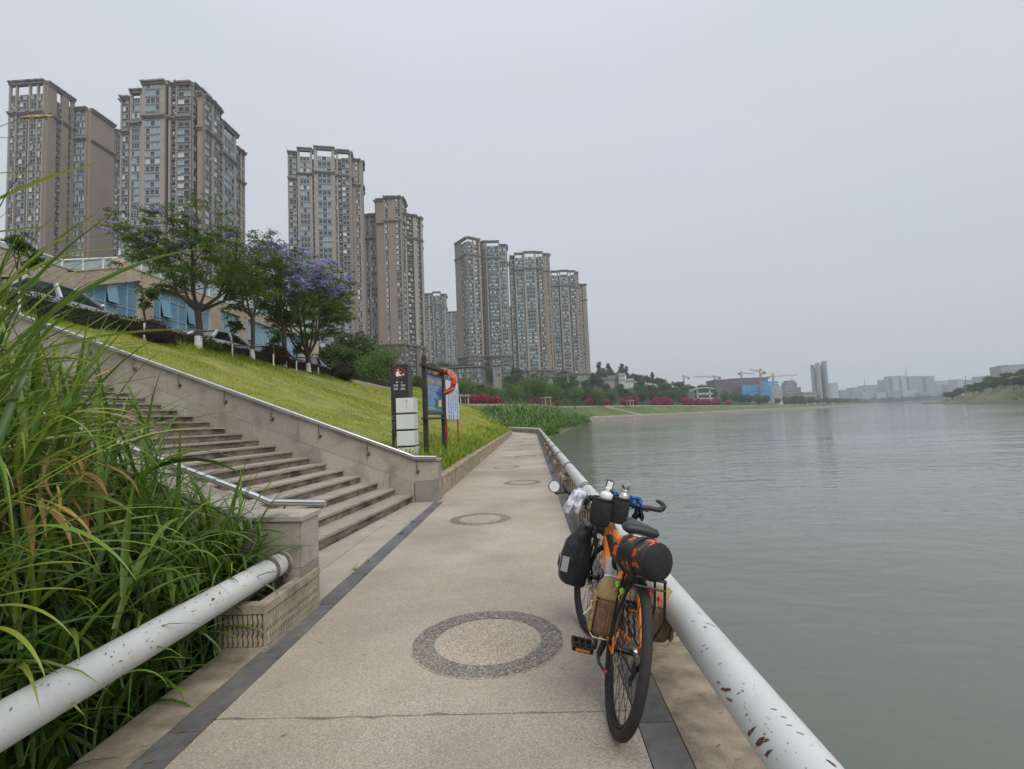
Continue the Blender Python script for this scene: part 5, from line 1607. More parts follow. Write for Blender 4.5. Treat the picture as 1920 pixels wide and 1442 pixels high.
# fallen bits of leaf and twig on the paving
n = 150
x = rg.uniform(-2.4, .9, n); y = 1.9 + 12 * rg.random(n) ** 1.6
near_edge = rg.random(n) < .5
x = np.where(near_edge, np.where(rg.random(n) < .5, rg.normal(-1.75, .08, n), rg.normal(.7, .1, n)), x)
ok = (x > -2.0) | (y > 4.6)
x = x[ok]; y = y[ok]; n = len(x)
o = blades("leaf_litter", np.stack([x, y, np.full(n, .006)], -1), rg.uniform(0, 6.28, n), rg.uniform(0, .15, n), rg.uniform(.012, .06, n), rg.uniform(.003, .010, n), rg.uniform(-.2, .3, n), m_dry, S=2, v=rg.random(n) * .5)
tag(o, "small dry leaf bits and twigs scattered over the path", "litter", kind='stuff')
# seed heads
m_seed = mat("seed_head", (0.50, 0.36, 0.20), 0.9, var=.3, scale=40, bump=.8, bscale=90)
for (px, py, Y, L, az, el) in [(72, 219, 2.3, .15, 0.1, 0.05), (245, 787, 2.9, .055, 0.3, 0.35), (289, 812, 3.0, .05, 0.2, 0.05), (199, 884, 2.7, .035, 0.1, 0.0), (190, 702, 3.0, .09, 0.5, 0.55), (208, 793, 2.9, .03, 0, 0)]:
    p = atY(px, py, Y)
    d = Vector((cos(el) * cos(az), cos(el) * sin(az), sin(el)))
    b = MB(Matrix.Translation(p))
    r_ = .009
    b.tube([-d * L * .5, -d * L * .3, d * L * .1, d * L * .4, d * L * .5], [r_ * .5, r_ * .95, r_, r_ * .7, r_ * .2], 8)
    for q in range(40):
        f = random.uniform(-.45, .45); a = random.uniform(0, 6.28)
        s_ = d.cross(Vector((0, 0, 1))).normalized(); w_ = s_.cross(d)
        c = d * L * f; e_ = (s_ * cos(a) + w_ * sin(a)) * .018 + d * .012
        b.tube([c, c + e_], .0012, 3, cap=False)
    b.tube([-d * L * .5, -d * L * .5 - d * .25 + Vector((0, 0, -.1)), -d * L * .5 - d * .45 + Vector((0, 0, -.4))], .0022, 4)
    b.build("seed_head", m_seed, reeds, smooth=60)
# little weeds growing in the joint beside the dark strip
for (px, py) in [(690, 1053), (752, 1000), (668, 1068), (774, 978)]:
    r = ray(px, py); t_ = -CAM_H / r.z; p = Vector((r.x * t_, r.y * t_, 0))
    n = 14
    root = np.array([(p.x, p.y, 0)] * n) + rg.normal(0, .012, (n, 3)) * [1, 1, 0]
    o = blades("small_weed", root, rg.uniform(0, 6.28, n), rg.uniform(.3, 1.2, n), rg.uniform(.03, .075, n), rg.uniform(.006, .012, n), rg.uniform(.3, 1.2, n), m_grass, S=3, v=rg.uniform(.05, .35, n))
    tag(o, "tiny green weed sprouting in the joint beside the dark border strip of the path", "weed", "weeds in the path joint")

# ================================================================== FAR BANK OF THE COVE, QUAY AND HILL
ST_S = np.array([(-6, 59), (2, 62), (4.8, 85), (10, 122), (17, 166), (27, 225), (66, 262), (202, 435), (545, 870), (900, 1300)], float)
ST_T = np.array([(-40, 110), (-30, 130), (-19.7, 149), (-8, 166), (2, 185), (14, 240), (53, 278), (187, 447), (530, 882), (880, 1320)], float)
ST_TZ = np.array([6, 6, 6, 6, 6, 6, 5.8, 4.4, 3.5, 3.5])
ST_H = np.array([1, 1, 1, 1, 1, 1, 1.5, 1.8, .42, .25])      # height of the hill behind
IN = np.array([-.75, .66])
# arc positions 0..9, resampled
K = np.linspace(0, 9, 91)
def lerp_st(A, k):
    return np.stack([np.interp(k, np.arange(10), A[:, 0]), np.interp(k, np.arange(10), A[:, 1])], -1)
def bank_point(k, q):
    """k along the shore, q: 0 shore .. 1 terrace edge .. >1 metres/100 inland"""
    k = np.asarray(k, float); q = np.asarray(q, float)
    S = lerp_st(ST_S, k); Tt = lerp_st(ST_T, k); tz = np.interp(k, np.arange(10), ST_TZ); hh = np.interp(k, np.arange(10), ST_H)
    quay = np.clip((k - 4.6) / .4, 0, 1)
    qq = np.clip(q, 0, 1)
    xy = S + (Tt - S) * qq[:, None] + IN[None] * (np.clip(q - 1, 0, None) * 100)[:, None]
    z_slope = np.interp(qq, [0, .03, .35, 1], [-1.9, -1.2, .6, 1.0])
    zs = np.where(qq < .35, z_slope, .6 + (tz - .6) * (qq - .35) / .65)
    # quay side: wall, flat promenade, lawn slope
    zq = np.where(qq < .015, -2.2, np.where(qq < .36, .4, .4 + (tz - .4) * (qq - .36) / .64))
    z = zs * (1 - quay) + zq * quay
    d = np.clip(q - 1, 0, None) * 100
    z = z + hh * np.interp(d, [0, 12, 40, 90, 150, 260, 600], [0, .3, 3, 13, 22, 28, 30])
    return xy, z
QS = np.concatenate([[0, .0149, .0151, .1, .2, .35, .36, .5, .7, .85, 1.0], 1 + np.array([.06, .12, .25, .4, .65, .9, 1.2, 1.5, 2.0, 2.6, 4, 6])])
V = np.zeros((len(K), len(QS), 3))
for j, q in enumerate(QS):
    xy, z = bank_point(K, np.full(len(K), q)); V[:, j, :2] = xy; V[:, j, 2] = z
idx = np.arange(V.shape[0] * V.shape[1]).reshape(V.shape[:2])
Fq = np.stack([idx[:-1, :-1], idx[1:, :-1], idx[1:, 1:], idx[:-1, 1:]], -1).reshape(-1, 4)
m_bank = mat("bank_grass", (0.075, 0.115, 0.026), 0.95, var=.3, scale=.12, dirt=(0.12, 0.145, 0.035), dscale=.06, dlo=.45, dhi=.7, bump=.6, bscale=4)
m_prom = mat("promenade_paving", (0.36, 0.33, 0.28), 0.9, var=.12, scale=.3)
m_qwall = mat("quay_wall_stone", (0.20, 0.18, 0.15), 0.9, var=.25, scale=.8)
mi = np.zeros((len(K) - 1, len(QS) - 1), int)
for i in range(len(K) - 1):
    for j in range(len(QS) - 1):
        if K[i] >= 4.9 and QS[j] < .36: mi[i, j] = 2 if QS[j] < .015 else 1
        if QS[j] >= 1.12: mi[i, j] = 3
struct(np_obj("river_bank", np_mesh("river_bank", V.reshape(-1, 3), Fq, [m_bank, m_prom, m_qwall, mat('hillside_ground', (0.03, 0.045, 0.016), .95, var=.3, scale=.1)], mi.ravel())))
# terrace edge wall
def ribbon(name, ks, q0, z_off0, w, h, material, label=None, cat=None, kind=None, dx=0.0):
    b = MB()
    xy, z = bank_point(np.array(ks), np.full(len(ks), q0))
    for i in range(len(ks) - 1):
        a = Vector((xy[i][0], xy[i][1], z[i] + z_off0)); c = Vector((xy[i + 1][0], xy[i + 1][1], z[i + 1] + z_off0))
        d = (c - a); s = Vector((-d.y, d.x, 0)).normalized() * w / 2
        b.hexa([a - s, c - s, c + s, a + s], [p + Vector((0, 0, h)) for p in (a - s, c - s, c + s, a + s)])
    o = b.build(name, material)
    if kind: o['kind'] = kind
    if label: tag(o, label, cat)
    return o
ribbon("terrace_wall", np.linspace(0.5, 7.4, 60), 1.0, -.3, .5, .75, mat("pale_wall", (0.34, 0.32, 0.28), .9, var=.15, scale=.5), "low pale wall along the terrace above the far grass bank", "wall")
ribbon("shore_edge", np.linspace(1.0, 4.9, 40), 0.02, -.45, 1.2, .25, mat("shore_concrete", (0.30, 0.27, 0.21), .9, var=.25, scale=.6), kind='structure')
# quay balustrade: posts and rail, read as one band
qb = MB()
ks = np.linspace(5.02, 8.0, 230)
xy, z = bank_point(ks, np.full(len(ks), .03))
for i in range(len(ks) - 1):
    a = Vector((xy[i][0], xy[i][1], .4)); c = Vector((xy[i + 1][0], xy[i + 1][1], .4))
    for f in (0, .5):
        p = a.lerp(c, f); qb.box(p.x - .22, p.x + .22, p.y - .22, p.y + .22, .38, .75)
    d = c - a; s = Vector((-d.y, d.x, 0)).normalized() * .12
    U = Vector((0, 0, .42)); W_ = Vector((0, 0, .62))
    qb.hexa([a - s + U, c - s + U, c + s + U, a + s + U], [a - s + W_, c - s + W_, c + s + W_, a + s + W_])
q = qb.build("quay_railing", mat("quay_rail_paint", (0.42, 0.40, 0.36), .8, var=.2, scale=.5), fix=False)
tag(q, "long pale pipe railing on stone blocks along the far quay", "railing")
# two flights of stairs down the far lawn
def bank_stairs(k0, k1, label, off):
    t0, z0 = bank_point([k0], [1.0]); t1, z1 = bank_point([k1], [.36])
    a = Vector((t0[0][0], t0[0][1], z0[0] + .1)); c = Vector((t1[0][0], t1[0][1], z1[0] + .02))
    t = thing("bank_stairs", label, "stairs", tuple(a)); ib = Matrix.Translation(-a)
    d = c - a; s = Vector((-d.y, d.x, 0)).normalized()
    n = 20
    b = MB(ib)
    for i in range(n):
        p0 = a.lerp(c, i / n); p1 = a.lerp(c, (i + 1) / n); p1.z = p0.z
        b.hexa([p0 - s * 1.6 - Vector((0, 0, .8)), p1 - s * 1.6 - Vector((0, 0, .8)), p1 + s * 1.6 - Vector((0, 0, .8)), p0 + s * 1.6 - Vector((0, 0, .8))], [p0 - s * 1.6, p1 - s * 1.6, p1 + s * 1.6, p0 + s * 1.6])
    b.build("steps", m_qwall, t)
    for sg in (-1, 1):
        b = MB(ib)
        o = s * sg * 1.9
        b.hexa([a + o - s * .3 - Vector((0, 0, .6)), c + o - s * .3 - Vector((0, 0, .6)), c + o + s * .3 - Vector((0, 0, .6)), a + o + s * .3 - Vector((0, 0, .6))],
               [a + o - s * .3 + Vector((0, 0, .4)), c + o - s * .3 + Vector((0, 0, .4)), c + o + s * .3 + Vector((0, 0, .4)), a + o + s * .3 + Vector((0, 0, .4))])
        b.build("side_wall", m_prom, t)
bank_stairs(5.62, 5.92, "pale stairs with side walls running down the far grass bank to the quay", 0)

# ------------------------------------------------------------------ far trees, copied from a few grown ones
def far_tree(name, seed, h, rx, leafm, nleaf, leaf, kind):
    """distant tree, about h metres high: trunk, limbs and a crown of leaf clumps"""
    rn = np.random.default_rng(seed); rr = random.Random(seed)
    t = thing(name, "", "tree"); b = MB()
    b.tube([(0, 0, -1.2), (0.05, 0, h * .2), (0, .1, h * .5)], [.03 * h, .022 * h, .012 * h], 6)
    for k in range(5):
        a = k * 1.3 + rr.random(); b.tube([(0, 0, h * .3), (rx * .5 * cos(a), rx * .5 * sin(a), h * .65)], [.012 * h, .004 * h], 4, cap=False)
    b.build("trunk", m_bark, t, fix=False)
    C = []; VV_ = []
    ncl = 26
    for i in range(ncl):
        q = rn.normal(0, 1, 3); q /= np.linalg.norm(q); q *= rn.random() ** .4
        m_ = nleaf // ncl
        cc = np.array([q[0] * rx * .72, q[1] * rx * .72, h * .62 + q[2] * h * .28])
        r = rx * rr.uniform(.28, .48)
        e = rn.normal(0, 1, (m_, 3)); e /= np.linalg.norm(e, axis=1)[:, None]; e *= (rn.random(m_) ** .45)[:, None] * r
        e[:, 2] *= .75
        if kind == 'willow':
            e[:, 2] -= (rn.random(m_) ** 1.3) * h * .26
        P_ = cc + e
        C.append(P_); VV_.append(np.clip(rr.gauss(.40, .13) + rn.normal(0, .14, m_), 0, 1))
    P_ = np.concatenate(C); P_[:, 2] = np.maximum(P_[:, 2], h * .10)
    leaf_cloud("crown", P_, leaf, leafm, np.concatenate(VV_), t, droop=1.0 if kind == 'willow' else 0, aspect=.32 if kind == 'willow' else .55, seed=seed)
    return t
FT = {}
def proto(kind, var):
    key = (kind, var)
    if key not in FT:
        if kind == 'willow': FT[key] = far_tree("willow_tree", 60 + var, 10, 4.8, m_will, 6500, .42, 'willow')
        elif kind == 'dark': FT[key] = far_tree("dark_tree", 70 + var, 9, 4.2, m_dark, 5600, .38, 'x')
        elif kind == 'mid': FT[key] = far_tree("broadleaf_tree", 80 + var, 9, 4.0, m_mid, 5200, .40, 'x')
        elif kind == 'slim': FT[key] = far_tree("slim_tree", 90 + var, 11, 1.8, m_dark, 1600, .5, 'x')
        FT[key]['used'] = 0
    return FT[key]
def plant(kind, var, loc, sc, label, group):
    p = proto(kind, var)
    if not p['used']:
        o = p; o['used'] = 1
    else: o = copy_tree(p)
    o.location = loc; o.rotation_euler.z = random.uniform(0, 6.28); o.scale = (sc,) * 3
    o['label'] = label; o['group'] = group
    return o
def on_bank(k, inland):
    xy, z = bank_point([k], [1 + inland / 100.0]); return Vector((xy[0][0], xy[0][1], z[0] - .2))
def near_px(px, Y, base):
    p = atY(px, 700, Y); return (p.x, Y, base)
G_W = "willows on the terrace above the far grass bank"
for px, Y, base, sc, var, lab in [(872, 168, 6.0, 1.18, 0, "leafy willow just right of the orange life ring, behind the red bushes"), (915, 176, 6.0, .9, 1, "smaller willow below the blue-windowed podium storey of the arched tower"),
                                  (960, 186, 6.0, .98, 2, "pale willow left of the large round-topped one"), (1002, 205, 6.4, 1.5, 0, "largest willow of the terrace, broad and round topped"),
                                  (1042, 200, 6.0, 1.05, 1, "pale green willow right of the largest one"), (1075, 225, 6.0, 1.0, 2, "willow below the rightmost tower"), (1120, 262, 6.0, 1.1, 0, "willow near the head of the bank stairs"),
                                  (1150, 300, 7, 1.2, 1, "willow right of the head of the bank stairs")]:
    plant('willow', var, near_px(px, Y, base), sc, lab, G_W)
G_D = "trees between the glass building and the sign boards"
for px, Y, base, sc, var, kd, lab in [(660, 62, 5.2, .95, 0, 'dark', "dark round evergreen behind the low hedge, right of the glass building"), (628, 52, 5.0, .62, 1, 'dark', "smaller dark tree beside the end of the glass building"),
                                      (690, 75, 5, .85, 2, 'dark', "dark evergreen behind the pale willow left of the black sign"), (712, 50, 4.2, .60, 1, 'willow', "pale drooping willow just left of the black sign pillar"),
                                      (735, 62, 4.2, .5, 2, 'willow', "small willow partly hidden by the black sign pillar"), (780, 90, 4.6, .6, 0, 'mid', "small tree seen between the black pillar and the blue board"),
                                      (645, 44, 4.9, .42, 0, 'mid', "small yellowish tree behind the clipped bushes")]:
    plant(kd, var, near_px(px, Y, base), sc, lab, G_D)
rr = random.Random(4)
G_H = "trees on the wooded hillside along the far bank"
n_h = 0
for i in range(290):
    k = rr.uniform(5.7, 7.4); d = rr.uniform(9, 175) * (1.0 if k < 7.3 else .8)
    p = on_bank(k, d)
    kind = rr.choice(['dark', 'mid', 'mid', 'willow', 'dark'])
    if 1288 < to_px(p) < 1346 and p.y < 470: continue
    plant(kind, rr.randrange(3), p, rr.uniform(.75, 1.25) * (1 + max(0, k - 6.5) * .15), {'dark': "dark leafy tree on the wooded hillside beyond the cove", 'mid': "mid green tree on the wooded hillside beyond the cove", 'willow': "pale willow on the wooded hillside beyond the cove"}[kind], G_H)
for i in range(194):
    k = rr.uniform(7.05, 8.9); d = rr.uniform(4, 40) if i < 134 else rr.uniform(60, 170)
    kind = rr.choice(['dark', 'mid'])
    plant(kind, rr.randrange(3), on_bank(k, d), rr.uniform(.9, 1.5), {'dark': "dark hazy tree lining the distant left bank", 'mid': "green hazy tree lining the distant left bank"}[kind], "trees lining the distant left bank")
for i in range(34):
    k = rr.uniform(2.2, 5.6); d = rr.uniform(16, 95)
    kind = rr.choice(['dark', 'mid', 'mid'])
    plant(kind, rr.randrange(3), on_bank(k, d), rr.uniform(.55, .95), {'dark': "dark tree on the slope between the willows and the towers", 'mid': "green tree on the slope between the willows and the towers"}[kind], "trees on the slope below the towers")
for i in range(16):
    k = rr.uniform(6.4, 7.2); d = rr.uniform(110, 170)
    plant('slim', rr.randrange(2), on_bank(k, d), rr.uniform(1.3, 2.0), "slim pointed tree on the crest of the wooded hill", "pointed trees on the hill crest")
for i in range(16):
    px = 1470 + i * 8 + rr.uniform(-3, 3); Y = rr.uniform(640, 700) + (px - 1470) * 1.0; p = atY(px, 752, Y)
    plant('mid' if i % 2 else 'dark', i % 3, (p.x, Y, 2.2), rr.uniform(.9, 1.4), "hazy tree in front of the three slab towers on the distant left bank", "trees in front of the slab towers")
# red flowering bushes along the terrace
def red_bush_proto(seed):
    rn = np.random.default_rng(seed)
    t = thing("red_bush", "", "bush"); n = 1500
    q = rn.normal(0, 1, (n, 3)); q /= np.linalg.norm(q, axis=1)[:, None]; q *= (rn.random(n) ** .35)[:, None]
    P_ = q * np.array([1.9, 1.7, 1.35]) + [0, 0, 1.35]
    P_[:, 2] += .25 * np.sin(P_[:, 0] * 2.5 + seed)
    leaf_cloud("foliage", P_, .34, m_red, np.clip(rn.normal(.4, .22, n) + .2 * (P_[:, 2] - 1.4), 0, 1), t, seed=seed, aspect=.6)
    b = MB()
    for k in range(6):
        a = k * 1.05; b.tube([(0, 0, -.4), (.9 * cos(a), .9 * sin(a), 1.6)], [.07, .02], 4, cap=False)
    b.build("branches", m_bark, t, fix=False)
    return t
RB = [red_bush_proto(i) for i in range(3)]
G_R = "red flowering bushes along the far terrace"
first = [True] * 3
for k, d, s in [(1.0, 3, 1.2), (1.15, 4, 1.2), (1.55, 3, 1.1), (1.8, 4, 1.1), (1.95, 3, 1.1), (2.1, 4, 1.15), (2.25, 3, 1.1), (2.4, 4, 1.05), (2.55, 3, 1.15), (2.7, 4, 1.1), (2.85, 3, .95), (3.0, 4, .9), (4.05, 4, .95), (4.2, 3, 1.05), (4.35, 4, .9), (4.75, 4, .95), (4.9, 4, 1.05), (5.02, 3, 1.0),
                 (5.5, 4, 1.3), (5.56, 6, 1.2), (5.75, 4, 1.2), (5.82, 5, 1.2)] + [(6.02 + i * .045 + .018 * sin(i * 5.1), 4 + (i % 3) * 1.5, 1.35 + .75 * abs(sin(i * 2.3))) for i in range(20) if i % 5 != 3]:
    j = int(k * 10) % 3
    o = RB[j] if first[j] else copy_tree(RB[j]); first[j] = False
    o.location = on_bank(k, d); o.rotation_euler.z = k * 7; o.scale = (s, s, s * (1.22 if k < 6 else 1.1))
    o['label'] = 'crimson bush in the long red row left of the largest willow' if k < 3.4 else 'crimson bush in the red patch below the pale green willow' if k < 5.2 else 'crimson bush near the head of the far bank stairs' if k < 6 else 'crimson bush in the far red row right of the bank stairs'; o['group'] = G_R
# shrubs massed under the willows
rn = np.random.default_rng(3)
n = 60000
k = np.where(rn.random(n) < .4, rn.uniform(0.6, 5.7, n), rn.uniform(5.6, 7.4, n)); d = np.where(k < 5.7, rn.uniform(8, 70, n) * rn.random(n) ** .4, rn.uniform(8, 190, n))
xy, z = bank_point(k, 1 + d / 100)
P_ = np.stack([xy[:, 0], xy[:, 1], z + rn.random(n) * (1.2 + 2.2 * vnoise(xy[:, 0], xy[:, 1], 9, 9.0))], -1)
o = leaf_cloud("undergrowth", P_, .6, m_mid, np.clip(rn.normal(.3, .2, n), 0, 1), seed=8, aspect=.6)
tag(o, "low green undergrowth covering the slope under the far willows", "undergrowth", kind='stuff')
# reeds on the shore of the cove
n = 9000
k = rn.uniform(0.6, 5.0, n); q = rn.random(n) ** 1.1 * (.6 + .55 * vnoise(k * 9, k * 0, 14, 1.0)) * np.interp(k, [0, 1, 2, 3, 4, 5], [.75, .75, .6, .55, .5, .36]) + .03
xy, z = bank_point(k, q)
hk = np.interp(k, [.6, 1.2, 1.9, 2.8, 3.6, 4.4, 5], [.45, .75, 1.35, 1.5, 1.25, 1.0, .6])
hm = hk * (.25 + 1.15 * vnoise(xy[:, 0], xy[:, 1], 12, 5.0) ** 1.5 + .25 * vnoise(xy[:, 0], xy[:, 1], 13, 1.8))
el_ = rn.uniform(.75, 1.5, n)
root = np.stack([xy[:, 0], xy[:, 1], z - .1 + rn.random(n) * 2.0 * hm], -1)
m_freed = leaf_mat("shore_reed", [(0.05, 0.10, 0.022), (0.09, 0.17, 0.035), (0.14, 0.24, 0.05), (0.22, 0.30, 0.085)], .3)
g = blades("shore_reeds", root, rn.uniform(0, 6.28, n), el_, rn.uniform(.8, 1.7, n) * hm * 1.1, rn.uniform(.08, .22, n), rn.uniform(.6, 1.9, n), m_freed, S=4, v=np.clip(rn.normal(.3, .18, n) + .35 * (hm / hk - .6), 0, 1))
tag(g, "mass of tall green reeds covering the shore of the cove beyond the railing", "reeds", kind='stuff')
n = 26
root = np.array([(0.97 + rn.uniform(0, .06), 10.6 + rn.uniform(-.7, .7), -.5) for _ in range(n)])
o = blades("edge_plant", root, rn.uniform(0, 6.28, n), rn.uniform(.5, 1.4, n), rn.uniform(.3, .6, n), rn.uniform(.03, .05, n), rn.uniform(.5, 1.8, n), m_reed, S=5, v=rn.random(n) * .6)
tag(o, "leafy green plant growing from the quay edge behind the bicycle's handlebar", "plant")
# leafy thickets among the reeds of the cove
C = []; VV_ = []
for i in range(170):
    kb = rn.uniform(.9, 4.7); qb_ = rn.uniform(.05, .62) * np.interp(kb, [.9, 2, 3, 4, 5], [1, 1, .85, .75, .5])
    xy, z = bank_point([kb], [qb_]); r = rn.uniform(1.1, 2.6); hh = rn.uniform(1.0, 2.4) * np.interp(kb, [.9, 2, 3, 4.7], [.8, 1.25, 1.2, .8]); m_ = int(260 * r)
    q = rn.normal(0, 1, (m_, 3)); q /= np.linalg.norm(q, axis=1)[:, None]; q[:, 2] = np.abs(q[:, 2]); q *= (.75 + .3 * rn.random(m_))[:, None]
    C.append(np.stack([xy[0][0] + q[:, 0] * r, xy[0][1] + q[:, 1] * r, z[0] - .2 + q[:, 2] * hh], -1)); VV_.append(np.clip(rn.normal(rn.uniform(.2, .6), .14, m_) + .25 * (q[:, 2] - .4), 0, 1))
o = leaf_cloud("shore_thicket", np.concatenate(C), .42, m_freed, np.concatenate(VV_), seed=28, aspect=.34)
tag(o, "rounded leafy green thickets among the reeds on the shore of the cove", "thicket", kind='stuff')
# pergolas
def pergola(label, px, Y, w, h, base):
    p = atY(px, 750, Y); t = thing("pergola", label, "pergola", (p.x, Y, base), (0, 0, .5))
    for sx in (-1, 1):
        for sy in (-1, 1):
            b = MB(); b.box(sx * w / 2 - .16, sx * w / 2 + .16, sy * 1.2 - .16, sy * 1.2 + .16, -.6, h); b.build("post", m_prom, t)
    b = MB(); b.box(-w / 2 - .6, w / 2 + .6, -1.7, 1.7, h, h + .3)
    for i in range(6): b.box(-w / 2 - .4 + i * (w + .8) / 5 - .08, -w / 2 - .4 + i * (w + .8) / 5 + .08, -1.9, 1.9, h + .3, h + .5)
    b.build("roof_beams", m_prom, t)
pergola("small pale pergola between the willows on the far terrace", 1024, 190, 2.2, 2.6, 6)
pergola("pale pergola at the left end of the red bushes, beside the white notice board", 868, 148, 2.4, 2.6, 6)
pergola("small reddish-framed pergola beside the bank stairs", 1181, 275, 2.2, 2.6, 5.8)

# ------------------------------------------------------------------ buildings along the far bank
m_fw = mat("pale_plaster", (0.50, 0.50, 0.49), .85, var=.08, scale=.2)
m_fb = mat("plain_concrete", (0.26, 0.245, 0.235), .9, var=.12, scale=.1)
m_net = mat("blue_safety_net", (0.06, 0.26, 0.52), .8, var=.12, scale=.2, dirt=(0.05, 0.19, 0.40), dscale=.12)
m_fg = mat("far_glass", (0.10, 0.12, 0.14), .2, 0, var=.3, scale=.1)
def far_box(t, x0, x1, yt, yb, Y, D, material, nx, nz, name="wall", winname="window", frac=.62, glass=m_fg, win_parts=False):
    """one far volume with its own rows of recess-framed windows"""
    a = atY(x0, yt, Y); c = atY(x1, yb, Y); W = c.x - a.x
    z1 = a.z; z0 = c.z
    b = MB(Matrix.Translation(-t.location)); b.box(a.x, c.x, Y, Y + D, z0 - 8, z1); b.box(a.x - .3, c.x + .3, Y - .3, Y + D + .3, z1, z1 + .7)
    fh_ = (z1 - z0) / max(1, nz)
    for k in range(nz):
        b.box(a.x - .12, c.x + .12, Y - .22, Y + .05, z0 + k * fh_ - .15, z0 + k * fh_ + .12)
    b.build(name, material, t, fix=False)
    w = MB(Matrix.Translation(-t.location))
    for i in range(nx):
        for k in range(nz):
            cx = a.x + W * (i + .5) / nx; hw = W / nx * frac / 2
            w.box(cx - hw, cx + hw, Y - .12, Y + .02, z0 + fh_ * (k + .25), z0 + fh_ * (k + .78))
    if nx * nz:
        o = w.build("windows", glass, t, fix=False); o['kind'] = 'stuff'
# club house on the slope above the bank (flat roofs, round tower)
t = thing("club_house", "low pale flat-roofed building with a small mast, just right of the rightmost tower", "building", tuple(atY(1150, 715, 420)))
far_box(t, 1128, 1152, 710, 716, 420, 12, m_fb, 8, 1); far_box(t, 1140, 1164, 706, 716, 424, 14, m_fb, 6, 1, "upper_wall"); far_box(t, 1160, 1172, 702, 717, 418, 12, m_fw, 3, 2, "stair_block"); far_box(t, 1170, 1188, 712, 719, 420, 10, m_fw, 6, 1, "side_wing")
b = MB(Matrix.Translation(-t.location)); p = atY(1162, 704, 425)
b.tube([p, p + Vector((0, 0, 5.5))], .35, 6); b.lathe([(.3, 3.0), (1.6, 3.3), (1.6, 3.7), (.3, 4.0), (.3, 4.6), (1.4, 4.9), (1.4, 5.3), (.3, 5.6)], 10, T=Matrix.Translation(p)); b.build("mast", m_rust, t)
# curved-roof pavilion
p = atY(1318, 748, 455)
t = thing("pavilion", "white pavilion with a curved roof and open balconies among the trees", "pavilion", (p.x, 455, p.z - 2))
W = 17; ib = None
b = MB()
n = 12
for i in range(n):
    x0 = -W / 2 + W * i / n; x1 = -W / 2 + W * (i + 1) / n
    f = lambda x: 10.1 + 1.3 * (1 - (x / (W / 2)) ** 2)
    b.hexa([(x0, -5, f(x0)), (x1, -5, f(x1)), (x1, 6, f(x1)), (x0, 6, f(x0))], [(x0, -5, f(x0) + .8), (x1, -5, f(x1) + .8), (x1, 6, f(x1) + .8), (x0, 6, f(x0) + .8)])
b.build("roof", m_fw, t)
b = MB(); b.box(-6.6, 7.5, -4, 5, 5.6, 6.5); b.box(-6, 7.5, -4.2, -3.9, 6.5, 7.2); b.build("balcony", m_fw, t)
for x in (-5.8, 5.2):
    b = MB(); b.box(x - .5, x + .5, -4, -3, -3, 10.4); b.build("column", m_fw, t)
b = MB(); b.box(-5, 6, 0, 5, -3, 10.2); b.build("wall", m_fb, t)
b = MB(); b.box(-6, 8, -4.5, 5, 1.8, 2.6); b.build("lower_slab", m_fw, t)
# building site under grey and blue netting
t = thing("building_site", "unfinished building wrapped in blue safety netting, cranes above", "building", tuple(atY(1400, 742, 600)))
far_box(t, 1340, 1372, 713, 742, 606, 30, mat("grey_net", (0.17, 0.155, 0.165), .9, var=.2, scale=.08), 14, 6, "netted_block", frac=.5, glass=mat("open_floor", (0.06, 0.058, 0.06), .9, var=.2))
far_box(t, 1368, 1442, 711, 742, 610, 40, mat("grey_net_b", (0.185, 0.165, 0.17), .9, var=.2, scale=.08), 26, 6, "netted_block", frac=.5, glass=mat("open_floor", (0.06, 0.058, 0.06), .9, var=.2))
far_box(t, 1340, 1366, 718, 742, 596, 9, mat("grey_net", (0.17, 0.155, 0.165), .9), 10, 5, "netted_block", frac=.5, glass=mat("open_floor", (0.06, 0.058, 0.06), .9))
def net(x0, x1, yt, yb, Y):
    a = atY(x0, yt, Y); c = atY(x1, yb, Y); n = 6
    for i in range(n):
        b = MB(Matrix.Translation(-t.location)); xa = a.x + (c.x - a.x) * i / n; xb = a.x + (c.x - a.x) * (i + 1) / n
        zm = (a.z + c.z) / 2
        d = random.uniform(-.2, .2)
        b.box(xa + .12, xb - .12, Y - .5 + d, Y, zm + .25, a.z + random.uniform(-.3, .3)); b.box(xa + .12, xb - .12, Y - .5 - d, Y, c.z - 3, zm - .25)
        b.build("blue_net", m_net, t)
net(1390, 1446, 723, 745, 590)
net(1428, 1460, 716, 724, 602)
a = atY(1390, 722, 592); c = atY(1447, 745, 592)
b = MB(Matrix.Translation(-t.location)); b.box(a.x, c.x, 590.3, 605, c.z - 8, a.z - .5); b.build("frame", m_fb, t)
def apartment(label, parts, Y, wallm, loc=None, name="apartment_building", cat="building", glass=m_fg):
    x0, x1, yt, yb = parts[0][:4]
    t = thing(name, label, cat, tuple(atY((x0 + x1) / 2, yb, Y)))
    for i, (x0, x1, yt, yb, nx_, nz_, dy) in enumerate(parts):
        far_box(t, x0, x1, yt, yb, Y + dy, 14 * Y / 600, wallm, nx_, nz_, glass=glass)
    return t
apartment("small pale apartment block right of the blue netting", [(1446, 1466, 726, 748, 6, 6, 0), (1460, 1468, 724, 748, 2, 6, 6)], 596, m_fw)
apartment("wide grey building with a stepped top and spire, left of the three slab towers", [(1472, 1503, 728, 748, 10, 5, 0), (1476, 1495, 718, 728, 5, 2, 10), (1480, 1490, 714, 718, 2, 1, 14)], 820, mat("grey_plaster", (0.30, 0.29, 0.28), .9, var=.1, scale=.1))
o = MB(); p = atY(1484.5, 714, 836); o.tube([p, p + Vector((0, 0, 5))], [.8, .1], 6)
sp = o.build("spire", m_fb); tag(sp, "thin spire on the stepped roof of the wide grey building", "spire")
t = thing("slab_towers", "three joined pale slab towers of rising height standing alone on the far left bank", "tower", tuple(atY(1540, 745, 790)))
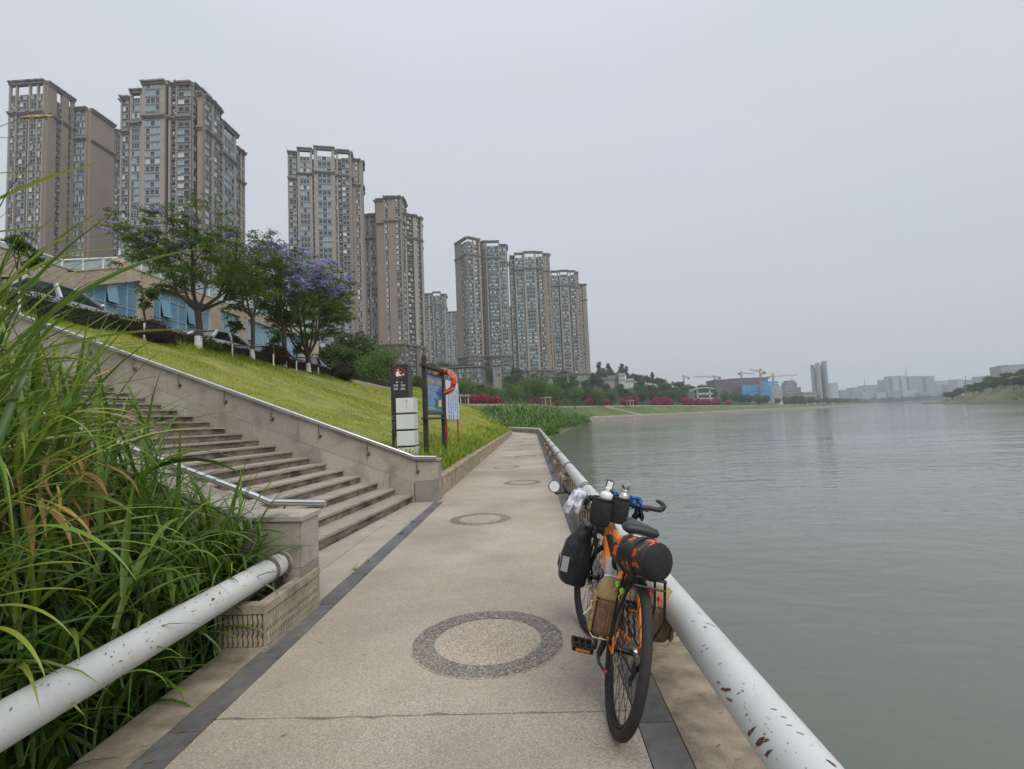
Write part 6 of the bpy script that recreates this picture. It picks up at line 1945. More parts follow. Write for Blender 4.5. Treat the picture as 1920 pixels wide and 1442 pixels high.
m_sl = mat("slab_plaster", (0.58, 0.53, 0.49), .9, var=.08, scale=.05); m_sl2 = mat("slab_plaster_grey", (0.42, 0.43, 0.45), .9, var=.08, scale=.05)
far_box(t, 1525, 1531.5, 685, 744, 800, 9, m_sl2, 2, 18); far_box(t, 1531.8, 1534.4, 690, 744, 808, 7, m_fb, 1, 18, 'link'); far_box(t, 1534.8, 1542.6, 681, 744, 790, 10, m_sl, 2, 20); far_box(t, 1543, 1545.4, 686, 744, 803, 7, m_fb, 1, 18, 'link'); far_box(t, 1545.8, 1555.5, 678, 744, 796, 10, m_sl2, 3, 22)
apartment("low wide building below the three slab towers", [(1505, 1532, 736, 748, 9, 2, 0)], 790, mat("grey_plaster", (0.30, 0.29, 0.28), .9))
apartment("hazy round-topped building right of the three slab towers", [(1558, 1574, 722, 756, 4, 8, 0), (1561, 1571, 718, 722, 2, 1, 8)], 1300, m_fw)
# cranes
m_cr = mat("crane_paint", (0.42, 0.24, 0.20), .6, var=.1)
m_cr2 = mat("crane_grey", (0.20, 0.20, 0.21), .6, var=.1)
def crane(label, px, ytop, ybot, tip, tail, Y):
    m0 = atY(px, ybot, Y); m1 = atY(px, ytop, Y); a = atY(tip[0], tip[1], Y); c = atY(tail[0], tail[1], Y)
    t = thing("tower_crane", label, "crane", tuple(m0)); ib = Matrix.Translation(-m0)
    def lattice(p, q, w, nm, n=10):
        b = MB(ib); p = Vector(p); q = Vector(q); d = (q - p).normalized()
        s = Vector((0, 1, 0)); u = d.cross(s).normalized()
        cs = [s * w + u * w, s * w - u * w, -s * w - u * w, -s * w + u * w]
        for k in cs: b.tube([p + k, q + k], w * .26, 4)
        for i in range(n):
            e = p.lerp(q, i / n); f = p.lerp(q, (i + 1) / n)
            for k in range(4): b.tube([e + cs[k], f + cs[(k + 1) % 4]], w * .18, 3)
        return b.build(nm, m_cr, t, fix=False)
    lattice((m0.x, Y, m0.z - 14), (m0.x, Y, m1.z), .85, "mast")
    piv = Vector((m0.x, Y, c.z + (a.z - c.z) * (m0.x - c.x) / (a.x - c.x) if abs(a.x - c.x) > .1 else m1.z))
    lattice(piv, a, .55, "jib", 14); lattice(piv, c, .6, "counter_jib", 4)
    b = MB(ib); b.box(c.x - 1.6, c.x + 1.6, Y - .9, Y + .9, c.z - 2.4, c.z + .5); b.build("counterweight", m_cr2, t)
    b = MB(ib); b.box(m0.x - 1.0, m0.x + 1.0, Y - 2.2, Y - .7, piv.z - 2.2, piv.z + .2); b.build("cab", m_fw, t)
    if m1.z > piv.z + .5:
        b = MB(ib); b.tube([m1, piv.lerp(a, .7)], .1, 3); b.tube([m1, c], .1, 3); b.build("tie_bars", m_cr2, t)
crane("grey tower crane with its long jib pointing left, leftmost above the building site", 1341, 704, 716, (1301, 706), (1349, 707), 630)
crane("tower crane with its jib pointing right, second from the left above the site", 1391, 697, 713, (1416, 700.5), (1386, 699.5), 640)
crane("tallest tower crane with a red mast rising in front of the blue netting", 1429, 691, 742, (1405, 693), (1433, 698), 586)
crane("tower crane with a long thin jib reaching right toward the slab towers", 1450, 700, 716, (1494, 703), (1441, 706.5), 640)
crane("small dark crane end showing over the wooded hill at the left", 1282, 705, 712, (1279, 704), (1291, 708), 760)

# ------------------------------------------------------------------ distant city and right bank
def far_land(name, xs, ys, zf, material):
    V = np.array([[(x, y, zf(x, y)) for x in xs] for y in ys]); r, c = V.shape[:2]
    idx = np.arange(r * c).reshape(r, c)
    return struct(np_obj(name, np_mesh(name, V.reshape(-1, 3), np.stack([idx[:-1, :-1], idx[:-1, 1:], idx[1:, 1:], idx[1:, :-1]], -1).reshape(-1, 4), material, smooth=True)))
m_fland = mat("far_ground", (0.07, 0.09, 0.04), .95, var=.3, scale=.02)
far_land("far_shore", np.linspace(560, 2600, 40), np.linspace(1330, 2500, 24), lambda x, y: -2.2 + 3.2 * min(1, (y - 1330) / 40) + max(0, y - 1500) * .035 + 4 * sin(x * .006), m_fland)
rr = random.Random(9)
for i in range(46):
    px = 1606 + i * 3.7; Y = 1362 + rr.uniform(0, 60); p = atY(px, 758, Y)
    plant('mid' if i % 3 else 'dark', i % 3, (p.x, Y, -.5), rr.uniform(1.5, 2.4), "hazy blue-green tree in the belt along the far shore", "trees in the belt along the far shore")
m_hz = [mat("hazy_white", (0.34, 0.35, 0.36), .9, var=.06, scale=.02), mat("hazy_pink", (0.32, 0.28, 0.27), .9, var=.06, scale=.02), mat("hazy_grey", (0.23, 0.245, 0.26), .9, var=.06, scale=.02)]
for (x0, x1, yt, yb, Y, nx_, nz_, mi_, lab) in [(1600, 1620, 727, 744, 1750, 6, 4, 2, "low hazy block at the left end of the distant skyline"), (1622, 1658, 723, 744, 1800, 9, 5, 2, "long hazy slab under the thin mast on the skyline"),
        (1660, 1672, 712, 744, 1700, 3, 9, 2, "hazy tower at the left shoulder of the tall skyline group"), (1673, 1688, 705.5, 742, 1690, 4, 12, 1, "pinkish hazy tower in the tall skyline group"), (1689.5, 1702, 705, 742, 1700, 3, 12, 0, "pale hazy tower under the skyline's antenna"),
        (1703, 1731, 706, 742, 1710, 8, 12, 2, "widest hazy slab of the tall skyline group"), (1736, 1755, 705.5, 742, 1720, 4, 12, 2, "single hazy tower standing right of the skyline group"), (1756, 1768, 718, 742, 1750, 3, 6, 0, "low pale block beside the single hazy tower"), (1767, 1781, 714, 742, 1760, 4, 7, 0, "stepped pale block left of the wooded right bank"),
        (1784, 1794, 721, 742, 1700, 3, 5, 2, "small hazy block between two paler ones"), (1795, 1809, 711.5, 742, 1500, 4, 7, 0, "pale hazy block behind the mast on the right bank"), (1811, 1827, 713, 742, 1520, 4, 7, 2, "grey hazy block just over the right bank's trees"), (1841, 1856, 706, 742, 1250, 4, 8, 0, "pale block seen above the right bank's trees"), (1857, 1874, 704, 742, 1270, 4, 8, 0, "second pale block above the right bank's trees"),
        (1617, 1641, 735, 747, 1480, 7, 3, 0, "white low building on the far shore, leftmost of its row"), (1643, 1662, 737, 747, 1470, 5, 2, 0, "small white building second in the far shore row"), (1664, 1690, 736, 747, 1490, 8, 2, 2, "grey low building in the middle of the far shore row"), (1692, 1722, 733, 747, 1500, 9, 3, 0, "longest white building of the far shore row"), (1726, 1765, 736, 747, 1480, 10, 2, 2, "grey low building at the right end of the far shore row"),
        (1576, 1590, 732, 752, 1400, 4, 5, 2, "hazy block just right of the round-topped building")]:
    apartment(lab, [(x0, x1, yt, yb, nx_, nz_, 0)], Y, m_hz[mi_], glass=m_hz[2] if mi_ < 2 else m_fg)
for (px, y0, y1, Y, lab) in [(1699, 688, 706, 1705, "tall antenna mast on the distant skyline"), (1621, 708, 726, 1790, "thin radio mast on the left of the distant skyline")]:
    a = atY(px, y1 + 2, Y); c = atY(px, y0, Y)
    t = thing("antenna_mast", lab, "mast", tuple(a)); b = MB(Matrix.Translation(-a))
    b.tube([a, a.lerp(c, .5), c], [2.6, 1.5, .4], 6); b.build("mast", m_cr2, t)
    b = MB(Matrix.Translation(-a)); b.tube([a.lerp(c, .4) - Vector((2.6, 0, 0)), a.lerp(c, .4) + Vector((2.6, 0, 0))], .6, 5); b.build("platform", m_cr2, t)
# right bank
RS = np.array([(470, 620), (440, 560), (420, 520), (345, 410), (262, 285), (236, 246), (225, 200), (230, 120)], float)
RI = np.array([.82, .57])
def rb_point(k, d):
    xy = np.stack([np.interp(k, np.arange(8), RS[:, 0]), np.interp(k, np.arange(8), RS[:, 1])], -1) + RI[None] * np.asarray(d, float)[:, None]
    z = np.interp(d, [0, 1.5, 6, 16, 30, 60, 130, 300], [-2.2, -.4, .3, 2.2, 5.0, 12, 20, 24])
    fade = np.interp(k, [0, 1, 2, 3], [.1, .35, .7, 1.0])
    return xy, np.where(z > .3, .3 + (z - .3) * fade, z)
kk = np.linspace(0, 7, 36); dd = np.array([0, 1.5, 6, 11, 16, 23, 30, 45, 60, 90, 130, 200, 300.])
V = np.zeros((len(kk), len(dd), 3))
for j, d in enumerate(dd):
    xy, z = rb_point(kk, np.full(len(kk), d)); V[:, j, :2] = xy; V[:, j, 2] = z
idx = np.arange(V.shape[0] * V.shape[1]).reshape(V.shape[:2])
struct(np_obj("right_bank", np_mesh("right_bank", V.reshape(-1, 3), np.stack([idx[:-1, :-1], idx[:-1, 1:], idx[1:, 1:], idx[1:, :-1]], -1).reshape(-1, 4), [mat("right_bank_grass", (0.13, 0.135, 0.05), .95, var=.3, scale=.08, dirt=(0.17, 0.15, 0.08), dscale=.1, dlo=.45, dhi=.7), m_qwall], np.tile(np.array([1] + [0] * 11), len(kk) - 1))))
for i in range(62):
    k = rr.uniform(1.2, 6.2); d = rr.uniform(26, 80) * (1.0 if k > 2 else .7)
    xy, z = rb_point([k], [d])
    kd = rr.choice(['dark', 'dark', 'mid'])
    plant(kd, rr.randrange(3), (xy[0][0], xy[0][1], z[0] - .4), rr.uniform(.75, 1.2), {'dark': "dark tree in the wood on the right bank", 'mid': "green tree in the wood on the right bank"}[kd], "trees in the wood on the right bank")
n = 2600
k = rn.uniform(1.0, 5.6, n); d = rn.uniform(3, 30, n)
xy, z = rb_point(k, d)
keep = vnoise(xy[:, 0], xy[:, 1], 33, 7.0) > .55
o = leaf_cloud("bank_scrub", np.stack([xy[:, 0], xy[:, 1], z + rn.random(n) * 1.2], -1)[keep], .7, m_mid, np.clip(rn.normal(.5, .25, keep.sum()), 0, 1), seed=18, aspect=.6)
tag(o, "scattered low scrub on the grassy right bank", "scrub", kind='stuff')
apartment("large pale building on top of the wooded right bank", [(1876, 1893, 688, 720, 5, 6, 0), (1890, 1926, 685, 720, 10, 6, 6)], 640, m_hz[0], glass=m_hz[2])
p = atY(1906, 708, 330)
t = thing("roofed_pavilion", "brown-red tiled hillside pavilion at the right edge above the trees", "pavilion", (p.x, 330, p.z - 3.5)); t.scale = (.8, .8, .8)
b = MB(); b.hexa([(-6.5, -4, 3.6), (9, -4, 3.6), (9, 4, 3.6), (-6.5, 4, 3.6)], [(-3, -.4, 5.6), (8, -.4, 5.6), (8, .4, 5.6), (-3, .4, 5.6)]); b.build("roof", mat("red_tiles", (0.22, 0.10, 0.08), .9, var=.2, scale=1), t)
b = MB(); b.box(-4, 7, -2.4, 2.4, 0, 3.6); b.build("wall", m_fb, t)
b = MB(); b.hexa([(-4, -4.6, 1.0), (9, -4.6, 1.0), (9, -2.9, 1.6), (-4, -2.9, 1.6)], [(-4, -4.6, 1.2), (9, -4.6, 1.2), (9, -2.9, 1.8), (-4, -2.9, 1.8)]); b.build("lower_roof", mat("red_tiles", (0.22, 0.10, 0.08), .9), t)
p = atY(1810, 735, 430); q = atY(1810, 706, 430)
t = thing("lamp_mast", "dark slender mast standing among the trees of the right bank", "mast", tuple(p)); b = MB(Matrix.Translation(-p)); b.tube([p - Vector((0, 0, 6)), q], [.35, .16], 6); b.build("pole", m_cr2, t)
b = MB(Matrix.Translation(-p)); b.ell(tuple(q), (.5, .5, .5), 8, 6); b.build("lamp_head", m_cr2, t)

# ================================================================== RIVER, FAR GROUND, HAZE
def water_mat():
    m = bpy.data.materials.new("river_water"); m.use_nodes = True
    nt, b = nodes_of(m); N = nt.nodes; L = nt.links
    b.inputs["Base Color"].default_value = (0.128, 0.143, 0.122, 1); b.inputs["Roughness"].default_value = 0.07
    b.inputs["IOR"].default_value = 1.33
    g = N.new("ShaderNodeNewGeometry")
    def nz(sc, mp, det, rot=0.0):
        q = N.new("ShaderNodeMapping"); q.inputs["Scale"].default_value = mp; q.inputs["Rotation"].default_value = (0, 0, rot)
        n = N.new("ShaderNodeTexNoise"); n.inputs["Scale"].default_value = sc; n.inputs["Detail"].default_value = det
        n.inputs["Distortion"].default_value = .4
        L.new(g.outputs["Position"], q.inputs[0]); L.new(q.outputs[0], n.inputs["Vector"]); return n
    a = nz(1.25, (.9, 1.7, 1), 3, .2); c = nz(.22, (.6, 1.6, 1), 2, .25); d = nz(.03, (1, 1.2, 1), 2)
    # wind patches: ripples are strong in some areas, faint in others
    r = N.new("ShaderNodeMapRange"); r.inputs[1].default_value = .38; r.inputs[2].default_value = .62; r.inputs[3].default_value = .3; r.inputs[4].default_value = 1.0
    L.new(d.outputs["Fac"], r.inputs[0])
    mu = N.new("ShaderNodeMath"); mu.operation = 'MULTIPLY'; L.new(a.outputs["Fac"], mu.inputs[0]); L.new(r.outputs[0], mu.inputs[1])
    m2 = N.new("ShaderNodeMath"); m2.operation = 'MULTIPLY_ADD'; L.new(c.outputs["Fac"], m2.inputs[0]); m2.inputs[1].default_value = 1.3; L.new(mu.outputs[0], m2.inputs[2])
    bp = N.new("ShaderNodeBump"); bp.inputs["Strength"].default_value = 1.0; bp.inputs["Distance"].default_value = .07
    L.new(m2.outputs[0], bp.inputs["Height"]); L.new(bp.outputs[0], b.inputs["Normal"])
    return m
b = MB(); b.add([(-300, -400, -1.6), (3200, -400, -1.6), (3200, 2700, -1.6), (-300, 2700, -1.6)], [(0, 1, 2, 3)])
wtr = struct(b.build("river_water", water_mat()))
b = MB(); b.add([(-1500, -600, -3.2), (3400, -600, -3.2), (3400, 2800, -3.2), (-1500, 2800, -3.2)], [(0, 1, 2, 3)])
struct(b.build("ground", m_fland))
hz = bpy.data.materials.new("haze_air"); hz.use_nodes = True
nt = hz.node_tree; nt.nodes.clear()
ho = nt.nodes.new("ShaderNodeOutputMaterial"); pv = nt.nodes.new("ShaderNodeVolumePrincipled")
pv.inputs["Color"].default_value = (0.82, 0.91, 0.99, 1); pv.inputs["Density"].default_value = HAZE_D
pv.inputs["Anisotropy"].default_value = 0.2
nt.links.new(pv.outputs[0], ho.inputs["Volume"])
b = MB(); b.box(-1600, 3600, -700, 2900, -4.3, 175)
h = b.build("haze", hz); struct(h, 'stuff'); tag(h, "thin grey-blue haze over the river and the distant city", "haze")

# ================================================================== SIGNS ON THE LAWN
m_sgn = mat("dark_sign_metal", (0.026, 0.023, 0.024), .5, 0, var=.15, scale=3)
m_sgs = mat("dark_sign_side", (0.055, 0.05, 0.053), .55, 0, var=.12, scale=3)
m_wb = mat("milky_panel", (0.62, 0.64, 0.62), .35, 0, var=.06, scale=4, dirt=(0.42, 0.44, 0.38), dscale=3, dlo=.58, dhi=.8)
m_wt = mat("white_print", (0.72, 0.72, 0.70), .6, 0, var=.03)
m_rp = mat("red_print", (0.50, 0.03, 0.03), .5, 0, var=.05)
m_brw = mat("dark_brown_wood", (0.035, 0.026, 0.022), .6, 0, var=.25, scale=8)
m_scroll = mat("grey_scroll", (0.20, 0.20, 0.21), .5, .2, var=.1)
def text(name, body, size, M, material, parent, extrude=.0008, align='CENTER', spacing=1.0):
    cu = bpy.data.curves.new(name, 'FONT'); cu.body = body; cu.size = size; cu.extrude = extrude; cu.align_x = align; cu.space_character = spacing
    cu.materials.append(material)
    tmp = bpy.data.objects.new(name, cu); COL.objects.link(tmp)
    dg_ = bpy.context.evaluated_depsgraph_get(); dg_.update()
    me = bpy.data.meshes.new_from_object(tmp.evaluated_get(dg_)); me.name = name
    bpy.data.objects.remove(tmp)
    if not me.materials: me.materials.append(material)
    o = bpy.data.objects.new(name, me); link(o, parent); o.matrix_basis = M
    return o
FR = Matrix.Rotation(pi / 2, 4, 'X')             # text stands up facing -y
# black pillar sign
KY = 11.2
k0 = atY(733.5, 760, KY).x; k1 = atY(766, 760, KY).x; ktop = atY(750, 683, KY).z
kb = float(lawn_z((k0 + k1) / 2, KY)) - .25
pil = thing("sign_pillar", "black pillar sign with a no-fishing emblem and a stack of white light cubes", "sign", ((k0 + k1) / 2, KY, kb))
IP = Matrix.Translation(-pil.location); W = k1 - k0; D = .42
b = MB(IP)
b.box(k0, k1, KY, KY + D, kb, ktop, 0); b.box(k1 - .002, k1 + .006, KY + .006, KY + D - .006, kb, ktop - .004, 1)
b.build("pillar", [m_sgn, m_sgs], pil, bevel=.004)
def kz(py): return atY(750, py, KY).z
# emblem: white angler in a red ring with a bar
def P2(x, z, d=0.0): return (x, KY - .0012 - d, z)
cx = atY(749.5, 699, KY).x; cz = kz(699); u = W / 32.5                # one photograph pixel
b = MB(IP); b.torus(9.2 * u, .55 * u, 36, 4, T=Matrix.Translation((cx, KY - .002, cz)) @ FR, sq=.001)
b.hexa([P2(cx - 5.6 * u, cz + 6.2 * u, .0015), P2(cx - 4.9 * u, cz + 6.9 * u, .0015), P2(cx - 4.9 * u, cz + 6.9 * u, .003), P2(cx - 5.6 * u, cz + 6.2 * u, .003)], [P2(cx + 5.6 * u, cz - 6.9 * u, .0015), P2(cx + 6.3 * u, cz - 6.2 * u, .0015), P2(cx + 6.3 * u, cz - 6.2 * u, .003), P2(cx + 5.6 * u, cz - 6.9 * u, .003)])
b.build("emblem_ring", m_rp, pil)
b = MB(IP)
b.lathe([(.001, 0), (1.6 * u, 0), (1.6 * u, .002), (.001, .002)], 16, T=Matrix.Translation((cx - 3.2 * u, KY - .001, cz + 5.2 * u)) @ FR, cap=False)
def flat(poly, d=.002):
    n = len(poly); vs = [(cx + x * u, KY - .0005, cz + z * u) for x, z in poly] + [(cx + x * u, KY - .0005 - d, cz + z * u) for x, z in poly]
    b.add(vs, [tuple(range(n)), tuple(range(n, 2 * n))] + [(i, (i + 1) % n, n + (i + 1) % n, n + i) for i in range(n)])
flat([(-4.6, 3.4), (-2.8, 3.2), (-1.2, 1.2), (-0.6, -1.5), (-.4, -5.6), (-4.2, -7), (-7.2, -6), (-7.4, -2), (-6.2, 1.6)])
flat([(-1.5, 2.2), (1.6, 1.0), (3.4, 2.2), (3.2, 2.9), (1.5, 1.9), (-1.6, 3.0)])
flat([(-.3, -2.4), (2.4, -4.4), (4.2, -4.4), (4.2, -5.6), (1.5, -6.2), (-.3, -5.4)])
flat([(4.8, -2.6), (7.6, -1.6), (8.6, -2.6), (7.8, -5), (6.4, -4.2), (5.2, -4.4)])
b.build("emblem_figure", m_wt, pil)
for (body, px, py, sz) in [("禁", 744.6, 718.2, 4.2), ("止", 753.2, 718.2, 4.2), ("炸鱼", 742.5, 724.6, 4.6), ("电鱼", 755.6, 724.4, 4.6), ("毒鱼", 742.5, 731.0, 4.6), ("捕鱼", 755.6, 730.8, 4.6)]:
    p = atY(px, py, KY)
    text("lettering", body, sz * u, Matrix.Translation(IP @ Vector((p.x, KY - .0015, p.z))) @ FR, m_wt, pil)
p = atY(739, 679.5 + 7.5, KY); text("lettering", "河长制", 2.6 * u, Matrix.Translation(IP @ Vector((p.x, KY - .0015, p.z))) @ FR, m_scroll, pil)
# scroll ornaments on the left
for (py, r, px) in [(783.5, 6.2, 739.5), (799.5, 8.8, 736.8)]:
    p = atY(px, py, KY); q = MB(IP); pts = []
    for i in range(40):
        a = -1.2 + i * .27; rr_ = r * u * (1 - i / 46); pts.append((p.x + rr_ * cos(a), KY - .004, p.z + rr_ * sin(a)))
    pts = [(max(x, k0 + .004), y, z) for x, y, z in pts]
    q.tube(pts, [.55 * u] * len(pts), 6); q.build("scroll", m_scroll, pil, smooth=60)
# white cubes wrapped round the right corner
cw0 = atY(742.6, 760, KY - .05).x; cw1 = atY(774.0, 760, KY - .05).x + .015
for i, (yt, yb) in enumerate([(746.5, 774), (777.5, 805), (808.5, 836), (839.5, 866)]):
    z1 = atY(755, yt, KY - .06).z; z0 = atY(755, yb, KY - .06).z
    q = MB(IP); q.box(cw0, cw1, KY - .07, KY + D - .04, z0, z1)
    o = q.build("light_cube", m_wb, pil, bevel=.008)
    q = MB(IP); zz = z0 - .5 * abs(atY(755, 774, KY).z - atY(755, 777.5, KY).z); q.box(cw0 + .02, cw1 - .02, KY - .05, KY + D - .06, z0 - .03, z0); q.build("spacer", m_rust if i == 0 else m_sgn, pil)
    if i == 0:
        q = MB(IP); xs = cw0 + (cw1 - cw0) * .62
        random.seed(2)
        for (dx, a, c_) in [(-.012, .0, .12), (0, .0, .42), (.01, .0, .2), (.004, .3, .62), (-.03, .06, .12)]:
            q.box(xs + dx - .003, xs + dx + .003, KY - .0712, KY - .0698, z1 - (z1 - z0) * (.14 + c_), z1 - (z1 - z0) * (.12 + a))
        q.build("rust_stain", mat("rust_stain", (0.36, 0.20, 0.09), .9, var=.3, scale=30), o)
# blue board in a dark frame, faces the path
BX = -2.72; BY0, BY1 = 12.55, 14.25
def bz(px, py, Y): return atY(px, py, Y).z
bx0 = atY(795.5, 700, BY0).x; bx1 = atY(829.5, 720, BY1).x
A = Vector((bx0, BY0, 0)); C = Vector((bx1, BY1, 0)); dv = (C - A).normalized(); nv = Vector((dv.y, -dv.x, 0))   # faces the path
g0 = float(lawn_z(bx0, BY0)) - .2; g1 = float(lawn_z(bx1, BY1)) - .2
brd = thing("notice_board", "blue notice board in a dark timber frame with an orange life ring on its post", "sign", tuple(A + Vector((0, 0, g0))))
IB = Matrix.Translation(-brd.location)
def obx(mb, c, s0, s1, n0, n1, z0, z1, m=0):
    q = [c + dv * s0 + nv * n0, c + dv * s1 + nv * n0, c + dv * s1 + nv * n1, c + dv * s0 + nv * n1]
    mb.hexa([p + Vector((0, 0, z0 - p.z)) for p in q], [p + Vector((0, 0, z1 - p.z)) for p in q], m)
Lb = (C - A).length
zt = bz(795, 668, BY0); 
for s, top, gg in ((0, zt, g0), (Lb, bz(829, 700, BY1), g1)):
    q = MB(IB); obx(q, A, s - .055, s + .055, -.055, .055, gg, top); q.build("post", m_brw, brd, bevel=.006)
zb0 = bz(795, 783, BY0); zr_ = bz(795, 684, BY0)
q = MB(IB); obx(q, A, -.16, Lb + .12, -.075, .075, zr_ - .05, zr_ + .03); q.build("top_beam", m_brw, brd, bevel=.005)
q = MB(IB); obx(q, A, -.14, Lb + .12, -.07, .07, zb0 - .05, zb0); q.build("bottom_beam", m_brw, brd, bevel=.005)
zp1 = bz(800, 698, BY0 + .15); zp0 = zb0 + .07
s0, s1 = .07, Lb - .07
q = MB(IB)
obx(q, A, s0, s1, -.03, .035, zp0, zp0 + .05); obx(q, A, s0, s1, -.03, .035, zp1 - .05, zp1); obx(q, A, s0, s0 + .05, -.03, .0345, zp0 + .05, zp1 - .05); obx(q, A, s1 - .05, s1, -.03, .0345, zp0 + .05, zp1 - .05)
q.build("panel_frame", m_sgn, brd)
m_bl = bpy.data.materials.new("blue_print"); m_bl.use_nodes = True
nt, bs = nodes_of(m_bl); N = nt.nodes; L = nt.links; bs.inputs["Roughness"].default_value = .3
tcn = N.new("ShaderNodeTexCoord"); sx_n = N.new("ShaderNodeSeparateXYZ"); L.new(tcn.outputs["Generated"], sx_n.inputs[0])
rmp = N.new("ShaderNodeValToRGB"); el = rmp.color_ramp.elements
el[0].position = 0; el[0].color = (0.010, 0.115, 0.22, 1); el[1].position = 1; el[1].color = (0.075, 0.16, 0.42, 1); e = el.new(.6); e.color = (0.008, 0.095, 0.27, 1)
L.new(sx_n.outputs["Z"], rmp.inputs[0]); L.new(rmp.outputs[0], bs.inputs["Base Color"])
q = MB(IB); obx(q, A, s0 + .05, s1 - .05, -.02, .02, zp0 + .05, zp1 - .05); pn = q.build("blue_panel", m_bl, brd)
# print on the panel: yellow heading, lines of small white text, yellow square
Mp = Matrix.Identity(4)
for r in range(3): Mp[r][0] = dv[r]; Mp[r][1] = (0, 0, 1)[r]; Mp[r][2] = nv[r]
def onp(s, z): 
    v_ = A + dv * s + nv * .0215; v_.z = z; return IB @ v_
PW = s1 - s0 - .1; PH = zp1 - zp0 - .1
m_yl = mat("yellow_print", (0.62, 0.56, 0.12), .5, var=.05); m_lb = mat("pale_blue_print", (0.34, 0.52, 0.66), .5, var=.05)
text("heading", "水源保护 人人有责", PW * .115, Matrix.Translation(onp(s0 + .05 + PW * .5, zp1 - .05 - PH * .22)) @ Mp, m_yl, brd)
words = ["保护水环境 严禁向河道倾倒垃圾", "禁止游泳 禁止捕鱼 禁止排污", "爱护一草一木 共建美丽家园", "水深危险 请勿靠近", "饮用水水源二级保护区", "举报有奖 请拨打热线电话", "严禁在河道内电鱼毒鱼炸鱼", "违者依法处理", "河长公示 联系方式", "请自觉遵守有关规定"]
for i in range(13):
    text("small_print", words[i % 10] if i < 9 else words[i % 10][:8], PW * .052, Matrix.Translation(onp(s0 + .05 + PW * .06, zp1 - .05 - PH * (.31 + .05 * i))) @ Mp, m_lb, brd, align='LEFT')
q = MB(); q.add([tuple(onp(s0 + .05 + PW * a, zp0 + .05 + PH * c)) for a, c in ((.70, .20), (.78, .17), (.90, .18), (.93, .27), (.90, .36), (.78, .37), (.71, .33))], [tuple(range(7))]); q.build("yellow_seal", m_yl, brd, fix=False)
for (s, zf, ln) in [(.05, .08, .85), (.05, .12, .5)]:
    q = MB(); a = onp(s0 + .05 + PW * s, zp0 + .05 + PH * zf); d_ = dv * PW * ln
    q.add([a, a + d_, a + d_ + Vector((0, 0, .012)), a + Vector((0, 0, .012))], [(0, 1, 2, 3)]); q.build("ruled_line", m_yl, brd, fix=False)
# life ring hanging on the far post
rc = atY(833, 716.5, BY1 + .02); rad = 24.5 / FPX * BY1
t = thing("life_ring", "orange life ring with dark bands and a white rope, hung on the blue board's post", "life ring", tuple(rc))
RT = Matrix.Rotation(radians(-14), 4, 'Z') @ FR
m_lr = mat("orange_lifering", (0.66, 0.065, 0.025), .5, 0, var=.06, scale=5)
q = MB(RT); q.torus(rad * .80, rad * .20, 48, 14); q.build("ring", m_lr, t, smooth=60)
for k in range(4):
    a = pi / 4 + k * pi / 2 + .45
    q = MB(RT); q.torus(rad * .80, rad * .206, 4, 14, a0=a - .09, a1=a + .09); q.build("band", mat("dark_red_band", (0.16, 0.02, 0.02), .6, var=.1), t, smooth=60)
q = MB(RT)
pts = []
for i in range(49):
    a = 2 * pi * i / 48; pts.append((rad * (1.02 + .06 * abs(sin(2 * (a - .45 - pi / 4)))) * cos(a), rad * (1.02 + .06 * abs(sin(2 * (a - .45 - pi / 4)))) * sin(a), rad * .05))
q.tube(pts, .008, 6)
q.tube([(rad * .45, rad * .78, rad * .2), (rad * .62, rad * .35, rad * .26), (rad * .9, rad * .3, rad * .22), (rad * 1.03, rad * .5, rad * .1)], .008, 6)
q.tube([(-rad * .2, -rad * .9, rad * .2), (rad * .2, -rad * .8, rad * .25), (rad * .9, -rad * .5, rad * .15)], .008, 6)
q.build("rope", mat("white_rope", (0.62, 0.58, 0.5), .9, var=.1), t, smooth=60)
q = MB(); q.tube([(-rad * .5, .12, rad * .85), (-rad * .5, -.01, rad * .85)], .012, 6); q.build("hook", m_brw, t)
# white board on red posts
RY0, RY1 = 16.1, 17.9
rx0 = atY(839.5, 800, RY0).x; rx1 = atY(860.5, 800, RY1).x
A2 = Vector((rx0, RY0, 0)); C2 = Vector((rx1, RY1, 0)); A, C = A2, C2
dv = (C - A).normalized(); nv = Vector((dv.y, -dv.x, 0)); Lb = (C - A).length
rb_ = thing("white_board", "white information board with blue text columns on two red posts", "sign", (rx0, RY0, float(lawn_z(rx0, RY0))))
IB = Matrix.Translation(-rb_.location)
m_rd = mat("red_post_paint", (0.38, 0.025, 0.02), .5, 0, var=.12, scale=4)
zt = atY(842, 712, RY0).z; zb_ = atY(842, 786, RY0).z
for s, gg, tt in ((0.0, float(lawn_z(rx0, RY0)) - .2, zt + .02), (Lb, float(lawn_z(rx1, RY1)) - .2, zt + .02)):
    q = MB(IB); obx(q, A, s - .028, s + .028, -.06, -.012, gg, tt); q.build("post", m_rd, rb_)
q = MB(IB); obx(q, A, -.06, Lb + .06, -.011, .012, zb_, zt); q.build("panel", mat("white_print_panel", (0.60, 0.66, 0.78), .4, var=.04, scale=2), rb_)
for r in range(3): Mp[r][0] = dv[r]; Mp[r][1] = (0, 0, 1)[r]; Mp[r][2] = nv[r]
m_bt = mat("blue_text", (0.03, 0.11, 0.42), .5, var=.05)
H_ = zt - zb_
def onq(s, z):
    v_ = A + dv * s + nv * .0135; v_.z = z; return IB @ v_
text("heading", "公示牌", Lb * .14, Matrix.Translation(onq(Lb * .5, zt - H_ * .16)) @ Mp, mat("red_heading", (0.45, 0.05, 0.05), .5, var=.05), rb_)
